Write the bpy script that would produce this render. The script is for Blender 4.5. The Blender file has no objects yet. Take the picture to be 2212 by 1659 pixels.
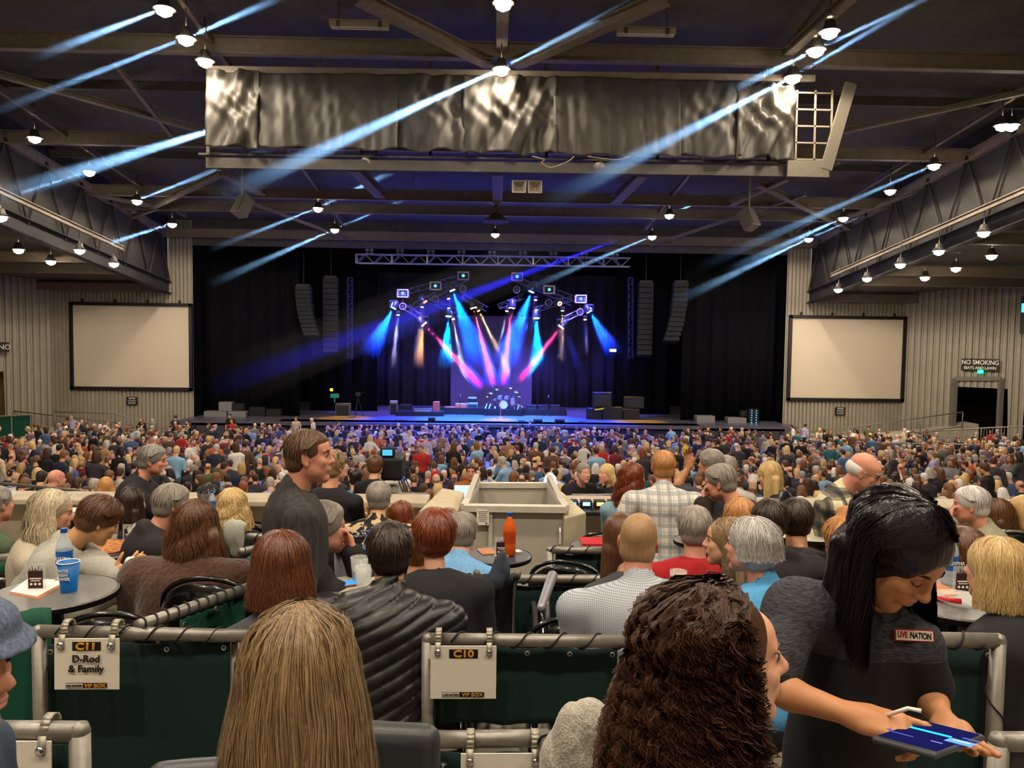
import bpy, math, random
import numpy as np
from mathutils import Vector, Matrix
R = math.radians
rng = np.random.default_rng(7); random.seed(7)
C = bpy.context.scene.collection
scene = bpy.context.scene
# ------------------------------------------------------------------ camera, world, exposure
CAM = np.array([0.1, 0.0, 7.0]); FPX = 1700.0
_yaw, _pit, _rol = R(1.4), R(3.2), 0.0135
_F = np.array([math.sin(_yaw)*math.cos(_pit), math.cos(_yaw)*math.cos(_pit), -math.sin(_pit)])
_R0 = np.array([math.cos(_yaw), -math.sin(_yaw), 0.0]); _U0 = np.cross(_R0, _F)
_Rt = _R0*math.cos(_rol)+_U0*math.sin(_rol); _Up = _U0*math.cos(_rol)-_R0*math.sin(_rol)
cd = bpy.data.cameras.new('camera'); cam = bpy.data.objects.new('camera', cd); C.objects.link(cam)
cd.sensor_width = 36.0; cd.lens = FPX/2212*36; cd.clip_start = 0.05; cd.clip_end = 400
cam.matrix_world = Matrix(((_Rt[0], _Up[0], -_F[0], CAM[0]), (_Rt[1], _Up[1], -_F[1], CAM[1]), (_Rt[2], _Up[2], -_F[2], CAM[2]), (0, 0, 0, 1)))
scene.camera = cam
def ray(px, py): return _F+_Rt*((px-1106)/FPX)-_Up*((py-829.5)/FPX)
def at(px, py, d): return CAM+ray(px, py)*d                      # point at depth d
def atY(px, py, Y): r = ray(px, py); return CAM+r*(Y/r[1])       # point on the plane y = Y
def atP(px, py, h, s):                                           # point on the plane z = 7 + h - s*y
    r = ray(px, py); return CAM+r*(h/(r[2]+s*r[1]))
def px_of(p):
    v = np.asarray(p)-CAM; d = v@_F; return 1106+FPX*(v@_Rt)/d, 829.5-FPX*(v@_Up)/d, d
w = bpy.data.worlds.new('world'); scene.world = w; w.use_nodes = True
w.node_tree.nodes['Background'].inputs[0].default_value = (0.9, 0.85, 0.78, 1)
w.node_tree.nodes['Background'].inputs[1].default_value = 0.11
vs = scene.view_settings
vs.view_transform = 'Standard'; vs.look = 'None'; vs.gamma = 1; vs.exposure = 0.85; vs.use_curve_mapping = False
cy = scene.cycles
cy.max_bounces = 5; cy.diffuse_bounces = 2; cy.glossy_bounces = 2; cy.transmission_bounces = 5; cy.transparent_max_bounces = 8; cy.volume_bounces = 0
cy.sample_clamp_indirect = 3; cy.caustics_reflective = False; cy.caustics_refractive = False
cy.use_adaptive_sampling = True; cy.adaptive_threshold = .04; cy.use_denoising = True; cy.denoising_prefilter = 'FAST'; cy.volume_step_rate = 2.0; cy.volume_max_steps = 64
ROOF_S = math.tan(R(6.1))

# ------------------------------------------------------------------ materials
def lin(c):
    if isinstance(c, str): c = [int(c[i:i+2], 16)/255 for i in (0, 2, 4)]
    return [x/12.92 if x <= .04045 else ((x+.055)/1.055)**2.4 for x in c]
_mats = {}
def mat(name, col, rough=.6, metal=0, var=.15, scale=12, bump=0, spec=.4, stretch=None, col2=None, emit=None, es=1, coat=0, trans=0, ior=1.45, sheen=0, thr=(0.3, .7), bdist=.004):
    if name in _mats: return _mats[name]
    m = bpy.data.materials.new(name); m.use_nodes = True; nt = m.node_tree; b = nt.nodes['Principled BSDF']
    c = lin(col); c2 = lin(col2) if col2 else [min(1, x*(1-var)) for x in c]
    b.inputs['Base Color'].default_value = (*c, 1); b.inputs['Roughness'].default_value = rough; b.inputs['Metallic'].default_value = metal
    b.inputs['Specular IOR Level'].default_value = spec; b.inputs['Coat Weight'].default_value = coat
    b.inputs['Transmission Weight'].default_value = trans; b.inputs['IOR'].default_value = ior; b.inputs['Sheen Weight'].default_value = sheen
    if emit: b.inputs['Emission Color'].default_value = (*lin(emit), 1); b.inputs['Emission Strength'].default_value = es
    if var or bump or col2:
        tc = nt.nodes.new('ShaderNodeTexCoord'); mp = nt.nodes.new('ShaderNodeMapping'); n = nt.nodes.new('ShaderNodeTexNoise')
        if stretch: mp.inputs['Scale'].default_value = stretch
        n.inputs['Scale'].default_value = scale; n.inputs['Detail'].default_value = 3
        nt.links.new(tc.outputs['Object'], mp.inputs[0]); nt.links.new(mp.outputs[0], n.inputs['Vector'])
        r = nt.nodes.new('ShaderNodeValToRGB'); r.color_ramp.elements[0].position = thr[0]; r.color_ramp.elements[1].position = thr[1]
        r.color_ramp.elements[0].color = (*c2, 1); r.color_ramp.elements[1].color = (*c, 1)
        nt.links.new(n.outputs['Fac'], r.inputs[0]); nt.links.new(r.outputs[0], b.inputs['Base Color'])
        if bump:
            bm = nt.nodes.new('ShaderNodeBump'); bm.inputs['Strength'].default_value = bump; bm.inputs['Distance'].default_value = bdist
            nt.links.new(n.outputs['Fac'], bm.inputs['Height']); nt.links.new(bm.outputs[0], b.inputs['Normal'])
    _mats[name] = m; return m
def emis(name, col, s):
    if name in _mats: return _mats[name]
    m = bpy.data.materials.new(name); m.use_nodes = True; nt = m.node_tree; nt.nodes.clear()
    e = nt.nodes.new('ShaderNodeEmission'); o = nt.nodes.new('ShaderNodeOutputMaterial'); e.inputs[0].default_value = (*lin(col), 1); e.inputs[1].default_value = s
    nt.links.new(e.outputs[0], o.inputs[0]); _mats[name] = m; return m
def hairmat(name, dark, light, rough=.45):
    if name in _mats: return _mats[name]
    m = bpy.data.materials.new(name); m.use_nodes = True; nt = m.node_tree; b = nt.nodes['Principled BSDF']
    g = nt.nodes.new('ShaderNodeNewGeometry'); r = nt.nodes.new('ShaderNodeValToRGB')
    r.color_ramp.elements[0].color = (*lin(dark), 1); r.color_ramp.elements[1].color = (*lin(light), 1)
    tc = nt.nodes.new('ShaderNodeTexCoord'); mp = nt.nodes.new('ShaderNodeMapping'); mp.inputs['Scale'].default_value = (60, 60, 9)
    n = nt.nodes.new('ShaderNodeTexNoise'); n.inputs['Scale'].default_value = 1.6
    nt.links.new(tc.outputs['Object'], mp.inputs[0]); nt.links.new(mp.outputs[0], n.inputs['Vector'])
    mx = nt.nodes.new('ShaderNodeMath'); mx.operation = 'MULTIPLY_ADD'; mx.inputs[1].default_value = .55; 
    nt.links.new(g.outputs['Random Per Island'], mx.inputs[0]); 
    m2 = nt.nodes.new('ShaderNodeMath'); m2.operation = 'MULTIPLY'; m2.inputs[1].default_value = .6; nt.links.new(n.outputs['Fac'], m2.inputs[0])
    nt.links.new(m2.outputs[0], mx.inputs[2]); nt.links.new(mx.outputs[0], r.inputs[0]); nt.links.new(r.outputs[0], b.inputs['Base Color'])
    bm = nt.nodes.new('ShaderNodeBump'); bm.inputs['Strength'].default_value = .5; bm.inputs['Distance'].default_value = .004
    nt.links.new(n.outputs['Fac'], bm.inputs['Height']); nt.links.new(bm.outputs[0], b.inputs['Normal'])
    b.inputs['Roughness'].default_value = rough; b.inputs['Specular IOR Level'].default_value = .35
    _mats[name] = m; return m

# ------------------------------------------------------------------ objects
def V(*a): return np.array(a, float)
def nrm(v): v = np.asarray(v, float); n = np.linalg.norm(v); return v/n if n > 1e-9 else v
def link(name, me, parent=None, M=None):
    o = bpy.data.objects.new(name, me); C.objects.link(o)
    if parent is not None: o.parent = parent
    if M is not None: o.matrix_local = M
    return o
def tag(o, label=None, cat=None, group=None, kind=None):
    if label: o['label'] = label
    if cat: o['category'] = cat
    if group: o['group'] = group
    if kind: o['kind'] = kind
    return o
def thing(name, label, cat, loc=(0, 0, 0), rz=0, group=None):
    o = link(name, None); o.location = loc; o.rotation_euler = (0, 0, rz); o.empty_display_size = .1
    return tag(o, label, cat, group)
def struct(o): o['kind'] = 'structure'; return o
def dup(root, loc=None, rz=None, label=None, group=None):
    r = root.copy(); C.objects.link(r)
    if loc is not None: r.location = loc
    if rz is not None: r.rotation_euler = (0, 0, rz)
    if label: r['label'] = label
    if group: r['group'] = group
    for ch in list(root.children):
        c = ch.copy(); C.objects.link(c); c.parent = r
        for g in ch.children: d = g.copy(); C.objects.link(d); d.parent = c
    return r
class MB:
    "collects shapes and links them as one mesh object"
    def __init__(s): s.v = []; s.f = []; s.m = []; s.n = 0; s.mi = 0
    def add(s, v, f):
        v = np.asarray(v, float); s.v.append(v); s.f += [tuple(i+s.n for i in q) for q in f]; s.m += [s.mi]*len(f); s.n += len(v); return s
    def box(s, c, d, rot=None, bev=0):
        d = np.array(d)/2.0; v = np.array([[x, y, z] for x in (-1, 1) for y in (-1, 1) for z in (-1, 1)])*d
        if rot is not None: v = v@np.asarray(rot).T
        return s.add(v+np.asarray(c), [(0, 1, 3, 2), (4, 6, 7, 5), (0, 4, 5, 1), (2, 3, 7, 6), (0, 2, 6, 4), (1, 5, 7, 3)])
    def bar(s, a, b, w, h=None, up=(0, 0, 1)):
        a = np.asarray(a, float); b = np.asarray(b, float); h = h or w; d = nrm(b-a); x = nrm(np.cross(d, up))
        if np.linalg.norm(np.cross(d, up)) < 1e-6: x = V(1, 0, 0)
        z = np.cross(x, d); return s.box((a+b)/2, (w, np.linalg.norm(b-a), h), np.stack([x, d, z], 1))
    def tube(s, pts, r, n=10, caps=True, closed=False):
        pts = np.asarray(pts, float); k = len(pts); r = np.broadcast_to(r, (k,)); vs_ = []
        t = np.gradient(pts, axis=0)
        if closed: t = np.roll(pts, -1, 0)-np.roll(pts, 1, 0)
        t /= np.linalg.norm(t, axis=1)[:, None]+1e-12
        u = np.cross(t[0], (0, 0, 1.0)); u = nrm(u) if np.linalg.norm(u) > .05 else V(1, 0, 0)
        a = np.arange(n)*2*math.pi/n
        for i in range(k):
            u = nrm(u-t[i]*(u@t[i])); w_ = np.cross(t[i], u)
            vs_.append(pts[i]+r[i]*(np.cos(a)[:, None]*u+np.sin(a)[:, None]*w_))
        f = [(i*n+j, i*n+(j+1) % n, (i+1)*n+(j+1) % n, (i+1)*n+j) for i in range(k-1) for j in range(n)]
        if closed: f += [((k-1)*n+j, (k-1)*n+(j+1) % n, (j+1) % n, j) for j in range(n)]
        elif caps: f += [tuple(range(n))[::-1], tuple((k-1)*n+j for j in range(n))]
        return s.add(np.concatenate(vs_), f)
    def lathe(s, prof, c=(0, 0, 0), n=28, axis=None, cap=True):
        a = np.arange(n)*2*math.pi/n; v = np.concatenate([np.stack([r*np.cos(a), r*np.sin(a), np.full(n, z)], 1) for r, z in prof]); k = len(prof)
        if axis is not None:
            z = nrm(axis); x = nrm(np.cross(z, (0.12, .97, .2))); y = np.cross(z, x); v = v@np.stack([x, y, z])
        f = [(i*n+j, i*n+(j+1) % n, (i+1)*n+(j+1) % n, (i+1)*n+j) for i in range(k-1) for j in range(n)]
        if cap: f += [tuple(range(n))[::-1], tuple((k-1)*n+j for j in range(n))]
        return s.add(v+np.asarray(c), f)
    def prism(s, poly, a, b):     # polygon (N,3) extruded by offsets a..b
        p = np.asarray(poly, float); n = len(p); v = np.concatenate([p+np.asarray(a), p+np.asarray(b)])
        return s.add(v, [tuple(range(n))[::-1], tuple(range(n, 2*n))]+[(i, (i+1) % n, n+(i+1) % n, n+i) for i in range(n)])
    def grid(s, P):               # P (a,b,3)
        a, b = P.shape[:2]; return s.add(P.reshape(-1, 3), [(i*b+j, i*b+j+1, (i+1)*b+j+1, (i+1)*b+j) for i in range(a-1) for j in range(b-1)])
    def mesh(s, name, mats, smooth=False, xf=None):
        me = bpy.data.meshes.new(name); v = np.concatenate(s.v)
        if xf is not None: v = v-np.asarray(xf)
        me.from_pydata(v.tolist(), [], s.f)
        for m in (mats if isinstance(mats, (list, tuple)) else [mats]): me.materials.append(m)
        if len(set(s.m)) > 1: me.polygons.foreach_set('material_index', s.m)
        if smooth: me.shade_smooth()
        me.update(); return me
    def build(s, name, mats, parent=None, smooth=False, bevel=0, org=None, auto=False):
        if org is None and parent is None:
            v = np.concatenate(s.v); org = V(*(v.min(0)+v.max(0))[:2]/2, v[:, 2].min())
        me = s.mesh(name, mats, smooth or auto, org); o = link(name, me, parent)
        if org is not None: o.location = org
        if bevel:
            b = o.modifiers.new('bevel', 'BEVEL'); b.width = bevel; b.segments = 2; b.limit_method = 'ANGLE'
        return o
def text(name, s, size, P, x, y, m, parent=None, ext=.0015, bold=0, sx=1, align='CENTER', shear=0, spacing=1):
    "lettering: real font outlines, origin P, written along x, up y"
    cu = bpy.data.curves.new(name, 'FONT'); cu.body = s; cu.size = size; cu.extrude = ext; cu.offset = bold; cu.align_x = align; cu.align_y = 'CENTER'; cu.shear = shear; cu.space_character = spacing
    cu.materials.append(m); t_ = bpy.data.objects.new('tmp', cu); C.objects.link(t_); dg = bpy.context.evaluated_depsgraph_get(); me = bpy.data.meshes.new_from_object(t_.evaluated_get(dg)); bpy.data.objects.remove(t_); x = nrm(x); y = nrm(y-x*(x@y)); z = np.cross(x, y)
    Mw = Matrix(((x[0]*sx, y[0], z[0], P[0]), (x[1]*sx, y[1], z[1], P[1]), (x[2]*sx, y[2], z[2], P[2]), (0, 0, 0, 1)))
    o = bpy.data.objects.new(name, me); C.objects.link(o)
    if parent is not None:
        o.parent = parent; loc = parent.location; pr = Matrix.Translation(loc)@parent.rotation_euler.to_matrix().to_4x4(); o.matrix_local = pr.inverted()@Mw
    else: o.matrix_world = Mw
    return o
# ------------------------------------------------------------------ signed-distance bodies meshed with surface nets
class Field:
    def __init__(s, lo, hi, vox):
        lo = np.asarray(lo, float); hi = np.asarray(hi, float)
        s.ax = [np.arange(lo[i], hi[i]+vox, vox).astype(np.float32) for i in range(3)]; s.vox = vox
        s.D = np.full([len(a) for a in s.ax], .5, np.float32)
    def win(s, lo, hi, m):
        sl = []
        for i in range(3):
            a = int(np.searchsorted(s.ax[i], lo[i]-m)); b = int(np.searchsorted(s.ax[i], hi[i]+m))
            if b <= a: return None
            sl.append(slice(a, b))
        return tuple(sl)
    def prim(s, p):
        op, kind, k = p[0], p[1], p[2]; m = abs(k)+3*s.vox
        if kind == 'cap':
            a, b, ra, rb = p[3:7]; lo = np.minimum(a-ra, b-rb); hi = np.maximum(a+ra, b+rb)
        else: c, Rm, rad = p[3:6]; e = np.abs(np.asarray(Rm))@np.abs(np.asarray(rad)); lo = c-e; hi = c+e
        w_ = s.win(lo, hi, m)
        if w_ is None: return
        X = s.ax[0][w_[0]][:, None, None]; Y = s.ax[1][w_[1]][None, :, None]; Z = s.ax[2][w_[2]][None, None, :]
        if kind == 'cap':
            ba = (b-a).astype(np.float32); L = float(ba@ba)+1e-9
            px, py, pz = X-np.float32(a[0]), Y-np.float32(a[1]), Z-np.float32(a[2])
            h = np.clip((px*ba[0]+py*ba[1]+pz*ba[2])/L, 0, 1)
            d = np.sqrt((px-ba[0]*h)**2+(py-ba[1]*h)**2+(pz-ba[2]*h)**2)-(ra+(rb-ra)*h)
        else:
            Rm = np.asarray(Rm, np.float32); px, py, pz = X-np.float32(c[0]), Y-np.float32(c[1]), Z-np.float32(c[2])
            q = [px*Rm[0, i]+py*Rm[1, i]+pz*Rm[2, i] for i in range(3)]
            if kind == 'ell':
                k0 = np.sqrt((q[0]/rad[0])**2+(q[1]/rad[1])**2+(q[2]/rad[2])**2); k1 = np.sqrt((q[0]/rad[0]**2)**2+(q[1]/rad[1]**2)**2+(q[2]/rad[2]**2)**2)+1e-6
                d = k0*(k0-1)/k1
            else:  # box with rounding r = p[6]
                r = p[6] if len(p) > 6 else .01; g = [np.abs(q[i])-(rad[i]-r) for i in range(3)]
                d = np.sqrt(np.maximum(g[0], 0)**2+np.maximum(g[1], 0)**2+np.maximum(g[2], 0)**2)+np.minimum(np.maximum(g[0], np.maximum(g[1], g[2])), 0)-r
        D = s.D[w_]
        if op == '+':
            if k > 0: h = np.clip(.5+.5*(D-d)/k, 0, 1); D[...] = D+(d-D)*h-k*h*(1-h)
            else: np.minimum(D, d, out=D)
        elif op == '-':
            d = -d
            if k > 0: h = np.clip(.5-.5*(D-d)/k, 0, 1); D[...] = D+(d-D)*h+k*h*(1-h)
            else: np.maximum(D, d, out=D)
    def disp(s, fn):
        w_ = np.argwhere(np.abs(s.D) < 4*s.vox)
        if len(w_) == 0: return
        P = np.stack([s.ax[i][w_[:, i]] for i in range(3)], 1); s.D[w_[:, 0], w_[:, 1], w_[:, 2]] += fn(P).astype(np.float32)
    def net(s):
        D = s.D; S = D < 0
        S[0] = S[-1] = False; S[:, 0] = S[:, -1] = False; S[:, :, 0] = S[:, :, -1] = False
        D = np.where(S, np.minimum(D, -1e-5), np.maximum(D, 1e-5))
        cn = [(i, j, k) for i in (0, 1) for j in (0, 1) for k in (0, 1)]
        n = [q-1 for q in D.shape]; cnt = np.zeros(n, np.int8)
        for (i, j, k) in cn: cnt += S[i:i+n[0], j:j+n[1], k:k+n[2]]
        act = np.argwhere((cnt > 0) & (cnt < 8))
        if len(act) == 0: return np.zeros((0, 3)), np.zeros((0, 4), int)
        idx = np.full(n, -1, np.int32); idx[act[:, 0], act[:, 1], act[:, 2]] = np.arange(len(act))
        val = {c: D[act[:, 0]+c[0], act[:, 1]+c[1], act[:, 2]+c[2]] for c in cn}
        acc = np.zeros((len(act), 3)); num = np.zeros(len(act))
        for c in cn:
            for ax in range(3):
                if c[ax]: continue
                e = list(c); e[ax] = 1; e = tuple(e); va, vb = val[c], val[e]; x = (va < 0) != (vb < 0)
                t = np.where(x, va/(va-vb+1e-12), 0); p = np.array(c, float)[None]+np.zeros((len(act), 1)); p[:, ax] = t
                acc += p*x[:, None]; num += x
        pos = act+acc/num[:, None]; v = np.stack([s.ax[i][0]+pos[:, i]*s.vox for i in range(3)], 1)
        F = []
        for ax in range(3):
            a, b = [i for i in range(3) if i != ax]
            sl0 = [slice(1, -1)]*3; sl0[ax] = slice(0, -1); sl1 = list(sl0); sl1[ax] = slice(1, None)
            A, B = S[tuple(sl0)], S[tuple(sl1)]; e = np.argwhere(A != B)
            if len(e) == 0: continue
            fl = A[e[:, 0], e[:, 1], e[:, 2]]; e = e.copy(); e[:, a] += 1; e[:, b] += 1
            def g(da, db): q = e.copy(); q[:, a] -= da; q[:, b] -= db; return idx[q[:, 0], q[:, 1], q[:, 2]]
            q = np.stack([g(1, 1), g(0, 1), g(0, 0), g(1, 0)], 1)
            if ax == 1: fl = ~fl
            q[~fl] = q[~fl][:, ::-1]; F.append(q)
        return v, np.concatenate(F)
def np_mesh(name, v, f, mats, mi=None, smooth=True):
    me = bpy.data.meshes.new(name); nv, nf = len(v), len(f); k = f.shape[1]
    me.vertices.add(nv); me.vertices.foreach_set('co', np.asarray(v, np.float32).ravel())
    me.loops.add(nf*k); me.loops.foreach_set('vertex_index', np.asarray(f, np.int32).ravel())
    me.polygons.add(nf); me.polygons.foreach_set('loop_start', np.arange(0, nf*k, k, dtype=np.int32))
    for m in mats: me.materials.append(m)
    if mi is not None: me.polygons.foreach_set('material_index', np.asarray(mi, np.int32))
    me.update(calc_edges=True)
    if smooth: me.shade_smooth()
    return me
def fbm(P, sc, seed=0, oc=3):
    "cheap pseudo noise from summed rotated sines"
    r = np.random.default_rng(seed); out = 0; amp = 1
    for o in range(oc):
        for j in range(4):
            d = nrm(r.normal(size=3))*sc*(1.9**o); out = out+amp*np.sin(P@d+r.uniform(0, 6.28)+1.5*np.sin(P@np.roll(d, 1)*.7+j))
        amp *= .55
    return out/7
def sdf_mesh(name, prims, vox, mats, disp=None, pad=.05, cls=None):
    lo = np.full(3, 1e9); hi = -lo
    for p in prims:
        if p[0] != '+': continue
        if p[1] == 'cap': a, b, r = p[3], p[4], max(p[5], p[6]); lo = np.minimum(lo, np.minimum(a, b)-r); hi = np.maximum(hi, np.maximum(a, b)+r)
        else: e = np.abs(np.asarray(p[4]))@np.abs(np.asarray(p[5])); lo = np.minimum(lo, p[3]-e); hi = np.maximum(hi, p[3]+e)
    F = Field(lo-pad, hi+pad, vox)
    for p in prims: F.prim(p)
    if disp: F.disp(disp)
    v, f = F.net()
    mi = cls(v[f].mean(1)) if cls else None
    return v, f, mi
def cap(a, b, ra, rb=None, k=.02, op='+'): return (op, 'cap', k, np.asarray(a, float), np.asarray(b, float), ra, ra if rb is None else rb)
def ell(c, rad, Rm=None, k=.02, op='+'): return (op, 'ell', k, np.asarray(c, float), np.eye(3) if Rm is None else Rm, np.asarray(rad, float))
def bxx(c, rad, Rm=None, k=.0, op='+', r=.01): return (op, 'box', k, np.asarray(c, float), np.eye(3) if Rm is None else Rm, np.asarray(rad, float), r)
def rotm(yaw=0, pitch=0, roll=0):
    "columns: right, forward, up.  yaw turns left, pitch > 0 looks down, roll > 0 tips to the right"
    cy_, sy = math.cos(yaw), math.sin(yaw); cp, sp = math.cos(pitch), math.sin(pitch); cr, sr = math.cos(roll), math.sin(roll)
    Z = np.array([[cy_, -sy, 0], [sy, cy_, 0], [0, 0, 1]]); X = np.array([[1, 0, 0], [0, cp, sp], [0, -sp, cp]]); Y = np.array([[cr, 0, sr], [0, 1, 0], [-sr, 0, cr]])
    return Z@X@Y
# ------------------------------------------------------------------ people
HB = {n: hairmat('hair_'+n, a, b, r) for n, a, b, r in (('brown', '22130b', '6b4529', .4), ('dark', '100a08', '3c2a20', .4), ('black', '050405', '1c1518', .28), ('grey', '55504c', 'a8a29c', .5), ('silver', '8d8884', 'd8d4d0', .45), ('blonde', '94703c', 'e2c48a', .42), ('ash', '8c7a5c', 'd8cbb0', .42), ('auburn', '3c1608', '8a4424', .38), ('strawberry', '8a4a20', 'd09a5c', .42), ('lightbrown', '38281a', 'a0845e', .38), ('redbrown', '35160c', '7c4a30', .38), ('curly', '120905', '50301e', .5), ('sandy', '6a4a2c', 'a88560', .5), ('mid', '38251a', '7a5a40', .5), ('sgrey', '6a6258', 'a39a90', .5))}
SK = {'fair': mat('skin_fair', 'd9a78a', .5, var=.12, scale=9, col2='cf9577', spec=.35), 'tan': mat('skin_tan', 'c08a62', .5, scale=9, col2='b27a55', spec=.35),
      'pink': mat('skin_pink', 'd59a80', .5, scale=9, col2='c98570', spec=.35), 'warm': mat('skin_warm', 'cd9a72', .45, scale=9, col2='c08a63', spec=.4)}
def Q(fr, x, y, z): return fr[0]+fr[1]@V(x, y, z)*fr[2]
def head_prims(fr, female=False, open_eye=False, ears=True, nose=1.0, jaw=1.0, fine=False):
    H, Rm, s = fr; P = []
    def E(c, r, k=.015, op='+', rm=None): P.append(ell(Q(fr, *c), V(*r)*s, Rm if rm is None else Rm@rm, k*s, op))
    def K(a, b, ra, rb, k=.012, op='+'): P.append(cap(Q(fr, *a), Q(fr, *b), ra*s, rb*s, k*s, op))
    E((0, -.014, .03), (.076, .094, .088), .0)
    E((0, .025, -.035), (.058*jaw, .064, .078), .03)
    E((0, .046, .045), (.052, .045, .038), .02)
    K((-.045*jaw, .0, -.06), (0, .062, -.1), .02, .018, .03); K((.045*jaw, .0, -.06), (0, .062, -.1), .02, .018, .03)
    E((0, .07, -.102), (.019*jaw, .016, .015), .018)
    for sx in (-1, 1):
        E((.036*sx, .062, -.022), (.024, .022, .022), .02); E((.034*jaw*sx, .042, -.062), (.026, .028, .032), .02)
        K((.012*sx, .085, .027), (.042*sx, .074, .026), .008, .007, .014)
        E((.031*sx, .094, .006), (.018, .013, .012), .012, '-')
        E((.031*sx, .0745, .006), (.0125, .0125, .0125), .004)
        if ears and not (fine and not ears):
            e = rotm(.35*sx, -.2); E((.077*sx, -.008, -.008), (.008, .018, .031), .006, '+', e); E((.0865*sx, -.004, -.004), (.005, .009, .016), .004, '-', e)
            K((.079*sx, .002, -.032), (.079*sx, .0, -.036), .008, .007, .006)
    K((0, .086, .02), (0, .104*nose**.3, -.022), .0075, .0105, .014)
    E((0, .107, -.0265), (.0115, .0115*nose, .0105), .01)
    for sx in (-1, 1): E((.0125*sx, .095, -.029), (.0078, .010, .0078), .007)
    E((0, .084, -.058), (.026, .014, .02), .015)
    E((0, .096, -.0545), (.021, .0065, .0048), .005); E((0, .094, -.0655), (.018, .0075, .0062), .005)
    E((0, .106, -.0600), (.024, .010, .0016), .003, '-')
    E((0, .093, -.081), (.02, .008, .006), .01, '-')
    return P
def hand_prims(W, d, n, side, curl=.35, s=1.0, curls=None, k=.006, spread=.06, thumb=None):
    d = nrm(d); n = nrm(n-d*(d@n)); a = np.cross(d, n)*side; P = []      # a points to the thumb
    Rm = np.stack([a, d, n], 1)
    P.append(bxx(W+d*.047*s, V(.039, .05, .0135)*s, Rm, .022*s, '+', .012*s)); P.append(cap(W-d*.01*s, W+d*.03*s, .024*s, .021*s, .02*s))
    P.append(ell(W+d*.035*s+a*.028*s+n*.008*s, V(.016, .03, .014)*s, Rm, .012*s))
    L = [(.045, .027, .02), (.05, .03, .022), (.046, .028, .021), (.036, .022, .018)]; r0 = [.0088, .009, .0086, .0076]
    for i in range(4):
        b = W+d*(.092, .096, .092, .084)[i]*s+a*(.030, .0105, -.0095, -.0285)[i]*s; ang = 0; sp = (1.5-i)*spread; c = curls[i] if curls else (curl, curl*1.1, curl*.8)
        if not isinstance(c, (tuple, list)): c = (c, c*1.1, c*.7)
        for j in range(3):
            ang += c[j]; dd = nrm((d*math.cos(ang)+n*math.sin(ang))+a*sp*math.cos(ang)); e = b+dd*L[i][j]*s
            P.append(cap(b, e, r0[i]*s*(1-.07*j), r0[i]*s*(.96-.09*j), k*s)); b = e
    t0 = W+d*.022*s+a*.03*s+n*.006*s; td = thumb if thumb is not None else (d*.75+a*.6+n*.3)
    td = nrm(td); t1 = t0+td*.042*s; t2 = t1+nrm(td*.8+d*.3+n*.25)*.032*s; t3 = t2+nrm(td*.6+d*.4+n*.35)*.024*s
    P += [cap(t0, t1, .0135*s, .0105*s, .012*s), cap(t1, t2, .0102*s, .0095*s, k*s), cap(t2, t3, .0093*s, .0078*s, k*s)]
    return P
def ik(S, T, a, b, hint):
    v = T-S; L = np.linalg.norm(v); L2 = min(L, (a+b)*.995); u = v/L; T = S+u*L2
    x = (a*a-b*b+L2*L2)/(2*L2); h = math.sqrt(max(a*a-x*x, 0)); p = nrm(hint-u*(hint@u)); return S+u*x+p*h, T
class Body: pass
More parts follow.
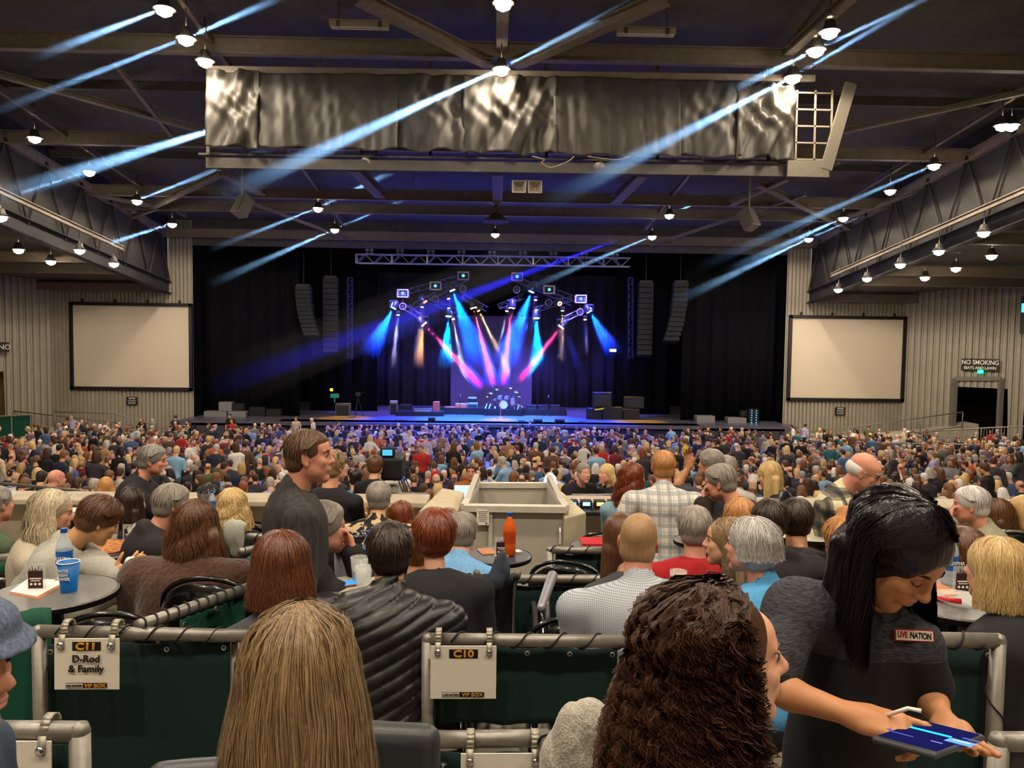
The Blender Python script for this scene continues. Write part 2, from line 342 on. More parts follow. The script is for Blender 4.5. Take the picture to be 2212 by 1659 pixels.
def skeleton(H, yaw, sit, lean=0, hunch=0, side=0, hy=0, hp=0, hr=0, s=1.0, fem=False, arms=('lap', 'lap'), hands=None, seat_open=.12, w=1.0, headfwd=.03, legs=None):
    "all in world axes; H is the head centre"
    B = Body(); B.s = s; B.yaw = yaw; B.fem = fem; B.w = w; B.H = np.asarray(H, float); Bz = rotm(yaw); B.Bz = Bz
    B.Rh = rotm(yaw+hy, hp, hr); B.fr = (B.H, B.Rh, s)
    T1 = rotm(yaw, R(lean+hunch), R(side)); T0 = rotm(yaw, R(lean), R(side))
    B.N = B.H+B.Rh@V(0, -.03, -.085)*s+T1@V(0, -headfwd-.01, -.085)*s
    B.Ch = B.N+T1@V(0, -.0, -.2)*s; B.P = B.Ch+T0@V(0, 0, -.34)*s
    B.T1 = T1; B.T0 = T0; sw = (.158 if fem else .185)*w*s; B.sw = sw; B.S = [B.N+T1@V(x*sw, -.005, -.085*s) for x in (-1, 1)]
    B.E = []; B.W = []; B.arms = arms; B.hd = []; B.hn = []
    ua, fa = .28*s, .25*s
    for i, sd in enumerate((-1, 1)):
        a = arms[i]; S = B.S[i]; ex = Bz@V(sd, 0, 0)
        hint = Bz@V(sd*.5, -.6, -.7); hn = Bz@V(-sd*.3, 0, -1.0); hd = None
        if isinstance(a, str):
            if a == 'lap': T = B.P+Bz@V(sd*.09, .26, .1)*s
            elif a == 'table': T = B.N+Bz@V(sd*.14, .42, -.33)*s
            elif a == 'down': T = S+Bz@V(sd*.07, .05, -.51)*s; hn = -ex; hd = Bz@V(0, .15, -1)
            elif a == 'hip': T = B.P+Bz@V(sd*.17, .06, .06)*s; hint = Bz@V(sd, -.4, 0); hd = Bz@V(-sd*.6, .6, -.3); hn = -ex
            elif a == 'cross': T = B.Ch+Bz@V(-sd*.05, .2, -.03)*s; hint = Bz@V(sd, .1, -.8)
            elif a == 'up': T = B.N+Bz@V(sd*.3, .15, .2)*s; hn = -ex
            elif a == 'face': T = B.H+B.Rh@V(sd*.05, .13, -.13)*s; hint = Bz@V(sd*.4, .2, -1.0); hd = B.Rh@V(-sd*.3, -.2, 1.0); hn = B.Rh@V(0, -1, .2)
            elif a == 'front': T = B.N+Bz@V(sd*.08, .34, -.28)*s; hn = -ex
            elif a == 'fwd': T = B.N+Bz@V(sd*.14, .45, -.42)*s
        else: T = np.asarray(a[0], float); hd = a[1] if len(a) > 1 else None; hn = a[2] if len(a) > 2 else hn; hint = a[3] if len(a) > 3 else hint
        E_, W_ = ik(S, T, ua, fa, np.asarray(hint, float)); B.E.append(E_); B.W.append(W_); B.hd.append(nrm(W_-E_) if hd is None else nrm(hd)); B.hn.append(hn)
    B.K = []; B.A = []; B.hip = []
    for i, sd in enumerate((-1, 1)):
        hp_ = B.P+Bz@V(sd*.09, 0, -.03)*s; B.hip.append(hp_)
        if sit: k = hp_+Bz@V(sd*seat_open, .41, .01)*s; a = k+Bz@V(0, .02, -.42)*s
        else: k = hp_+Bz@V(sd*.02, .03, -.43)*s; a = k+Bz@V(sd*.02, -.03, -.43)*s
        if legs: k, a = legs[i]
        B.K.append(k); B.A.append(a)
    B.sit = sit; return B
def skin_prims(B, fine=False, legs=True, curl=.45, curls=None, thumbs=None, **kw):
    s, w = B.s, B.w; f = B.fem; P = head_prims(B.fr, f, fine=fine, **kw)
    P.append(cap(B.H+B.Rh@V(0, -.025, -.05)*s, B.N+(B.Ch-B.N)*.12, (.046 if f else .055)*s, (.052 if f else .062)*s, .025*s))
    P.append(cap(B.N+(B.Ch-B.N)*.5, B.Ch, .08*s*min(w, 1.1), .095*s*min(w, 1.15), .04*s)); P.append(cap(B.Ch, B.P, .1*s*w, .11*s*w, .05*s))
    for i in (0, 1):
        P.append(cap(B.N+(B.Ch-B.N)*.2, B.S[i], .04*s, .04*s, .03*s)); a = .85 if f else 1
        P.append(cap(B.S[i], B.E[i], .046*s*a*w**.5, .036*s*a, .02*s)); m = B.E[i]+(B.W[i]-B.E[i])*.3
        P.append(cap(B.E[i], m, .035*s*a, .038*s*a, .015*s)); P.append(cap(m, B.W[i], .038*s*a, .024*s*a, .015*s))
        P += hand_prims(B.W[i], B.hd[i], B.hn[i], (1 if i == 0 else -1), curl, s*(.92 if f else 1), curls[i] if curls else None, thumb=thumbs[i] if thumbs else None)
        if legs:
            P.append(cap(B.hip[i], B.K[i], .075*s*w, .05*s, .03*s)); P.append(cap(B.K[i], B.A[i], .05*s, .035*s, .02*s))
            P.append(cap(B.A[i]+V(0, 0, -.03)*s, B.A[i]+B.Bz@V(0, .14, -.04)*s, .038*s, .03*s, .02*s))
    return P
def top_prims(B, th=.014, sleeve=1.0, neck=.066, belly=0, loose=0, collar=0, hood=0, hem=.06, wid=1.0):
    s, w, f = B.s, B.w*wid, B.fem; P = []; T1, T0 = B.T1, B.T0; t = th*s
    up = B.N-B.Ch; q = B.Ch+up*.42
    P.append(ell(q, V((.14 if f else .165)*w*s+t, .098*s*w+t, .14*s), T1, .0)); 
    P.append(ell(B.Ch-T1@V(0, -.01, .0)*s, V((.135 if f else .155)*w*s+t, .105*s*w+t, .17*s), T1, .05*s))
    for i in (0, 1):
        P.append(cap(B.N+(B.Ch-B.N)*.2, B.S[i], .05*s+t, .042*s*w**.5+t, .05*s))
        if f: P.append(ell(q+T1@V((-.07, .07)[i]*w, .075*w, -.07)*s, V(.065, .06, .062)*s*w, T1, .04*s))
    P.append(ell(B.Ch+(B.P-B.Ch)*.45+T0@V(0, belly*.5, 0)*s, V((.125 if f else .145)*w*s+t+loose, (.1+belly*.6)*w*s+t+loose, .2*s), T0, .06*s))
    P.append(ell(B.P+T0@V(0, 0, .03)*s, V((.155 if f else .15)*w*s+t+loose, .115*s*w+t+loose+belly*.4*s, .12*s), T0, .06*s))
    if collar: P.append(cap(B.N+up*.02, B.N+up*.02+nrm(B.H-B.N)*.035*s*collar, .073*s, .066*s, .015*s))
    if hood:
        P.append(ell(B.N+T1@V(0, -.06, .0)*s, V(.11, .045, .05)*s*hood, T1@rotm(0, -.5), .03*s))
        for sd in (-1, 1): P.append(cap(B.N+T1@V(sd*.05, -.06, .01)*s, B.N+T1@V(sd*.08, .02, -.02)*s, .028*s*hood, .024*s*hood, .025*s))
    if sleeve > 0:
        for i in (0, 1):
            a = .042*s*w**.5*(.9 if f else 1)+t+loose*.6; S, E, W_ = B.S[i], B.E[i], B.W[i]
            if sleeve <= .5: P.append(cap(S, S+(E-S)*sleeve*2, a+.002, a+.004*s, .03*s))
            else: P += [cap(S, E, a, .042*s+t+loose*.5, .03*s), cap(E, E+(W_-E)*(sleeve-.5)*2, .041*s+t+loose*.5, .03*s+t+loose*.4, .02*s)]
    n = nrm(B.H-B.N)
    if neck: P.append(cap(B.N+(B.Ch-B.N)*.03+T1@V(0, .018, 0)*s, B.N+n*.14*s, neck*s*(.9 if f else 1), (neck+.004)*s, .008*s, '-'))
    if hem is not None: pass
    return P
def leg_prims(B, th=.012, skirt=False, wide=1.0, ln=.97):
    s, w = B.s, B.w; P = [ell(B.P+B.T0@V(0, 0, -.02)*s, V(.165*w, .12*w, .12)*s, B.T0, 0)]
    for i in (0, 1):
        K, A = B.K[i], B.A[i]; P.append(cap(B.hip[i], K, .088*s*w+th, .058*s+th, .04*s)); P.append(cap(K, K+(A-K)*ln, .056*s+th*wide, .042*s+th*wide, .02*s))
    if skirt: P.append(ell(B.P+B.T0@V(0, .03, -.22)*s, V(.24, .2, .36)*s, None, .05*s))
    return P
def shoe_prims(B):
    P = []
    for i in (0, 1): A = B.A[i]; P += [cap(A+V(0, 0, -.035)*B.s, A+B.Bz@V(0, .17, -.045)*B.s, .045*B.s, .036*B.s, .01)]
    return P
def hair_shell(B, style, L=.25, fat=1.0, vol=0.0):
    fr = B.fr; s = B.s; P = []
    def E(c, r, k=.015, op='+', rm=None): P.append(ell(Q(fr, *c), V(*r)*s, fr[1] if rm is None else fr[1]@rm, k*s, op))
    v = vol
    if style in ('short', 'buzz'):
        t = .0 if style == 'buzz' else .008
        E((0, -.018, .034), (.076+t+v, .095+t+v, .087+t+v), 0)
        if style == 'short': E((0, .03, .075), (.055+v, .055+v, .036+v), .02)
        E((0, -.045, -.03), (.074+v*.7, .058+t+v*.7, .06), .02)
        E((0, .135, -.035), (.085, .085, .115), .012, '-'); E((0, .055, -.075), (.12, .07, .075), .01, '-')
        E((0, -.02, -.125), (.09, .12, .045), .01, '-')
    elif style == 'balding':
        E((0, -.03, .0), (.083, .09, .065), 0); E((0, .02, .10), (.075, .13, .062), .01, '-'); E((0, .125, -.05), (.1, .105, .12), .012, '-'); E((0, -.02, -.125), (.09, .12, .045), .01, '-')
    elif style == 'bob':
        E((0, -.015, .035), (.092+v, .107+v, .095+v), 0); E((0, -.04, -.02), (.1+v, .08+v, .09), .03); E((0, -.045, -.07-L*.2), (.1*fat, .075, .07+L*.2), .03)
        E((0, .14, -.04), (.075, .09, .11), .015, '-'); E((0, .03, -.1-L*.4), (.055, .08, .09), .02, '-')
    elif style == 'curlycap':
        E((0, -.03, .036), (.1, .108, .1), 0); E((0, -.06, -.03), (.105, .085, .11), .03); E((0, -.07, -.16), (.1, .08, .1), .03); E((0, .14, -.045), (.13, .125, .125), .015, '-')
    else:   # long
        E((0, -.015, .033), (.088+v, .103+v, .094+v), 0); E((0, -.035, -.03), (.093*fat+v, .075+v, .1), .03)
        E((0, .14, -.04), (.072, .09, .11), .015, '-')
        if style != 'pony':
            z = V(0, 0, -1)*s; b = Q(fr, 0, -.055, -.05); n = 5
            for j in range(n):
                x = (j/(n-1)-.5)*.15*fat; a = b+fr[1]@V(x, -.005+.012*math.cos(x*20), 0)*s; e = a+z*L+(fr[1]@V(x*.35, -.02, 0))*s
                P.append(cap(a, e, .033*s*fat, .022*s*fat, .03*s))
    return P
def strands(B, N, L, style='straight', r=.0016, seg=12, seed=1, amp=.006, curlr=.012, freq=4, part=.0, spread=.02, lift=.006, shoulders=True, side_bias=0, sides=2, front=True, taper=.35, gz=None, jl=.25, clump=0, fmax=1.85, fmin=1.5, arcmax=None, cj=.035, splay=0, fph=.95, p0=.55, base=.006):
    "strands laid over the skull from the crown and hanging down: (v, f)"
    fr = B.fr; s = B.s; r_ = np.random.default_rng(seed); up_w = V(0, 0, 1.0)
    # roots on the scalp in head coordinates, swept outward from the parting line x = part
    th = r_.uniform(-math.pi, math.pi, N); ph = np.arccos(1-r_.uniform(0.0, 1.05, N))          # azimuth (0 = back), polar from the crown
    t = np.linspace(0, 1, seg); lay = r_.uniform(0, 1, N)*lift*2+.002
    ln = L*r_.uniform(1-jl, 1.0, N); V_, F_ = [], []
    cen = V(0, -.015, .033); rad = V(.082, .098, .089)
    if arcmax: ph = np.arccos(1-r_.uniform(0.0, 1.72, N))
    if clump:
        ci = r_.integers(0, clump, N); th = (r_.uniform(-math.pi, math.pi, clump))[ci]+r_.normal(0, cj, N); ph = np.arccos(1-r_.uniform(0.0, 1.05, clump))[ci]+r_.normal(0, cj, N); ph = np.clip(np.abs(ph), .01, 1.6)
        lay = r_.uniform(0, 1, clump)[ci]*lift*2+.002+r_.uniform(0, .002, N); ln = L*r_.uniform(1-jl, 1.0, clump)[ci]*r_.uniform(.9, 1.02, N)
    az = th.copy(); fr_ = np.abs(np.abs(az)); isf = fr_ > 1.75
    ph = np.where(isf, np.minimum(ph, fph), ph)
    # travel along the skull from ph to 1.75 rad, then fall
    arc = np.maximum(1.72-ph, .02); arc = arc*0+arcmax if arcmax else arc; la = arc*.092; tot = la+ln; d = t[None, :]*tot[:, None]
    on = d < la[:, None]; p_ = ph[:, None]+np.minimum(d/.092, arc[:, None])
    push = np.clip((p_-p0)/.9, 0, 1); lay = base+lay[:, None]*(.35+.65*np.clip(d/.09, 0, 1))
    tgt = np.sign(az+1e-6)[:, None]*np.where(isf, np.clip(fr_, fmin, fmax)*.93+r_.uniform(-.22, .08, N), fr_)[:, None]
    a_ = az[:, None]*(1-push)+tgt*push
    x = cen[0]+np.sin(p_)*np.sin(a_)*(rad[0]+lay); y = cen[1]-np.sin(p_)*np.cos(a_)*(rad[1]+lay); z = cen[2]+np.cos(p_)*(rad[2]+lay)
    P = np.stack([x, y, z], 2)
    if splay: P += (P-cen)*(splay*t[None, :, None]**1.5)*r_.uniform(.3, 1.2, N)[:, None, None]
    if arcmax:
        k_ = ~((P[:, -1, 1] > .045) & (P[:, -1, 2] < .058) | (P[:, -1, 2] < -.075) | ((P[:, -1, 2] < .005) & (P[:, -1, 1] > -.03)))
        P = P[k_]; d = d[k_]; la = la[k_]; th = th[k_]; ph = ph[k_]; N = len(P)
    P = P@fr[1].T*s+fr[0]
    fall = np.maximum(d-la[:, None], 0); hd = (P[:, -1]-fr[0]); out = hd-(hd@up_w)[:, None]*up_w; out /= np.linalg.norm(out, axis=1)[:, None]+1e-9
    P += (-up_w)[None, None, :]*fall[:, :, None]*s
    g = np.clip(fall/.25, 0, 1); P += out[:, None, :]*(spread*np.sin(g*1.6))[:, :, None]*r_.uniform(.4, 1.1, N)[:, None, None]
    if gz is not None: P += gz(fall, P)
    u1 = np.cross(out, up_w); ph0 = (r_.uniform(0, 6.28, clump)[ci]+r_.normal(0, .25, N))[:, None] if clump else r_.uniform(0, 6.28, N)[:, None]; cl = np.round(th*4)/4*3+np.round(ph*4)
    if style == 'curly':
        fq_ = (r_.uniform(-1, 1, clump)[ci]+r_.normal(0, .04, N)) if clump else r_.uniform(-1, 1, N); ww = (freq*(1+.35*fq_))[:, None]*6.28*(d/max(L, .1)); am = curlr*np.clip(d/.05, 0, 1)*(r_.uniform(.5, 1.2, clump)[ci]+r_.normal(0, .06, N) if clump else r_.uniform(.5, 1.2, N))[:, None]
        P += u1[:, None, :]*(np.cos(ww+ph0)*am)[:, :, None]+out[:, None, :]*(np.sin(ww+ph0)*am+am*.6)[:, :, None]+up_w*(np.sin(ww*.5+ph0)*am*.5)[:, :, None]
    else:
        ww = 6.28*freq*d/max(L, .1); am = amp*np.clip(d/.12, 0, 1); c0 = cl[:, None]+ph0*.25
        P += u1[:, None, :]*(np.cos(ww+c0)*am)[:, :, None]+out[:, None, :]*(np.sin(ww*.8+c0*1.3)*am)[:, :, None]
    T = np.gradient(P, axis=1); T /= np.linalg.norm(T, axis=2)[:, :, None]+1e-12
    A = np.cross(T, (P-fr[0])*V(1, 1, .6)+V(0, 0, 1e-4)) if style != 'curly' else np.cross(T, fr[1]@V(.3, .5, .8)); A /= np.linalg.norm(A, axis=2)[:, :, None]+1e-9; Bn = np.cross(T, A)
    rr = ((1.3 if sides == 2 else 1)*r*s*r_.uniform(.6, 1.3, N)[:, None])*(1-(1-taper)*t[None, :]**2)
    ang = np.arange(sides)*2*math.pi/sides
    VV = P[:, :, None, :]+rr[:, :, None, None]*(np.cos(ang)[None, None, :, None]*A[:, :, None, :]+np.sin(ang)[None, None, :, None]*Bn[:, :, None, :])
    v = VV.reshape(-1, 3); i = np.arange(N)[:, None, None]*seg*sides; j = np.arange(seg-1)[None, :, None]*sides; k = np.arange(1 if sides == 2 else sides)[None, None, :]; k2 = (k+1) % sides
    f = np.stack([i+j+k, i+j+k2, i+j+sides+k2, i+j+sides+k], 3).reshape(-1, 4)
    return v, f
def comb(v1, f1, v2, f2): return np.concatenate([v1, v2]), np.concatenate([f1, f2+len(v1)])
PEOPLE = []
def person(label, B, floor, skin='fair', top=None, pants=None, hair=None, vox=.011, group=None, cat='person', skin_kw={}, name='person', legs=True, shoes=None):
    "top = (material, dict of top_prims), hair = (style, material, dict)"
    s = B.s; org = V(B.P[0], B.P[1], floor if floor is not None else B.P[2]-.5)
    root = thing(name, label, cat, org, 0, group)
    def put(nm, v, f, mats, mi=None):
        if len(v) == 0: return None
        return link(nm, np_mesh(nm, v-org, f, mats, mi), root)
    if hair and hair[0] in ('long', 'bob', 'curlycap') and 'ears' not in skin_kw: skin_kw = dict(skin_kw, ears=False)
    v, f, _ = sdf_mesh('body', skin_prims(B, legs=legs and not pants, **skin_kw), vox, None); put('body', v, f, [SK[skin]])
    if top:
        m, kw = top; kw = dict(kw); wr = kw.pop('wr', .004); ws = kw.pop('ws', 26); post = kw.pop('post', None); nm = kw.pop('name', 'shirt'); extra = kw.pop('extra', [])
        dfn = (lambda P: fbm((P-org)*V(1, 1, .75), ws, 3)*wr) if wr else None
        if post: d0 = dfn; dfn = (lambda P: (d0(P) if d0 else 0)+post(P))
        v, f, _ = sdf_mesh(nm, top_prims(B, **kw)+extra, vox if vox < .0068 or post else .0105, None, dfn); put(nm, v, f, [m])
    if pants and legs:
        m, kw = pants; v, f, _ = sdf_mesh('trousers', leg_prims(B, **kw), .02, None, lambda P: fbm(P-org, 22, 5)*.004); put('trousers', v, f, [m])
        for sp in shoe_prims(B): v, f, _ = sdf_mesh('shoe', [sp], .018, None); put('shoe', v, f, [shoes or SHOE])
    if hair:
        st, m, kw = hair; kw = dict(kw); N = kw.pop('n', 0); sk = kw.pop('st', {}); ex = kw.pop('extra', [])
        rg = kw.pop('ridge', .0025); f3 = (lambda P: fbm(((P-B.H)@B.Rh)*V(1, 1, .35), 120, 2, 2)*rg)
        v, f, _ = sdf_mesh('hair', hair_shell(B, st, **kw)+ex, min(vox, .010), None, f3)
        if st == 'short' and 'arcmax' not in sk and vox < .0115: N = int(N*.3)+700; sk = dict(L=.001, r=.0019, seg=5, arcmax=.5, splay=.05, lift=.006, base=.0035+kw.get('vol', 0), seed=len(PEOPLE), amp=.003, jl=0)
        if N and 'base' not in sk: sk = dict(sk, base=.005+kw.get('vol', 0))
        if N: v2, f2 = strands(B, N, **sk); v, f = comb(v, f, v2, f2)
        put('hair', v, f, [m])
    PEOPLE.append(root); return root
SHOE = mat('shoe_leather', '1c1a1a', .5)

EYEW = mat('eye_white', 'b0a79e', .25, var=.02); IRIS = mat('iris_brown', '2a1a10', .2, var=.02); IRISB = mat('iris_blue', '4a6070', .2, var=.02)
LIP = {'rose': mat('lips_rose', 'a85a50', .45, var=.1), 'pale': mat('lips_pale', 'b8796a', .5, var=.1), 'dark': mat('lips_dark', '96504a', .4, var=.1)}
def face(root, B, brow=None, lips='pale', closed=False, beard=None, glasses=None, iris=IRIS, vox=.004):
    org = np.array(root.location); s = B.s; fr = B.fr; brow = brow or HB['brown']
    def put(nm, v, f, m): 
        if len(v): link(nm, np_mesh(nm, v-org, f, [m]), root)
    for sx in (-1, 1):
        c = Q(fr, .031*sx, .0765, .006); m = MB(); m.lathe([(.0114*s*math.sin(a), -.0114*s*math.cos(a)) for a in np.linspace(.05, 3.09, 10)], c, 16, fr[1]@V(0, 1, 0), cap=False); o = link('eye', m.mesh('eye', SK_LID if closed else EYEW, True, org), root)
        if not closed: m = MB(); m.lathe([(.0001, .0121*s), (.0055*s, .0110*s), (.006*s, .0098*s)], c, 14, fr[1]@V(.0, 1, -.12), cap=False); link('iris', m.mesh('iris', iris, True, org), root)
        pts = [Q(fr, x*sx, y, z) for x, y, z in ((.016, .0885, .004), (.022, .0905, .0105 if not closed else .0005), (.031, .0895, .0125 if not closed else -.003), (.040, .084, .010 if not closed else -.001), (.046, .078, .005))]
        m = MB(); m.tube(pts, [.0006, .0013, .0016, .0014, .0006], 6); link('eyelashes', m.mesh('eyelashes', LASH, True, org), root)
        pts = [Q(fr, x*sx, y, z) for x, y, z in ((.012, .0925, .0235), (.022, .0925, .0275), (.034, .0880, .0300), (.045, .0785, .0265), (.051, .0715, .0225))]
        m = MB(); m.tube(pts, [.0022, .0032, .003, .0022, .0008], 6); link('eyebrow', m.mesh('eyebrow', brow, True, org), root)
    P = [ell(Q(fr, 0, .0945, -.0548), V(.0205, .0077, .0050)*s, fr[1], 0), ell(Q(fr, 0, .0935, -.0653), V(.0175, .0086, .0064)*s, fr[1], .002*s), ell(Q(fr, 0, .106, -.0600), V(.024, .010, .0014)*s, fr[1], .002*s, '-')]
    v, f, _ = sdf_mesh('lips', P, .0022, None, pad=.01); put('lips', v, f, LIP[lips])
    if beard:
        P = [ell(Q(fr, 0, .078, -.1), V(.03, .03, .028)*s, fr[1], 0), cap(Q(fr, -.03, .085, -.075), Q(fr, 0, .1, -.045), .006*s, .008*s, .01), cap(Q(fr, .03, .085, -.075), Q(fr, 0, .1, -.045), .006*s, .008*s, .01), ell(Q(fr, 0, .1, -.0605), V(.018, .02, .009)*s, fr[1], .004, '-')]
        v, f, _ = sdf_mesh('beard', P, .004, None, lambda Q_: fbm(Q_, 300, 2, 2)*.0025); put('beard', v, f, beard)
    if glasses:
        m = MB()
        for sx in (-1, 1):
            m.tube([Q(fr, .032*sx+.022*math.cos(a), .1-.012*abs(math.cos(a)+sx*.5), .004+.016*math.sin(a)) for a in np.linspace(0, 6.28, 17)[:-1]], .0014*s, 6, closed=True); m.tube([Q(fr, .054*sx, .09, .008), Q(fr, .078*sx, .0, .002)], .0014*s, 6)
        m.tube([Q(fr, -.011, .104, .007), Q(fr, .011, .104, .007)], .0014*s, 6); link('glasses', m.mesh('glasses', glasses, True, org), root)
SK_LID = mat('eyelid_skin', 'b0795a', .5, var=.05); LASH = mat('lash_black', '0c0808', .6, var=0)
# ------------------------------------------------------------------ the hall shell
CONC = mat('concrete', 'b9ad97', .85, var=.2, scale=5, bump=.15); CONCD = mat('concrete_floor', '8f8678', .8, var=.25, scale=4, bump=.1)
DARKM = mat('roof_metal_dark', '5e5951', .7, var=.3, scale=3); WEBM = mat('clerestory_dark', '33302d', .8, var=.3, scale=2); BEAMM = mat('steel_grey_paint', '857868', .6, var=.25, scale=4)
BLACK = mat('black_drape', '0c0c10', .95, var=.3, scale=2, stretch=(3, 3, .2), spec=.1); BLK = mat('black_paint', '15151a', .5, var=.2)
CORR = mat('corrugated_wall_paint', '989080', .55, var=.12, scale=1.2, metal=.1)
SCRW = mat('projection_screen_white', 'c0b29d', .9, var=.02); GALV = mat('galvanised_pipe', '8c8880', .42, metal=.55, var=.22, scale=22, bump=.05)
GREEN = mat('green_mesh_cloth', '0b2c29', .8, var=.25, scale=180, bump=.3, bdist=.001); GREENC = mat('green_drape_cloth', '12503c', .75, var=.2, scale=30)
WHITEM = mat('white_paint', 'd8d3c8', .5, var=.05); CHROME = mat('chrome', 'c8c8cc', .18, metal=1, var=0); ALU = mat('truss_aluminium', 'b9b6c2', .35, metal=.6, var=.1)
SILV = mat('road_case_silver', '8f8c8c', .4, metal=.4, var=.15)
def floor_z(Y):
    if Y < 2.25: return 5.25
    if Y < 4.5: return 4.95
    if Y < 6.0: return 4.70
    if Y < 9.2: return 4.45
    return 7-(4.1+.082*(Y-14))
m = MB()
for a, b, z in ((-4, 2.25, 5.25), (2.25, 4.5, 4.95), (4.5, 6.0, 4.70), (6.0, 9.2, 4.45)):
    m.box((0, (a+b)/2, z-.75), (60, b-a, 1.5))
struct(m.build('floor', CONCD))
m = MB(); m.grid(np.array([[[x, y, floor_z(y)] for y in (9.21, 60)] for x in (-48, 48)])[:, ::-1]); m.box((0, 34, -2.6), (96, 50, .3)); struct(m.build('floor', CONCD))
# low concrete wall with a flat ledge in front of the boxes
m = MB()
for a, b in ((-14, -.62), (.98, 14)): m.box(((a+b)/2, 9.05, 4.68), (b-a, .25, .9)); m.box(((a+b)/2, 8.95, 5.145), (b-a, .5, .06))
o = m.build('wall_front', CONC, bevel=.01); struct(o)
def corrug(name, x0, y0, x1, y1, z1f, pitch, zlow=lambda t: -.5, inward=1, M_=CORR):
    L = math.hypot(x1-x0, y1-y0); n = max(2, int(L/pitch)); d = V(x1-x0, y1-y0)/L; nn = V(d[1], -d[0])*inward; P = []
    for i in range(n):
        for s_, dep in ((.0, 0), (.28, 0), (.42, .1), (.86, .1)): t = (i+s_)/n; P.append((t, dep))
    P.append((1, 0)); lo, hi = [], []
    for t, dep in P: q = V(x0, y0)+d*L*t+nn*dep; lo.append([*q, zlow(t)]); hi.append([*q, z1f(t)])
    G = np.array([lo, hi]); m = MB(); m.grid(G if inward > 0 else G[::-1]); o = m.build(name, M_); sd = o.modifiers.new('solid', 'SOLIDIFY'); sd.thickness = .05; sd.offset = 0; return struct(o)
roof_main = lambda y: 7+12.6-ROOF_S*y; roof_side = lambda y: 7+8.4-ROOF_S*y
for sx, nm in ((-1, 'wall_left'), (1, 'wall_right')):
    xa = 18.75; xb = 20.2; xc = 27.5 if sx < 0 else 26.4
    corrug(nm, sx*xa, 50, sx*xb, 50, lambda t: 14.2, .24, inward=sx)
    corrug(nm, sx*xb, 50.0, sx*xc, 50, lambda t: 10.4, .24, inward=sx)
    if sx < 0: corrug(nm, sx*xc, 50, -41.5, 36, lambda t: 12.6, .36, zlow=lambda t: 4.7 if t > .13 else -.5, inward=sx)
    else: corrug(nm, sx*xc, 50, 41, 36, lambda t: 12.6, .36, zlow=lambda t: 4.5 if .148 < t < .30 or t > .335 else -.5, inward=sx)
# dark rooms behind the two openings in the right wall and the beige one at the left
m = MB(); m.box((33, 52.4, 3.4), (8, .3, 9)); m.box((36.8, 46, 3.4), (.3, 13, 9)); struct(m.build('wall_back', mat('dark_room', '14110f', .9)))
m = MB(); m.box((-34, 50.0, 3.4), (9, .3, 9)); struct(m.build('wall_side', mat('beige_board', '8a7350', .8)))
# proscenium header, stage house
m = MB(); m.box((0, 50.3, 17.4), (60, .5, 7.8)); m.box((0, 50.2, 13.1), (37.6, .3, .9)); struct(m.build('wall_front', DARKM))
m = MB(); m.box((-19.1, 57, 7), (.5, 14, 15)); m.box((19.1, 57, 7), (.5, 14, 15)); m.box((0, 63.5, 7), (40, .4, 16)); struct(m.build('wall_stage', BLACK))
# roof decks and the clerestory between the high roof and the side roofs
def slab(x0, x1, y0, y1, h, name='ceiling', M_=DARKM):
    m = MB(); m.grid(np.array([[[x, y, 7+h-ROOF_S*y] for y in (y0, y1)] for x in (x0, x1)])); o = m.build(name, M_); sd = o.modifiers.new('solid', 'SOLIDIFY'); sd.thickness = .2; struct(o)
slab(-20.4, 20.4, -8, 50.3, 12.6)
for s_ in (-1, 1):
    slab(min(s_*20.3, s_*48), max(s_*20.3, s_*48), -8, 52, 8.6)
    m = MB(); p = [V(s_*20.3, y, 7+h-ROOF_S*y) for y, h in ((-8, 8.3), (50, 8.3), (50, 12.6), (-8, 12.6))]; m.prism(p, (0, 0, 0), (.15*s_, 0, 0)); struct(m.build('wall_clerestory', WEBM))
m = MB(); m.box((0, -8, 9), (96, .3, 22)); struct(m.build('wall_back', mat('rear_wall_paint', '8b8273', .8)))
for s_ in (-1, 1): m = MB(); m.box((s_*48, 20, 8), (.3, 60, 22)); struct(m.build('wall_side', mat('side_wall_paint', '6b655c', .8)))
# roof steel: cross beams, ridge members, lamp rails
def beam_bar(a, b, w_=.3, h=.45, M_=BEAMM, nm='ceiling_beam'):
    m = MB(); m.bar(a, b, w_, .05); up = V(0, 0, h/2)
    m = MB(); a = np.asarray(a); b = np.asarray(b); m.bar(a+up, b+up, w_, .04); m.bar(a-up, b-up, w_, .04); m.bar(a, b, .04, h); return struct(m.build(nm, M_))
rp = lambda x, y, h: V(x, y, 7+h-ROOF_S*y)
for Y, h in ((25.2, 11.7), (33.6, 11.7), (40.6, 11.6), (43.6, 11.7), (49.4, 11.6), (17, 11.7)):
    beam_bar(rp(-20.3, Y, h), rp(20.3, Y, h), .3, .5)
    for s_ in (-1, 1): beam_bar(rp(s_*20.4, Y, 8.2), rp(s_*46, Y, 8.2), .3, .45)
for Y in (21, 29.5, 37): beam_bar(rp(-20.3, Y, 12.2), rp(20.3, Y, 12.2), .18, .3, DARKM)
for s_ in (-1, 1):
    beam_bar(rp(s_*20.2, 0, 8.3), rp(s_*20.2, 49.9, 8.3), .4, .7, WEBM); beam_bar(rp(s_*20.2, 0, 11.6), rp(s_*20.2, 49.9, 11.6), .3, .4, BEAMM)
    for y in range(8, 50, 3): beam_bar(rp(s_*20.15, y, 8.5), rp(s_*20.15, y+1.5, 11.6), .1, .1, WEBM); beam_bar(rp(s_*20.15, y+1.5, 11.6), rp(s_*20.15, y+3, 8.5), .1, .1, WEBM)
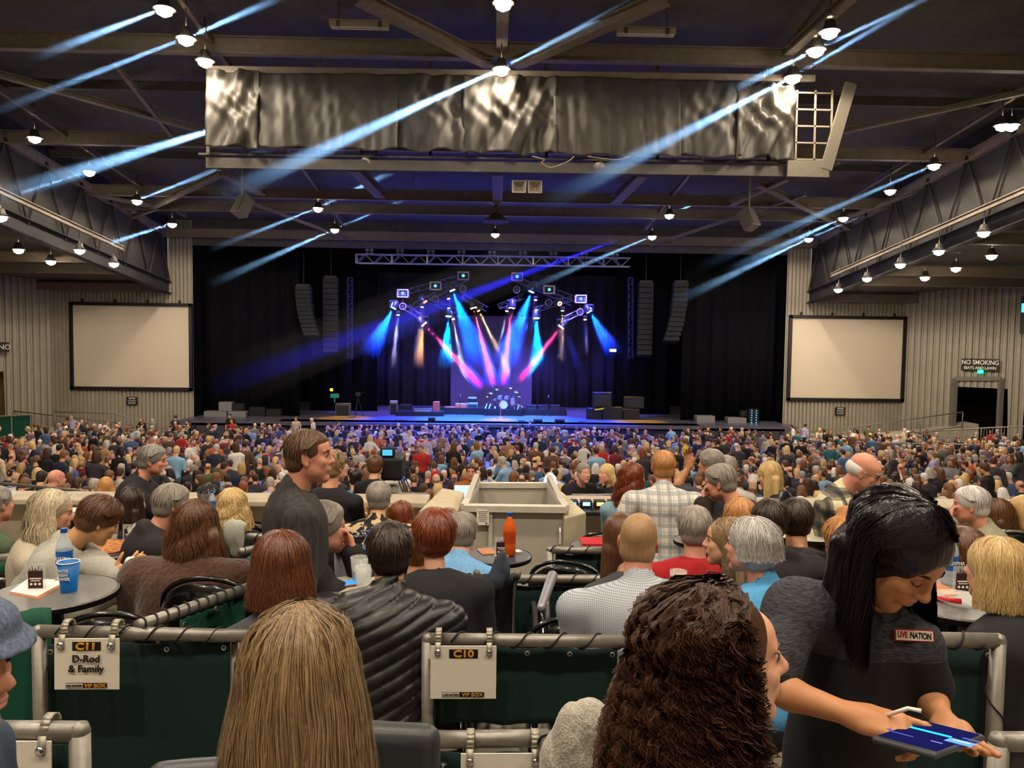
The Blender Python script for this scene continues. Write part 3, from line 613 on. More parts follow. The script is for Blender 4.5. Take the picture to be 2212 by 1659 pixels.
for (a, b, c, d, wd) in ((775, -5, 1062, 138, .4), (1440, -5, 1112, 138, .4), (-40, 150, 440, 282, .25), (480, 372, 565, 415, .45), (765, 362, 822, 420, .5), (1388, 374, 1330, 432, .5),
        (1640, 398, 1785, 470, .3), (1785, 470, 1960, 548, .3), (475, 376, 330, 446, .3), (1700, 385, 1580, 440, .3), (1815, 285, 2230, 195, .2), (340, 450, 160, 510, .2),
        (760, 520, 480, 415, .15), (1405, 530, 1740, 420, .15), (0, 380, 330, 446, .2), (2212, 330, 1830, 470, .2), (250, 140, 370, 292, .15), (1705, 110, 1840, -10, .3), (1075, 370, 1075, 425, .5)):
    beam_bar(atP(a, b, 11.4, ROOF_S), atP(c, d, 11.4, ROOF_S), wd, wd*.7)
# ------------------------------------------------------------------ house lamps
LAMPW = emis('house_lamp_glow', 'fff1d8', 40)
HOUSING = mat('lamp_housing', '4a463f', .5, metal=.3)
rows = [('row running towards the stage left of the grey tarp', 10.9, [(355, 18), (402, 82), (443, 130), (687, 449), (723, 495)]),
        ('row over the left seating block', 10.9, [(75, 297), (193, 370), (296, 433), (372, 483)]),
        ('short row low on the left side roof', 7.9, [(2, 467), (172, 539), (246, 568)]), ('outermost low row at the left wall', 7.9, [(40, 538), (110, 563)]),
        ('row on the centre line', 10.9, [(1087, 5), (1083, 148), (1070, 505)]),
        ('row running towards the stage right of the grey tarp', 10.9, [(1792, 67), (1763, 107), (1713, 166), (1446, 464), (1409, 510)]),
        ('row over the right seating block', 10.9, [(2185, 270), (2165, 270), (2018, 356), (1923, 411), (1822, 470), (1747, 515)]),
        ('low row on the right side roof', 7.9, [(2125, 501), (2028, 541), (1945, 570), (1873, 600), (1811, 624)]), ('outermost low row at the right wall', 7.9, [(2142, 551), (2065, 578), (1998, 598)])]
ORD = ['nearest', 'second', 'third', 'fourth', 'fifth', 'sixth']
def house_lamp(P, label, power, spot=True, glow=None):
    t = thing('house_lamp', label, 'lamp', P, 0, 'house lamps under the roof'); r = .24
    m = MB(); m.lathe([(.05, .32), (.13, .28), (.16, .12), (r+.06, -.02), (r+.04, -.03), (.14, .11), (.1, .2)], n=20, cap=False); m.tube([(0, 0, .3), (0, 0, 1.25)], .02, 6)
    me = m.mesh('lamp_shade', HOUSING, True); link('lamp_shade', me, t)
    m = MB(); m.lathe([(.02, .12), (.14, .08), (.22, -.02), (.19, -.14), (.05, -.22)], n=18); link('bulb', m.mesh('bulb', glow or LAMPW, True), t)
    l = bpy.data.lights.new('lamp_light', 'SPOT'); l.energy = power; l.color = (1, .85, .66); l.spot_size = R(172); l.spot_blend = .25; l.shadow_soft_size = .2
    lo = link('lamp_light', l, t); lo.location = (0, 0, -.2); return t
HOUSE = 600
for nm, h, px in rows:
    pts = [atP(x, y, h, ROOF_S) for x, y in px]
    for i, P in enumerate(pts): house_lamp(P, 'lit round lamp, %s in the %s' % (ORD[i] if len(px) > 1 else 'only one', nm), HOUSE*(1 if h > 9 else .8))
    if nm != 'row on the centre line':
        d = nrm(V(0, 1, -ROOF_S)); P = pts[0]; Q_ = pts[-1]; beam_bar(P-d*(8 if h > 9 else 3)+V(0, 0, .95), Q_+d*(2 if h > 9 else 1)+V(0, 0, .95), .14, .2)
m = MB(); a = atP(1083, 148, 11.6, ROOF_S); m.bar(rp(a[0], 14, 11.8), rp(a[0], a[1], 11.8), .35, .3); struct(m.build('ceiling_beam', BEAMM))
for x in (-8.7, -3, 3, 8.7):           # the same rows continue overhead and behind the photographer
    for y in (-3.5, 3.5, 10.5):
        if y > 8 and abs(x) < 5: continue
        house_lamp(rp(x, y, 10.9), 'lit round lamp overhead, %s of the rows above the boxes, %s' % ({-8.7: 'leftmost', -3: 'inner left', 3: 'inner right', 8.7: 'rightmost'}[x], {-3.5: 'rear line', 3.5: 'middle line', 10.5: 'front line'}[y]), 1500)
# pendant with a wide shade on the centre line
P = at(1072, 478, 40); t = thing('pendant_lamp', 'large dark shaded pendant hanging in front of the stage truss', 'lamp', P)
m = MB(); m.lathe([(.08, .9), (.16, .75), (.2, .4), (.68, .0), (.66, -.05), (.16, .3), (.1, .4)], n=24, cap=False); link('lamp_shade', m.mesh('lamp_shade', mat('pendant_shade', '6a5f55', .5)), t)
m = MB(); m.tube([(0, 0, .8), (0, 0, 2.6)], .07, 8); m.box((0, 0, 1.0), (.35, .35, .3)); link('rod', m.mesh('rod', BEAMM), t)
# fluorescent strips
for i, (x, y, l) in enumerate(((777, 55, 'left'), (1395, 70, 'right'))):
    P = at(x, y, 23.5); t = thing('strip_light', 'unlit long strip light hanging at the %s of the centre lamps' % l, 'lamp', P)
    m = MB(); m.box((0, 0, 0), (1.75, .3, .12)); m.box((0, 0, .1), (1.8, .16, .1)); link('housing', m.mesh('housing', mat('strip_housing', 'b6ab92', .4)), t)
    for s_ in (-.62, .62):
        m = MB(); m.tube([(s_, 0, .1), (s_, 0, 1.3)], .02, 6); m.box((s_, 0, 0), (.1, .34, .16)); link('hanger', m.mesh('hanger', DARKM), t)
    for s_ in (-.07, .07): m = MB(); m.tube([(-.85, s_, -.08), (.85, s_, -.08)], .025, 8); link('tube', m.mesh('tube', WHITEM), t)
# ------------------------------------------------------------------ catwalk wrapped in tarpaulin
YC = 25.0
TARP = mat('tarpaulin_grey', '45413a', .62, var=.35, scale=1.2, bump=.15, bdist=.04, spec=.4)
def tarp(x0, x1, yt0, yt1, yb0, yb1, seed, label, folds, crush):
    n, k = max(8, int((x1-x0)/5)), 34; G = np.zeros((n+1, k+1, 3)); r = np.random.default_rng(seed); ph = r.uniform(0, 6, 8)
    for i in range(n+1):
        u = i/n; px = x0+(x1-x0)*u
        for j in range(k+1):
            v = j/k; a = atY(px, (yt0+(yt1-yt0)*u)*(1-v)+(yb0+(yb1-yb0)*u)*v, YC); X = a[0]
            f = math.sin(X*3.1*folds+ph[0]+1.2*math.sin(v*3+ph[1]))*.5+.35*math.sin(X*7.3*folds+ph[2]+2*v)+.2*math.sin(X*13+ph[3]-3*v+math.sin(X*5))
            c = crush*(.22*math.sin(X*5+v*9+ph[4])+.2*math.sin(X*9-v*13+ph[5]+2*math.sin(v*7))+.12*math.sin(X*19+v*21+ph[6]))*math.exp(-((u-.6)/.5)**2)
            f += .3*abs(math.sin(X*5.7*folds+ph[4]))**.4; c *= .45; G[i, j] = a+V(0, -(.2*f*(.35+.65*v)+c), .05*math.sin(X*4+ph[7])*v)
    m = MB(); m.grid(G); o = m.build('tarpaulin', TARP, smooth=True); sd = o.modifiers.new('solid', 'SOLIDIFY'); sd.thickness = .015
    return tag(o, label, 'tarpaulin', None)
tarp(446, 560, 150, 152, 315, 322, 1, 'pale crumpled tarpaulin at the left end of the catwalk', 1.2, 1.0)
tarp(548, 860, 158, 160, 318, 326, 2, 'flat dark grey tarpaulin on the left half of the catwalk', .5, .2)
tarp(852, 1010, 160, 162, 322, 330, 3, 'folded grey tarpaulin left of the middle of the catwalk', .9, .5)
tarp(1000, 1202, 162, 165, 328, 334, 4, 'creased bright tarpaulin behind the middle house lamp', 1.4, .8)
tarp(1196, 1470, 164, 172, 333, 338, 5, 'dark flat tarpaulin right of the middle of the catwalk', .45, .2)
tarp(1462, 1600, 172, 178, 336, 342, 6, 'grey hanging tarpaulin between the dark one and the shiny one', .8, .5)
tarp(1590, 1718, 178, 185, 341, 344, 7, 'shiny bulging tarpaulin at the right end of the catwalk', 1.5, 1.2)
cw = thing('catwalk', 'long dark steel catwalk hung under the roof behind grey tarpaulins', 'catwalk', atY(1080, 350, YC+.5))
CM = mat('catwalk_steel', '4c4740', .6, var=.3, scale=2)
def child(m, nm, M_, root, smooth=False):
    return link(nm, m.mesh(nm, M_, smooth, np.array(root.location)), root)
m = MB(); m.bar(atY(446, 352, YC+.3), atY(1795, 372, YC+.3), .12, .32); m.bar(atY(446, 340, YC+1.6), atY(1795, 360, YC+1.6), .12, .3); m.bar(atY(446, 343, YC+.95), atY(1795, 363, YC+.95), 1.4, .06); child(m, 'walkway', CM, cw)
m = MB(); m.bar(atY(446, 150, YC+.15), atY(1760, 170, YC+.15), .1, .2); child(m, 'top_beam', BEAMM, cw)
m = MB(); m.bar(atY(1700, 364, YC-.1), atY(1790, 366, YC-.1), .1, .5); m.bar(atY(1784, 366, YC-.12), atY(1838, 180, YC-.12), .1, .36); child(m, 'end_frame', mat('end_frame_steel', '6e675a', .5), cw)
for i in range(5): m = MB(); y = 200+i*36; m.bar(atY(1718, y, YC), atY(1795-i*2, y+2, YC), .05, .05); child(m, 'rung', BEAMM, cw)
for x in (1722, 1762, 1798): m = MB(); m.bar(atY(x, 195, YC), atY(x-4, 360, YC), .05, .05); child(m, 'upright', BEAMM, cw)
for x in (450, 690, 930, 1180, 1420, 1660): m = MB(); m.bar(atY(x, 350, YC+.9), atY(x, 130, YC+.9), .1, .1); child(m, 'hanger', DARKM, cw)
def cable(pts, r, M_, label, nm='cable', cat='cable'):
    pts = np.asarray(pts, float); n = len(pts); t = np.linspace(0, n-1, n*8); out = []
    for q in t:
        i = min(int(q), n-2); f = q-i; p0, p1, p2, p3 = pts[max(i-1, 0)], pts[i], pts[i+1], pts[min(i+2, n-1)]
        out.append(.5*((2*p1)+(-p0+p2)*f+(2*p0-5*p1+4*p2-p3)*f*f+(-p0+3*p1-3*p2+p3)*f**3))
    m = MB(); m.tube(out, r, 6); return tag(m.build(nm, M_, smooth=True), label, cat) if label else m
cable([atY(*p, YC-.3) for p in ((1150, 338), (1175, 345), (1170, 352), (1190, 362), (1225, 350), (1240, 338))], .02, BEAMM, 'loose grey cable drooping below the middle of the catwalk')
cable([atY(*p, YC-.3) for p in ((1270, 338), (1330, 345), (1360, 338))], .02, BEAMM, 'thin cable slung under the catwalk beside the right spotlight can')
# horn speakers
def horn(P, s, yaw, label):
    t = thing('horn_speaker', label, 'speaker', P, yaw); HM = mat('horn_beige', '9b917e', .6)
    for sx in (-1, 1):
        m = MB(); o_ = .55*s; c = V(sx*o_, 0, 0); a = [c+V(x*.48*s, -.3*s, z*.42*s) for x, z in ((-1, -1), (1, -1), (1, 1), (-1, 1))]; b = [c+V(x*.15*s, .45*s, z*.15*s) for x, z in ((-1, -1), (1, -1), (1, 1), (-1, 1))]
        i = [c+V(x*.42*s, -.29*s, z*.36*s) for x, z in ((-1, -1), (1, -1), (1, 1), (-1, 1))]; j = [c+V(x*.1*s, .38*s, z*.1*s) for x, z in ((-1, -1), (1, -1), (1, 1), (-1, 1))]
        m.add(a+b, [(0, 1, 5, 4), (1, 2, 6, 5), (2, 3, 7, 6), (3, 0, 4, 7), (4, 5, 6, 7)]); m.add(a+i+j, [(0, 4, 5, 1), (1, 5, 6, 2), (2, 6, 7, 3), (3, 7, 4, 0), (4, 8, 9, 5), (5, 9, 10, 6), (6, 10, 11, 7), (7, 11, 8, 4), (8, 11, 10, 9)])
        link('horn', m.mesh('horn', HM), t); m = MB(); m.lathe([(.16*s, 0), (.16*s, .3*s), (.1*s, .36*s)], V(sx*o_, .42*s, 0), 14, (0, 1, 0)); link('driver', m.mesh('driver', DARKM), t)
    m = MB(); m.bar((0, 0, 0), (0, 0, 2.4*s), .05*s); m.bar((-.55*s, .2*s, .5*s), (.55*s, .2*s, .5*s), .06*s); link('bracket', m.mesh('bracket', BEAMM), t); return t
horn(at(1138, 405, 25.4), .47, 0, 'pair of beige horn loudspeakers hanging below the middle of the catwalk')
def small_spk(P, yaw, tilt, label):
    t = thing('hanging_speaker', label, 'speaker', P, yaw); Rm = rotm(0, tilt); m = MB(); m.box((0, 0, 0), (.55, .5, .85), Rm); link('cabinet', m.mesh('cabinet', mat('speaker_beige', '8a8174', .6)), t)
    m = MB(); m.box(Rm@V(0, -.27, 0), (.47, .03, .77), Rm); link('grille', m.mesh('grille', mat('speaker_grille', '5a544b', .7)), t); m = MB(); m.bar((0, 0, .3), (0, 0, 3.6), .06); link('bracket', m.mesh('bracket', BEAMM), t)
small_spk(at(524, 446, 33), R(-35), .5, 'small beige loudspeaker hanging left below the catwalk'); small_spk(at(1617, 474, 33), R(35), .5, 'small beige loudspeaker hanging right below the catwalk')
for x, y, l in ((797, 352, 'left'), (1296, 362, 'right')):
    t = thing('spotlight_can', 'dull metal spotlight can fixed under the catwalk, %s of the horns' % l, 'spotlight', at(x, y, 25.1)); m = MB(); m.lathe([(.17, -.3), (.19, -.28), (.19, .25), (.12, .35)], n=18, axis=(.3, 1, .25)); link('can', m.mesh('can', mat('can_metal', '7c7468', .4, metal=.5), True), t)
    m = MB(); m.bar((-.25, 0, 0), (-.25, 0, .5), .04); m.bar((.25, 0, 0), (.25, 0, .5), .04); m.bar((-.25, 0, .35), (.25, 0, .35), .04); link('yoke', m.mesh('yoke', DARKM), t)
# ------------------------------------------------------------------ projection screens and wall signs
for nm, q in (('left', ((154, 653), (411, 658), (158, 838), (412, 844))), ('right', ((1708, 684), (1955, 686), (1702, 862), (1948, 866)))):
    p = [atY(*a, 49.8) for a in q]; c = sum(p)/4; c[0] = (min(a[0] for a in p)+max(a[0] for a in p))/2; W_, H_ = 7.55, 5.45
    t = thing('projection_screen', 'blank white projection screen with black frame on the %s corrugated wall' % nm, 'screen', c); m = MB(); m.box((0, .05, 0), (W_-.3, .06, H_-.3)); link('screen_surface', m.mesh('screen_surface', SCRW), t)
    m = MB()
    for s_ in (-1, 1): m.box((s_*(W_/2-.09), 0, 0), (.2, .22, H_)); m.box((0, 0, s_*(H_/2-.09)), (W_, .22, .2))
    link('frame', m.mesh('frame', BLK), t)
    for x in (-3, -1, 1, 3): m = MB(); m.box((x, .05, H_/2+.1), (.12, .15, .2)); link('hook', m.mesh('hook', BLK), t)
def sign(P, x, y, wd, ht, lines, base, label, cat='sign', name='sign', th=.02, edge=None):
    "flat sign centred at P spanned by x (right), y (up); lines: (text, dx, dy, size, material, kwargs)"
    x = nrm(x); y = nrm(y-x*(x@y)); z = np.cross(x, y); t = thing(name, label, cat, P); m = MB(); Rm = np.stack([x, y, z], 1); m.box((0, 0, 0), (wd, ht, th), Rm); link('board', m.mesh('board', base), t)
    if edge: m = MB(); m.box(-z*.004, (wd+.012*8*ht/5, ht+.1*ht, th*.8), Rm); link('border', m.mesh('border', edge), t)
    for i_, (tx, dx, dy, sz, mm, kw) in enumerate(lines):
        if tx is None: m = MB(); m.box(x*dx+y*dy+z*(th*.5+.0004*(i_+1)), (sz[0], sz[1], .0008), Rm); link('panel', m.mesh('panel', mm), t)
        else: text('lettering', tx, sz, np.asarray(P)+x*dx+y*dy+z*(th*.5+.0005*(len(lines)+2)), x, y, mm, t, **kw)
    return t
PW = mat('sign_white', 'e8e2d6', .5, var=.02); PB = mat('sign_black', '17140f', .5, var=.02); GOLD = mat('sign_gold', 'd89a2c', .5, var=.05)
wr_dir = nrm(V(14.6, -14, 0))
def on_right_wall(px, py, off=.35):
    r = ray(px, py); n = V(-14, -14.6, 0)/math.hypot(14, 14.6); P0 = V(26.4, 50, 0)+n*off; t_ = ((P0-CAM)@n)/(r@n); return CAM+r*t_
sign(on_right_wall(2117, 788), wr_dir, (0, 0, 1), 2.0, .72, [('NO SMOKING', 0, .13, .38, PW, dict(sx=.82, bold=.004)), ('SEATS AND LAWN', 0, -.2, .24, PW, dict(sx=.85, bold=.003))], PB, 'black NO SMOKING sign above the dark exit opening')
sign(on_right_wall(2118, 803, .45), wr_dir, (0, 0, 1), .3, .22, [('EXIT', 0, 0, .12, PW, {})], emis('exit_green', '17d08a', 2.5), 'small glowing green exit sign under the no smoking sign')
sign(on_right_wall(2215, 680, .8), wr_dir, (0, 0, 1), .5, 2.2, [(None, 0, .4, (.4, .5), emis('cyan_sign', '2fe0ff', 3), {})], PB, 'tall dark board with a glowing cyan panel at the right edge')
for px, py, l in ((285, 866, 'left'), (1815, 888, 'right')):
    sign(atY(px, py, 49.75), (1, 0, 0), (0, 0, 1), .68, .5, [('NOTICE', 0, .16, .11, PW, dict(bold=.002)), ('NO RE-ENTRY', 0, .03, .08, PW, {}), ('NO CAMERAS', 0, -.08, .08, PW, {}), ('NO SMOKING', 0, -.18, .07, PW, {})], PB, 'small black notice board under the %s projection screen' % l)
sign(atY(1, 750, 47.3), nrm(V(1, 1, 0)), (0, 0, 1), .9, .6, [('NO', .2, .0, .4, PW, {})], PB, 'black lettered sign cut by the left edge of the view')
# exit frame and low ramps with railings along the walls
m = MB(); a = on_right_wall(2063, 818, .15); b = on_right_wall(2163, 818, .15)
for P in (a, b): m.bar(V(P[0], P[1], -.5), P, .25, .25)
m.bar(a, b, .25, .25); struct(m.build('door_1', mat('door_frame_grey', '6f6a60', .6)))
def railing(pts, hgt, label, n=10, r=.022, mid=True, M_=GALV, nm='railing', bars=True, feet=None):
    pts = [np.asarray(p, float) for p in pts]; t = thing(nm, label, 'railing', pts[0]-V(0, 0, hgt)); m = MB(); m.tube(pts, r, 8); child(m, 'top_rail', M_, t, True)
    m = MB(); m.tube([p-V(0, 0, hgt*.88) for p in pts], r*.8, 8); child(m, 'bottom_rail', M_, t, True)
    L = [np.linalg.norm(pts[i+1]-pts[i]) for i in range(len(pts)-1)]
    for i, l in enumerate(L):
        k = max(1, int(l/1.6)); 
        for j in range(k+1): p = pts[i]+(pts[i+1]-pts[i])*j/k; m = MB(); m.tube([p, p-V(0, 0, hgt)], r, 8); child(m, 'post', M_, t, True)
    if bars:
        m = MB()
        for i, l in enumerate(L):
            k = int(l/.13)
            for j in range(1, k): p = pts[i]+(pts[i+1]-pts[i])*j/k; m.tube([p, p-V(0, 0, hgt*.88)], r*.35, 5)
        o = child(m, 'bars', M_, t, True); o['kind'] = 'stuff'
    return t
RG = mat('railing_grey', '7d786d', .5, metal=.4)
railing([atY(30, 888, 48.3), atY(240, 912, 48.3), atY(430, 934, 48.5)], 1.0, 'grey ramp railing descending along the left wall to the stage', r=.035, M_=RG, bars=False)
railing([atY(118, 890, 46.3), atY(118, 888, 46.3)+V(3.5, 0, -.1), atY(330, 918, 46.3)], 1.1, 'second grey railing in front of the left ramp', r=.035, M_=RG, bars=False)
railing([atY(1700, 938, 48.3), atY(1900, 915, 47.5), on_right_wall(2080, 890, 1.5)], 1.0, 'grey ramp railing rising along the right wall to the exit', r=.035, M_=RG, bars=False)
railing([at(1960, 935, 38), at(2120, 925, 36), at(2230, 920, 34)], 1.1, 'grey barrier around the raised wheelchair area at the right', r=.03, M_=RG)
railing([at(1915, 958, 34), at(2080, 960, 33), at(2230, 965, 32)], 1.1, 'lower grey barrier below the raised area at the right', r=.03, M_=RG, bars=False)
m = MB(); p = [atY(x, y, 49) for x, y in ((28, 915), (430, 950), (430, 1000), (28, 1000))]; m.prism(p, (0, 0, 0), (0, -1.6, 0)); struct(m.build('ramp_left', CONC))
m = MB(); p = [atY(x, y, 48.5) for x, y in ((1700, 952), (2000, 925), (2080, 910), (2080, 1010), (1700, 1010))]; m.prism(p, (0, 0, 0), (0, -1.6, 0)); struct(m.build('ramp_right', CONC))
# dark green fenced platform at the far left
t = thing('raised_platform', 'raised seating platform with green cloth front at the far left', 'platform', at(20, 950, 36)); m = MB(); m.prism([at(x, y, 36) for x, y in ((-60, 905), (66, 898), (66, 940), (-60, 960))], (0, 0, 0), (0, .1, 0)); child(m, 'cloth_front', GREENC, t)
m = MB(); m.tube([at(-60, 903, 35.9), at(66, 896, 35.9), at(66, 940, 35.9)], .04, 8); m.tube([at(25, 899, 35.9), at(25, 945, 35.9)], .04, 8); child(m, 'rail', RG, t)
# ------------------------------------------------------------------ stage
DZ = 1.86
STG = mat('stage_deck', '55535f', .35, var=.2, scale=2); m = MB(); m.box((0, 56, DZ-.15), (38, 15.6, .3)); m.box((0, 48.6, DZ-.1), (26, 1.6, .2)); struct(m.build('stage_floor', STG))
FASC = mat('stage_fascia', '3a3640', .7, var=.2); m = MB(); m.box((0, 48.3, .5), (36.5, .2, 2.4)); struct(m.build('stage_front', FASC))
m = MB()
for i in range(-9, 10): m.box((i*2, 48.17, .6), (.08, .04, 2.1))
struct(m.build('trim_1', BLK))
m = MB(); x0 = atY(974, 760, 60)[0]; x1 = atY(1150, 760, 60)[0]; m.box(((x0+x1)/2, 60.2, 5.2), (x1-x0, .1, 7.2)); tag(m.build('stage_backdrop', mat('backdrop_mauve', '4a4050', .9)), 'dull mauve backdrop panel behind the drum kit', 'backdrop')
def drape(xa, xb, Y, z0, z1, label, M_=BLACK, amp=.12, fq=5):
    n = int((xb-xa)/.12)+2; G = np.zeros((n, 2, 3))
    for i in range(n):
        x = xa+(xb-xa)*i/(n-1); y = Y+amp*math.sin(x*fq)+.4*amp*math.sin(x*fq*2.3+1); G[i, 0] = (x, y, z0); G[i, 1] = (x, y, z1)
    m = MB(); m.grid(G); o = m.build('stage_curtain', M_, smooth=True); sd = o.modifiers.new('solid', 'SOLIDIFY'); sd.thickness = .03; return tag(o, label, 'curtain')
GREYC = mat('grey_scrim', '2a2733', .95, var=.2, scale=2, stretch=(3, 3, .2))
drape(-18.6, -12.5, 51.5, DZ, 13.2, 'black curtain at the far left of the stage opening'); drape(12.5, 18.6, 51.5, DZ, 13.2, 'black curtain at the far right of the stage opening')
drape(-12.7, -8, 55.5, DZ, 13, 'second black curtain left of the lit stage centre'); drape(8.6, 12.7, 55.5, DZ, 13, 'second black curtain right of the lit stage centre')
drape(-9, -2.9, 60.5, DZ, 12, 'dark grey curtain left of the mauve backdrop', GREYC); drape(3, 9.5, 60.5, DZ, 12, 'dark grey curtain right of the mauve backdrop', GREYC)
def truss(a, b, s, label, M_=ALU, nm='lighting_truss', parts=5, group=None):
    a = np.asarray(a, float); b = np.asarray(b, float); d = nrm(b-a); u = V(0, 0, 1); sdv = nrm(np.cross(d, u)); u = np.cross(sdv, d); t = thing(nm, label, 'truss', (a+b)/2, 0, group)
    cs = [(i*s/2, j*s/2) for i, j in ((-1, -1), (1, -1), (1, 1), (-1, 1))]
    for i, j in cs: m = MB(); m.tube([a+sdv*i+u*j, b+sdv*i+u*j], s*.06, 6); child(m, 'chord', M_, t)
    L = np.linalg.norm(b-a); n = max(2, int(L/s)); m = MB()
    for k in range(n):
        p = a+d*L*k/n; q = a+d*L*(k+1)/n; f = 1 if k % 2 else -1
        for i in (-1, 1): m.tube([p+sdv*i*s/2+u*f*s/2, q+sdv*i*s/2-u*f*s/2], s*.035, 5); m.tube([p+u*i*s/2+sdv*f*s/2, q+u*i*s/2-sdv*f*s/2], s*.035, 5)
    for k in range(0, n+1, 4):
        p = a+d*L*k/n
        for (i, j), (i2, j2) in zip(cs, cs[1:]+cs[:1]): m.tube([p+sdv*i+u*j, p+sdv*i2+u*j2], s*.06, 5)
    child(m, 'webbing', M_, t); return t
ft = truss(atY(770, 559, 50.6), atY(1360, 567, 50.6), .55, 'long bright aluminium truss across the top of the stage opening')
for i in range(9):
    P = atY(798+i*(1328-798)/8, 547+i*1.2, 50.6); t = thing('stage_spotlight', 'small twin lamp on the long truss, %s from the left' % ['first', 'second', 'third', 'fourth', 'fifth', 'sixth', 'seventh', 'eighth', 'ninth'][i], 'spotlight', P, 0, 'twin lamps on the long front truss')
    for sx in (-1, 1):
        for sz in (0, 1): m = MB(); m.lathe([(.1, -.12), (.12, .0), (.05, .14)], V(sx*.14, 0, -.05+sz*.25), 10, (0, 1, 0)); link('lamp_head', m.mesh('lamp_head', mat('blinder', '77727e', .4)), t)
    m = MB(); m.box((0, .1, .05), (.5, .06, .05)); m.box((0, .1, .0), (.05, .06, .7)); link('bracket', m.mesh('bracket', BLK), t)
for a, b, l in (((858, 636), (990, 600), 'upper left angled truss'), ((1005, 602), (880, 668), 'long left diagonal truss'), ((1110, 600), (1235, 655), 'upper right angled truss'), ((1150, 612), (1255, 650), 'right diagonal truss'),
        ((870, 660), (905, 682), 'lowest left truss piece'), ((905, 640), (985, 672), 'middle left truss piece'), ((1000, 640), (1052, 668), 'inner left truss piece'), ((1078, 662), (1130, 640), 'inner right truss piece'), ((1160, 668), (1235, 645), 'middle right truss piece'), ((1222, 688), (1270, 665), 'lowest right truss piece')):
    truss(atY(*a, 55+(.8 if 'dia' in l else 0)), atY(*b, 55.4+(.8 if 'dia' in l else 0)), .34, l+' above the stage', mat('truss_dim', '6a6876', .4, metal=.5))
BFX = mat('fixture_black', '1d1d24', .4)
def mover(px, py, Y, to, col, size, label, es, r=.22, body=True):
    P = atY(px, py, Y); d = nrm(atY(*to, Y-.5)-P); t = thing('stage_light', label, 'stage light', P)
    m = MB(); m.lathe([(r*.55, -.62*r/.22), (r*1.05, -.45*r/.22), (r*1.15, -.1), (r*1.1, 0)], n=18, axis=d); link('lamp_head', m.mesh('lamp_head', BFX, True), t)
    m = MB(); m.lathe([(r*1.0, .0), (r*.97, .03)], n=20, axis=d); link('lens', m.mesh('lens', emis('lens_'+col, col, es)), t)
    if size == 'ring': m = MB(); m.lathe([(r*.45, .035), (r*.4, .05)], n=16, axis=d); link('lens_centre', m.mesh('lens_centre', BFX), t)
    m = MB(); q = V(0, 0, 1)
    for sx in (-1, 1): m.bar((sx*r*1.25, 0, 0), (sx*r*1.25, 0, .45*r/.22), .05)
    m.box((0, 0, .5*r/.22), (r*2.8, .22, .12)); link('yoke', m.mesh('yoke', BFX), t); return P, d
for px, py in ((871, 634), (941, 618), (1001, 596), (1117, 598), (1186, 626), (1254, 646)):
    t = thing('light_cage', 'square light cage with blue lamp at %s' % {871: 'far left', 941: 'left', 1001: 'inner left', 1117: 'inner right', 1186: 'right', 1254: 'far right'}[px]+' of the stage rig', 'light', atY(px, py, 54.4), 0, 'square light cages'); m = MB(); s_ = .36
    for i in (-1, 1):
        for j in (-1, 1): m.bar((i*s_, j*s_, -.25), (i*s_, j*s_, .25), .05); m.bar((i*s_, -s_, j*.25), (i*s_, s_, j*.25), .05); m.bar((-s_, i*s_, j*.25), (s_, i*s_, j*.25), .05)
    link('cage', m.mesh('cage', ALU), t); m = MB(); m.box((0, 0, 0), (.5, .5, .35)); link('body', m.mesh('body', BFX), t); m = MB(); m.lathe([(.1, -.27), (.1, -.25)], axis=(0, 1, 0), n=12); link('lens', m.mesh('lens', emis('lens_cage', '3a9bff', 3)), t)
    t = thing('round_fan_light', 'round unlit ringed lamp hanging under the %s light cage' % {871: 'far left', 941: 'left', 1001: 'inner left', 1117: 'inner right', 1186: 'right', 1254: 'far right'}[px], 'light', atY(px-1, py+28, 54.4), 0, 'round ringed lamps under the cages')
    m = MB(); m.tube([V(.22*math.cos(a), -.05, .22*math.sin(a)) for a in np.linspace(0, 6.28, 20)[:-1]], .035, 6, closed=True); link('ring', m.mesh('ring', mat('ring_grey', '7a6e78', .5)), t); m = MB(); m.lathe([(.12, -.1), (.14, .1)], axis=(0, 1, 0), n=14); m.bar((0, 0, .2), (0, 0, .45), .05); link('body', m.mesh('body', BFX), t)
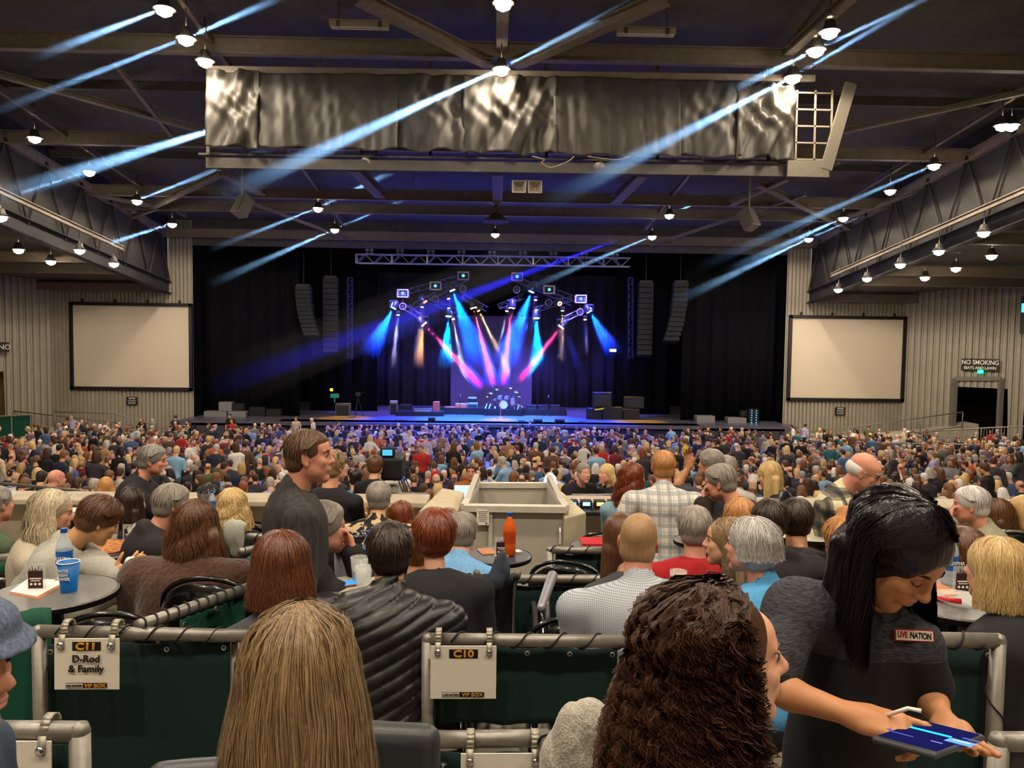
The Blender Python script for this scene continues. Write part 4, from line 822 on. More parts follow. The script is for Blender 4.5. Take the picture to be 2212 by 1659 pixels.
# ------------------------------------------------------------------ haze cones lit by spot lights that reach only haze
def haze_mat(name, dens, L, edge=.12, cloud=0, sc=1.0, aniso=0.0):
    m = bpy.data.materials.new(name); m.use_nodes = True; nt = m.node_tree; nt.nodes.clear(); N = nt.nodes.new
    v = N('ShaderNodeVolumeScatter'); o = N('ShaderNodeOutputMaterial'); v.inputs['Anisotropy'].default_value = aniso; nt.links.new(v.outputs[0], o.inputs['Volume'])
    tc = N('ShaderNodeTexCoord'); sp = N('ShaderNodeSeparateXYZ'); nt.links.new(tc.outputs['Object'], sp.inputs[0])
    mr = N('ShaderNodeMapRange'); mr.interpolation_type = 'SMOOTHSTEP'; mr.inputs['From Min'].default_value = L; mr.inputs['From Max'].default_value = L*(1-edge); nt.links.new(sp.outputs['Z'], mr.inputs['Value'])
    mu = N('ShaderNodeMath'); mu.operation = 'MULTIPLY'; mu.inputs[1].default_value = dens; nt.links.new(mr.outputs[0], mu.inputs[0]); out = mu.outputs[0]
    if cloud:
        n = N('ShaderNodeTexNoise'); n.inputs['Scale'].default_value = sc; n.inputs['Detail'].default_value = 3; nt.links.new(tc.outputs['Object'], n.inputs['Vector'])
        r = N('ShaderNodeMapRange'); r.inputs['From Min'].default_value = .38; r.inputs['From Max'].default_value = .66; r.inputs['To Min'].default_value = 1-cloud; r.inputs['To Max'].default_value = 1+cloud; nt.links.new(n.outputs['Fac'], r.inputs['Value'])
        m3 = N('ShaderNodeMath'); m3.operation = 'MULTIPLY'; nt.links.new(out, m3.inputs[0]); nt.links.new(r.outputs[0], m3.inputs[1]); out = m3.outputs[0]
    nt.links.new(out, v.inputs['Density']); return m
HZC = bpy.data.collections.new('lit_haze')
def light_beam(A, B_, col, E, half, label, dens=.03, edge=.5, cloud=0, sc=1.0, r0=.1, blend=.7, soft=.05, spill=0):
    A = np.asarray(A, float); B_ = np.asarray(B_, float); L = float(np.linalg.norm(B_-A)); d = nrm(B_-A)
    q = Vector(d).to_track_quat('Z', 'Y'); Mx = Matrix.Translation(Vector(A))@q.to_matrix().to_4x4()
    dens *= .5; E *= 2; n = 20; a = np.arange(n)*2*math.pi/n; r1 = math.tan(half)*L*1.06+r0
    m = MB(); m.lathe([(r0, 0), (r1, L)], n=n); me = m.mesh('haze', haze_mat('haze_'+label[:20], dens, L, edge, cloud, sc)); o = link('haze', me, None, Mx)
    tag(o, label, 'haze', None, 'stuff')
    l = bpy.data.lights.new('beam_light', 'SPOT'); l.energy = E*(16 if A[1] > 52 else 1); l.color = lin(col); l.spot_size = 2*half; l.spot_blend = blend; l.shadow_soft_size = soft
    lo = link('beam_light', l); lo.matrix_world = Mx@Matrix.Rotation(math.pi, 4, 'X')
    HZC.objects.link(o); lo.light_linking.receiver_collection = HZC
    return o
YS = 54.0
BL = [((850, 665), (795, 770), '0038ff', 14, 15000), ((969, 683), (962, 800), '0078ff', 11, 9000), ((977, 627), (1045, 800), '0034ff', 12, 24000), ((1148, 630), (1085, 800), '0034ff', 12, 24000), ((1159, 687), (1162, 800), '0080ff', 11, 9000), ((1273, 673), (1330, 770), '0030ff', 13, 12000)]
ORDB = ['far left', 'lower left', 'upper left', 'upper right', 'lower right', 'far right']
for (a, b, c, h, E), l in zip(BL, ORDB):
    P, d = mover(*a, YS, b, '9adfff' if c[2] == 'a' or c[2] == 'b' else '5fa8ff', 'wash', 'round stage lamp with a wide blue beam, %s of the rig' % l, 14, r=.2)
    light_beam(P+d*.1, atY(*b, YS-1), c, E, R(h), 'wide blue haze beam from the %s blue lamp' % l, .035, .6, .5, .5)
RD = [((916, 700), (1046, 842), 'far left', 3.0, 9000), ((1023, 665), (1068, 840), 'inner left', 2.8, 12000), ((1105, 665), (1086, 838), 'inner right', 2.8, 9000), ((1212, 706), (1118, 828), 'far right', 3.0, 8000)]
for a, b, l, h, E in RD:
    P, d = mover(*a, YS-.5, b, 'ffb0a0', 'ring', 'ring-shaped red stage lamp, %s of the four' % l, 9, r=.22)
    light_beam(P+d*.1, atY(*b, YS-1), 'ff1c24', E*2.6, R(h), 'narrow red haze beam from the %s red ring lamp' % l, .06, .3, .22, .8, r0=.2, blend=.3)
P, d = mover(918, 652, YS-.5, (950, 697), 'ff6a50', 'ring', 'small red lamp tilted down at the left truss end', 5, r=.16); light_beam(P, atY(952, 700, YS), 'ff3a30', 2500, R(5), 'short dim red haze beam at the left truss', .05, .3, .4, r0=.15)
mover(1209, 656, YS-.5, (1216, 662), 'ff6a50', 'ring', 'small red lamp seen side on at the right truss end', 6, r=.16)
for a, b, c, l, h, E in (((912, 663), (898, 790), 'ffc020', 'left', 5, 3000), ((913, 702), (905, 800), 'ffb020', 'low left', 8, 2500), ((1034, 671), (1080, 765), 'ffc850', 'middle', 4, 2500), ((1215, 671), (1212, 790), 'ffd000', 'right', 5, 4000), ((1216, 704), (1258, 810), 'ffd010', 'low right', 5, 4000), ((1264, 690), (1268, 770), 'e0b060', 'far right', 3, 900),
        ((860, 680), (848, 800), 'd8d0ff', 'pale far left', 4, 1500), ((969, 645), (985, 720), 'e8d8b0', 'pale upper left', 3, 900), ((979, 689), (1000, 800), 'b8d0ff', 'pale inner left', 4, 1500), ((1095, 672), (1075, 760), 'd8e0ff', 'pale inner right', 3, 900), ((1157, 648), (1150, 720), 'c8a060', 'pale upper right', 3, 700)):
    P, d = mover(*a, YS-.6, b, 'ffe060' if c[:3] == 'ffc' or c[:3] == 'ffd' else 'fff0d0', 'small', 'tiny %s stage lamp, %s position' % ('yellow' if c[:2] == 'ff' else 'white', l), 12, r=.09)
    light_beam(P+d*.05, atY(*b, YS-1), c, E*(1.2 if l[:3] in ('low', 'lef') else 2.2), R(h), 'thin %s haze beam, %s position over the stage' % ('yellow' if c[:2] == 'ff' else 'whitish', l), .04, .5, .3, .7)
# stage wash that really lights deck, gear and front rows
def spot(P, T, col, E, size, soft=.3, blend=.6, nm='wash_light'):
    P = np.asarray(P, float); l = bpy.data.lights.new(nm, 'SPOT'); l.energy = E; l.color = lin(col); l.spot_size = R(size); l.spot_blend = blend; l.shadow_soft_size = soft
    o = link(nm, l); o.location = P; o.rotation_euler = Vector(nrm(P-np.asarray(T))).to_track_quat('Z', 'Y').to_euler(); return o
for x in (-7, -3, 3, 7): spot((x, 54, 9.5), (x*.4, 46, 1), '1a3cff', 55000, 75)
spot((-1, 51.5, 12), (0, 51, DZ), '2a7cff', 48000, 60); spot((1, 52, 12), (.5, 50.5, DZ), 'ff8c9a', 22000, 14)
for x in (-11, 11): spot((x*.6, 54, 11), (x*.85, 50.5, DZ), 'ffb030', 11000, 22)
for x in (-6, 2, 6): spot((x, 52, 11.5), (x, 57, DZ), '6a60ff', 9000, 70)
# ------------------------------------------------------------------ stage equipment
def cab(px0, px1, py0, py1, Y, M_, label, cat='amplifier', name='guitar_amplifier', dep=.5, grille=None, logo=None, feet=True, top=None):
    a = atY(px0, py1, Y); b = atY(px1, py0, Y); wd = abs(b[0]-a[0]); ht = b[2]-a[2]; t = thing(name, label, cat, V((a[0]+b[0])/2, Y+dep/2, a[2]))
    m = MB(); m.box((0, 0, ht/2), (wd, dep, ht)); o = link('cabinet', m.mesh('cabinet', M_), t); bv = o.modifiers.new('b', 'BEVEL'); bv.width = .02
    if grille: m = MB(); m.box((0, -dep/2-.01, ht*.46), (wd*.86, .03, ht*.74)); link('grille', m.mesh('grille', grille), t)
    if top: m = MB(); m.box((0, 0, ht+.04), (wd*.96, dep*.8, .08)); link('control_panel', m.mesh('control_panel', top), t)
    if logo: m = MB(); m.box((0, -dep/2-.03, ht*.45), (wd*.3, .02, ht*.1)); link('badge', m.mesh('badge', PW), t)
    for sx in (-1, 1): m = MB(); m.bar((sx*wd*.51, -.1, ht*.6), (sx*wd*.51, .1, ht*.6), .03); link('handle', m.mesh('handle', BLK), t)
    return t, wd, ht
GR = mat('grille_grey', '8d8a92', .8); DG = mat('grille_dark', '2a2a30', .9); REDC = mat('amp_red', 'b4533f', .6); ORC = mat('amp_tan', 'b06a4c', .6)
cab(440, 489, 889, 914, 50.5, SILV, 'silver road case on wheels, left one of the pair beside the left wall', 'road case', 'road_case', .8, None, False)
cab(492, 530, 889, 914, 50.5, SILV, 'silver road case, right one of the pair left of the stage', 'road case', 'road_case', .8)
cab(472, 500, 869, 888, 50.6, SILV, 'small silver case stacked on the two road cases at the left', 'road case', 'road_case', .6)
cab(503, 527, 872, 888, 50.8, BLK, 'black gear case on top of the right silver case', 'road case', 'road_case', .6)
cab(538, 572, 880, 912, 50.9, BLK, 'tall black case in the shadows left of the stage', 'road case', 'road_case'); cab(574, 606, 884, 912, 50.9, BLK, 'lower black case beside the tall black one', 'road case', 'road_case')
cab(724, 755, 872, 900, 52, mat('amp_grey', '4d4f5a', .6), 'grey flight rack beside the technician at stage left', 'rack', 'equipment_rack', .6, DG); cab(842, 858, 866, 899, 53, SILV, 'narrow silver rack of drawers on the stage', 'rack', 'equipment_rack', .5, BLK)
cab(862, 889, 874, 898, 54, BLK, 'black case behind the narrow silver rack', 'road case', 'road_case', .6)
cab(893, 932, 882, 904, 52.4, mat('amp_white', '5f6068', .7), 'wide keyboard amplifier with pale grille', grille=GR, top=BLK); cab(935, 949, 868, 895, 53, REDC, 'upright wooden organ speaker with a blue lit top', 'speaker', 'organ_speaker')
cab(960, 983, 879, 896, 54, REDC, 'low red amplifier at the left of the pair', grille=REDC); cab(983, 1008, 872, 896, 54, ORC, 'taller orange amplifier beside the red one', grille=REDC); cab(1009, 1032, 870, 893, 54.2, SILV, 'black guitar amplifier with silver edging', grille=DG); cab(1011, 1030, 861, 869, 54.2, BLK, 'amplifier head on the silver edged amplifier', top=ALU, name='amplifier_head')
for i in range(3): cab(1137+i*25, 1160+i*25, 875, 900, 54, BLK, 'black guitar cabinet, %s of three right of the drums' % ['left', 'middle', 'right'][i], grille=DG, logo=True)
for i, (a, b, c, d, l) in enumerate(((1268, 1300, 882, 922, 'workbench case with a yellow tool mat'), (1302, 1345, 880, 922, 'wide black case at the right wing'), (1346, 1382, 884, 922, 'black case nearest the right curtain'), (1281, 1322, 848, 880, 'tall black rack at the right wing'), (1350, 1392, 858, 882, 'black cabinet stacked at the right wing'))): cab(a, b, c, d, 51.5+.3*(i > 2), BLK, l, 'road case', 'road_case', .6, DG if i > 2 else None)
m = MB(); m.prism([atY(x, y, 51.4) for x, y in ((1284, 884), (1304, 881), (1303, 884), (1284, 887))], (0, 0, 0), (0, -.2, .02)); tag(m.build('tool_mat', mat('yellow_mat', 'e0c020', .6)), 'yellow mat lying on the workbench case at the right wing', 'mat')
cab(1505, 1545, 899, 920, 50.4, SILV, 'silver road case alone at the right of the stage', 'road case', 'road_case', .8); cab(1572, 1613, 903, 924, 50.2, SILV, 'silver road case beside the blinking rack at the right', 'road case', 'road_case', .8)
t, wd, ht = cab(1617, 1640, 884, 922, 50.2, BLK, 'black equipment rack with rows of blue indicator lights', 'rack', 'equipment_rack', .6)
m = MB()
for i in range(7):
    for j in range(2): m.box(((j-.5)*.3, -.32, .15+i*.15), (.05, .02, .03))
link('indicator_lights', m.mesh('indicator_lights', emis('led_blue', '48b8ff', 4)), t)['kind'] = 'stuff'
cab(1600, 1616, 888, 900, 50.5, BLK, 'small black case behind the right silver road case', 'road case', 'road_case', .5)
for a, b, c, d, l in ((853, 869, 910, 920, 'far left'), (1119, 1135, 910, 921, 'centre'), (1152, 1172, 904, 918, 'right of centre'), (1198, 1220, 904, 918, 'right'), (1251, 1266, 913, 923, 'far right'), (925, 940, 905, 914, 'left')):
    P = atY((a+b)/2, d, 49.2); wd = (b-a)/1700*49; t = thing('floor_monitor', 'black wedge monitor on the stage lip, %s one' % l, 'speaker', P); m = MB(); m.prism([(-wd/2, -.25, 0), (-wd/2, .25, 0), (-wd/2, .25, .35), (-wd/2, -.05, .38)], (0, 0, 0), (wd, 0, 0)); link('cabinet', m.mesh('cabinet', BLK), t)
    m = MB(); m.box((0, -.17, .19), (wd*.85, .02, .3), rotm(0, -.5)); link('grille', m.mesh('grille', DG), t)
m = MB(); m.box((atY(1087, 905, 54)[0], 54.2, DZ+.22), (2.6, 2.2, .44)); struct(m.build('stage_floor', BLK)); m = MB(); m.box((atY(1175, 905, 54.5)[0], 54.3, DZ+.2), (3, 1.4, .4)); m.box((atY(908, 905, 53)[0], 53, DZ+.15), (3.2, 1.6, .3)); m.box((atY(1000, 900, 54.5)[0], 54.4, DZ+.22), (3, 1.4, .44)); struct(m.build('stage_floor', BLK))
# drum kit
P = V(atY(1087, 905, 53.8)[0], 53.8, DZ+.44); t = thing('drum_kit', 'drum kit with white-headed bass drum and cymbals at centre stage', 'drum kit', P)
SHELL = mat('drum_shell', 'a9a6b4', .25, metal=.5); SKN = mat('drum_head', 'cfc6d6', .5)
def drum(c, r, h, ax, nm='drum'):
    m = MB(); m.lathe([(r, 0), (r, h)], c, 24, ax, cap=False); link(nm, m.mesh(nm, SHELL, True), t); m = MB(); m.lathe([(r*.97, -.005), (r*.97, h*.99)], c, 24, ax); link('drum_head', m.mesh('drum_head', SKN), t)
    m = MB(); m.tube([np.asarray(c)+nrm(ax)*0+V(*q) for q in [(r*math.cos(a), 0, r*math.sin(a)) if abs(ax[1]) > .5 else (r*math.cos(a), r*math.sin(a), h) for a in np.linspace(0, 6.28, 24)[:-1]]], .018, 6, closed=True); link('hoop', m.mesh('hoop', CHROME), t)
drum((0, -.4, .3), .3, .45, (0, 1, 0), 'bass_drum'); drum((-.25, -.3, .68), .16, .2, (0, -.1, 1)); drum((.22, -.3, .68), .17, .2, (0, -.1, 1)); drum((.62, -.1, .3), .22, .4, (0, 0, 1)); drum((-.6, 0, .55), .18, .14, (0, 0, 1))
for x, y, z, r in ((-.85, -.1, 1.05, .25), (.9, 0, 1.15, .28), (-.45, .1, 1.3, .22), (.5, .2, 1.4, .24), (1.1, -.2, .85, .2), (-1.1, 0, .8, .18)):
    m = MB(); m.lathe([(.02, .04), (.06, .02), (r, 0)], (x, y, z), 20, (.15, -.3, 1)); link('cymbal', m.mesh('cymbal', mat('cymbal_brass', 'c9b684', .25, metal=.9), True), t)
    m = MB(); m.tube([(x, y, z), (x, y, .3)], .02, 6)
    for k in range(3): m.tube([(x, y, .35), (x+.3*math.cos(k*2.1), y+.3*math.sin(k*2.1), 0)], .018, 5)
    link('cymbal_stand', m.mesh('cymbal_stand', CHROME), t)
def mic_stand(P, h, boom, label, M_=BLK, yaw=0):
    t = thing('microphone_stand', label, 'microphone stand', P, yaw); m = MB(); m.tube([(0, 0, .02), (0, 0, h)], .016, 6); link('pole', m.mesh('pole', M_), t)
    m = MB(); m.tube([(0, 0, h), (boom*.7, 0, h+boom*.8)], .014, 6); link('boom', m.mesh('boom', M_), t); m = MB(); m.lathe([(.02, -.08), (.03, .02), (.035, .07), (.02, .1)], (boom*.7, 0, h+boom*.8), 10); link('microphone', m.mesh('microphone', SILV), t)
    m = MB()
    for k in range(3): m.tube([(0, 0, .2), (.3*math.cos(k*2.1+.5), .3*math.sin(k*2.1+.5), 0)], .014, 5)
    link('tripod', m.mesh('tripod', M_), t)
mic_stand(V(atY(1081, 918, 50.6)[0], 50.6, DZ), 1.45, .05, 'microphone stand at centre stage, pink light put into its colour', mat('stand_pink_lit', 'e07080', .5))  # first stand: pink stage light is put into its colour
mic_stand(V(atY(993, 900, 52.8)[0], 52.8, DZ), 1.3, .05, 'straight microphone stand in front of the orange amplifier'); mic_stand(V(atY(1050, 905, 53)[0], 53, DZ), 1.5, .6, 'boom microphone stand left of the drum kit'); mic_stand(V(atY(1122, 905, 53)[0], 53, DZ), 1.7, -.6, 'boom microphone stand right of the drum kit'); mic_stand(V(atY(1182, 905, 52.5)[0], 52.5, DZ), 1.3, .1, 'straight microphone stand before the black cabinets')
t = thing('camera_tripod', 'tall tripod with a camera in front of the dark left wing', 'tripod', V(atY(773, 905, 51.5)[0], 51.5, DZ)); m = MB()
for k in range(3): m.tube([(0, 0, 1.3), (.35*math.cos(k*2.1), .35*math.sin(k*2.1), 0)], .025, 6)
link('legs', m.mesh('legs', BLK), t); m = MB(); m.box((0, 0, 1.45), (.25, .5, .2)); m.tube([(0, 0, 1.5), (.4, .2, 1.6)], .02, 6); link('camera_body', m.mesh('camera_body', BLK), t)
def line_array(px, py0, py1, Y, label, n=12, curve=1):
    a = atY(px, py0, Y); b = atY(px, py1, Y); H_ = (a[2]-b[2])/n; t = thing('line_array_speaker', label, 'speaker', a)
    for i in range(n):
        u = i/(n-1); m = MB(); m.box((curve*.5*u*u, .1*u*u, -H_*(i+.5)), (.95, .6, H_*.88), rotm(0, .35*u*u)); link('speaker_box', m.mesh('speaker_box', mat('array_grey', '101016', .7)), t)
    m = MB(); m.tube([(0, 0, 0), (0, 0, 2.2)], .03, 6); m.box((0, 0, .05), (.8, .5, .12)); link('rigging', m.mesh('rigging', BLK), t)
line_array(656, 618, 728, 50.9, 'tall curved loudspeaker array hanging left of the stage'); line_array(1470, 610, 740, 50.9, 'tall curved loudspeaker array hanging right of the stage', curve=-1)
line_array(715, 600, 765, 52.2, 'dark straight loudspeaker column inside the left of the opening', 14, 0); line_array(1395, 610, 770, 52.2, 'dark straight loudspeaker column inside the right of the opening', 14, 0)
for px, l in ((756, 'left'), (1362, 'right')): truss(atY(px, 600, 53), atY(px, 775, 53), .3, 'vertical blue-lit truss tower at the %s of the stage' % l, mat('truss_blue_lit', '3a3f7a', .5, metal=.3))  # blue stage light is put into the tower colour
m = MB(); P = atY(1324, 757, 51); m.box(P, (.42, .05, .18)); tag(m.build('sign', emis('white_panel', 'f0ecd8', 1.2)), 'small glowing white panel in the dark right of the stage', 'sign')
m = MB(); P = atY(716, 842, 51.6); m.box(P, (.17, .05, .17)); tag(m.build('indicator_lamp', emis('orange_ind', 'ffa020', 4)), 'small glowing orange indicator above the left rack', 'lamp')
m = MB(); P = atY(723, 855, 51.6); m.box(P, (.5, .3, .25)); m.tube([P+V(0, 0, -.1), V(P[0], P[1], DZ+.9)], .04, 6); tag(m.build('monitor_console', mat('console_green', '1d4a50', .4, emit='1fae9a', es=.15)), 'dim green-lit console above the left rack', 'console')
# ------------------------------------------------------------------ long lens-smear streaks under the roof, imitated by added haze and haze-only spots
ST = [((443, 130), (-60, 300), 24), ((443, 130), (800, -20), 24), ((402, 82), (-60, 260), 22), ((402, 82), (640, -20), 22), ((1083, 148), (440, 440), 24), ((1083, 148), (1420, -25), 24), ((1087, 5), (520, 290), 20), ((355, 18), (60, 130), 21),
      ((1763, 107), (2060, -30), 25), ((1763, 107), (1560, 205), 25), ((1713, 166), (1150, 455), 27), ((1713, 166), (2010, -10), 27), ((75, 297), (-80, 370), 33), ((372, 483), (0, 600), 40), ((193, 370), (-60, 450), 35), ((296, 433), (640, 300), 38), ((723, 495), (440, 620), 44), ((723, 495), (1060, 350), 44),
      ((687, 449), (440, 545), 41), ((687, 449), (930, 330), 41), ((2018, 356), (1480, 590), 36), ((2018, 356), (2300, 240), 36), ((1747, 515), (1440, 660), 44), ((1747, 515), (2080, 370), 44), ((1409, 510), (1100, 640), 46), ((1446, 464), (1640, 380), 44), ((2185, 270), (1700, 480), 33), ((2165, 270), (2300, 215), 33), ((1822, 470), (1560, 590), 42), ((2290, 160), (1500, 600), 36), ((2290, 440), (1700, 690), 40), ((2290, 210), (1640, 520), 36), ((1580, -60), (1120, 190), 24), ((420, -60), (-60, 60), 24), ((560, 250), (-60, 440), 30)]
def smear_label(i, a, b):
    way = 'falling to the lower left' if b[0] < a[0] else 'rising to the upper right'
    for nm, h, px in rows:
        if a in px: return 'pale blue haze shaft %s from the %s lamp, %s' % (way, ORD[px.index(a)], {'row running': 'inner left row', 'row over': 'outer left row', 'row on': 'centre line'}.get(' '.join(nm.split()[:2]), 'low row') if a[0] < 1200 else 'pale blue haze shaft %s from the %s lamp, right side rows' % (way, ORD[px.index(a)])) if a[0] < 1200 else 'pale blue haze shaft %s, from the house lamp %s at the right' % (way, {1763: 'second nearest', 1713: 'above the tarpaulin end', 2018: 'over the right screen', 1747: 'at the stage corner', 1409: 'right of the pendant', 1446: 'just right of the pendant', 2185: 'nearest the right edge', 2165: 'beside the edge lamp', 1822: 'above the stage corner'}.get(a[0], 'far off'))
    return 'wide pale haze shaft %s, %s' % (way, ['entering high at the right edge', 'entering low at the right edge', 'entering at mid height right', 'crossing in front of the right strip light', 'in the top left corner', 'crossing the left end of the catwalk'][i-29])
for i, (a, b, D) in enumerate(ST):
    if i < 12: D = 23.6
    E = 700000 if i < 12 else 420000
    if i in (4, 6): E = 1700000
    if i >= 29: E = 1500000
    light_beam(at(*a, D), at(*b, D-2), '86b8e8', E, R((2.0, 2.6, 1.6)[i % 3] if i not in (4, 6) else 2.3), smear_label(i, a, b), .02, .85, .3, .35, r0=.12, blend=1.0)
for a, b, l in (((1480, 400), (430, 860), 'long deep blue'), ((1330, 520), (430, 850), 'second deep blue')): light_beam(at(*a, 47), at(*b, 47), '1a20d0', 2200000 if l[0] == 'l' else 500000, R(2.2), l+' haze shaft slanting across the dark left of the stage', .02, .5, 0, r0=.6, blend=1.0)  # blue lens smear, imitated by two added haze cones with their own spots
# ------------------------------------------------------------------ the crowd
TOPC = [('black', '1a191c'), ('charcoal', '35343a'), ('navy', '252c42'), ('denim blue', '4a6288'), ('grey', '77757a'), ('white', 'd9d5cc'), ('cream', 'c9b99a'), ('brown', '5b4030'), ('maroon', '6b2530'),
        ('teal', '2e6670'), ('light blue', '86aed0'), ('red', 'b52a2c'), ('olive', '5a5a3c'), ('tan', 'a07c55'), ('mauve', '6d5a70'), ('rust orange', 'c05a32'), ('yellow', 'd8b020'), ('lavender', 'a9a3c4')]
TOPW = [24, 16, 11, 6, 9, 4, 2, 7, 2.5, 1.5, 3, 1.2, 3, 3, 4, .7, .4, 2]
HAIRC = [('grey', '5f5a56', 'b8b0a8'), ('dark brown', '1c110c', '4a2e20'), ('blonde', '8a6536', 'd8b87c'), ('brown', '3b2416', '7d5536'), ('white', 'a8a39c', 'e6e0d8'), ('black', '0d0a0a', '2a2220'), ('auburn', '4a2014', '94502c')]
HAIRW = [8, 7, 5, 8, 4, 4, 2]
TM = [mat('cloth_'+n.replace(' ', '_'), c, .85, var=.25, scale=30, bump=.1) for n, c in TOPC]; TM[3] = TM[3]
HM_ = [hairmat('crowd_hair_'+n.replace(' ', '_'), a, b, .6) for n, a, b in HAIRC]
SKL = [SK['fair'], SK['tan'], SK['pink'], SK['warm']]; PANTS = [mat('jeans_blue', '41566f', .85, var=.2), mat('trousers_dark', '1f1f24', .85), mat('trousers_khaki', '857558', .85)]
def objmat(name, rough, sc, lo, hi, stretch=(1, 1, 1)):
    "colour comes from each object's own colour, so that copies share one mesh"
    m = bpy.data.materials.new(name); m.use_nodes = True; nt = m.node_tree; b = nt.nodes['Principled BSDF']; b.inputs['Roughness'].default_value = rough; b.inputs['Specular IOR Level'].default_value = .35; N = nt.nodes.new; L = nt.links.new
    oi = N('ShaderNodeObjectInfo'); tc = N('ShaderNodeTexCoord'); mp = N('ShaderNodeMapping'); mp.inputs['Scale'].default_value = stretch; n = N('ShaderNodeTexNoise'); n.inputs['Scale'].default_value = sc; L(tc.outputs['Object'], mp.inputs[0]); L(mp.outputs[0], n.inputs['Vector'])
    r = N('ShaderNodeMapRange'); r.inputs['From Min'].default_value = .3; r.inputs['From Max'].default_value = .7; r.inputs['To Min'].default_value = lo; r.inputs['To Max'].default_value = hi; L(n.outputs['Fac'], r.inputs['Value'])
    v = N('ShaderNodeVectorMath'); v.operation = 'SCALE'; L(oi.outputs['Color'], v.inputs[0]); L(r.outputs[0], v.inputs['Scale']); L(v.outputs[0], b.inputs['Base Color']); return m
OM = [objmat('crowd_skin', .5, 12, .9, 1.05), objmat('crowd_hair', .55, 2, .5, 1.2, (50, 50, 8)), objmat('crowd_cloth', .85, 28, .75, 1.1), objmat('crowd_trousers', .85, 20, .8, 1.1)]
SKC = ['d9a78a', 'c08a62', 'd59a80', 'cd9a72']; PNC = ['41566f', '1f1f24', '857558']
def proto(style, fem, sit, arms, seed, vox, legs, sl=1.0, w=1.0):
    H = V(0, 0, 1.22) if sit else V(0, 0, 1.62); r = random.Random(seed)
    B = skeleton(H, 0, sit, lean=r.uniform(0, 10), hp=R(r.uniform(0, 12)), fem=fem, arms=arms, w=w); off = V(*B.P[:2], 0); B_ = []
    for nm, pr, dv in (('body', skin_prims(B, legs=legs, curl=.6), 1), ('hair', hair_shell(B, style, L=.2) if style != 'bald' else None, 1), ('shirt', top_prims(B, sleeve=sl, th=.016, hood=.8 if seed % 5 == 2 else 0), 1), ('trousers', leg_prims(B) if legs else None, 1.3)):
        if pr is None: B_.append(None); continue
        v, f, _ = sdf_mesh(nm, pr, vox*dv, None, (lambda P: fbm(P, 20, seed)*.006) if nm == 'shirt' else None); B_.append((v-off, f))
    return B_
PSPEC = [('short', False, True, ('lap', 'lap'), 1.0, 1.05), ('long', True, True, ('lap', 'lap'), 1.0, 1.0), ('short', False, True, ('table', 'lap'), .4, 1.1), ('bob', True, True, ('lap', 'table'), 1.0, 1.05), ('balding', False, True, ('lap', 'lap'), .45, 1.15), ('long', True, True, ('front', 'lap'), .4, .95), ('short', False, True, ('lap', 'face'), 1.0, 1.1), ('buzz', False, True, ('lap', 'lap'), .4, 1.1),
         ('short', False, False, ('down', 'down'), .4, 1.05), ('long', True, False, ('down', 'hip'), 1.0, .95), ('short', False, False, ('front', 'down'), 1.0, 1.1), ('bob', True, False, ('front', 'front'), 1.0, 1.0)]
STN = {'short': 'short', 'long': 'long', 'bob': 'bobbed', 'balding': 'thinning', 'buzz': 'cropped'}
HI = [proto(st, f, s, a, i, .021, True, sl, w_) for i, (st, f, s, a, sl, w_) in enumerate(PSPEC)]
LO = [proto(st, f, s, a, i, .046, False, sl, w_) for i, (st, f, s, a, sl, w_) in enumerate(PSPEC)]
LO2 = [proto(st, f, s, a, i, .07, False, sl, w_) for i, (st, f, s, a, sl, w_) in enumerate(PSPEC)]
HIM = []
for i, p in enumerate(HI):
    ms = []
    for nm, q, mm in zip(('body', 'hair', 'shirt', 'trousers'), p, OM): ms.append(np_mesh('crowd_'+nm, q[0], q[1], [mm]) if q else None)
    HIM.append(ms)
def place_hi(k, loc, yaw, sc, sk, hr, tp, pn, label, group):
    t = thing('person', label, 'person', loc, yaw, group); t.scale = (sc, sc, sc)
    for nm, me, cc in zip(('body', 'hair', 'shirt', 'trousers'), HIM[k], (SKC[sk], HAIRC[hr][2], TOPC[tp][1], PNC[pn])):
        if me is None: continue
        o = link(nm, me, t); o.color = (*lin(cc), 1)
    return t
cr = random.Random(11); seats = []
row = 0; Y = 10.4
while Y < 46.4:
    x = -.72*Y-.5; off = cr.uniform(0, .6)
    while x < .72*Y+.5:
        X = x+off; x += .6+cr.uniform(-.05, .07)
        ais = (Y > 24 and abs(abs(X)-(2.6+Y*.16)) < .5) or abs(X) > 5+.86*Y*.84
        if ais or cr.random() < .05: continue
        if Y < 12 and abs(X) < 0: continue
        px, py, d = px_of(V(X, Y, floor_z(Y)+1.25))
        if not -30 < px < 2245: continue
        if Y > 41 and px < 690 and cr.random() < .8: continue
        if Y > 40.5 and px > 1560 and cr.random() < .8: continue
        seats.append((Y+cr.uniform(-.12, .12), X, row))
    Y += .93; row += 1
def look(k):
    st, fem, sit = PSPEC[k][:3]; hr = cr.choices(range(7), HAIRW)[0]
    if fem and hr in (0, 4) and cr.random() < .6: hr = 2
    if not fem and hr == 2: hr = 3
    return hr, cr.choices(range(18), TOPW)[0], cr.choices(range(4), [5, 2, 3, 3])[0]
NHI = 232; n_ = 0; SV = {i: [[], [], 0] for i in range(60)}; SF, SMI, SVV, nv = [], [], [], 0
palette = SKL+HM_+TM
BLK_ = lambda px: 'far left block' if px < 440 else 'left block' if px < 820 else 'centre block' if px < 1250 else 'right block' if px < 1700 else 'far right block'
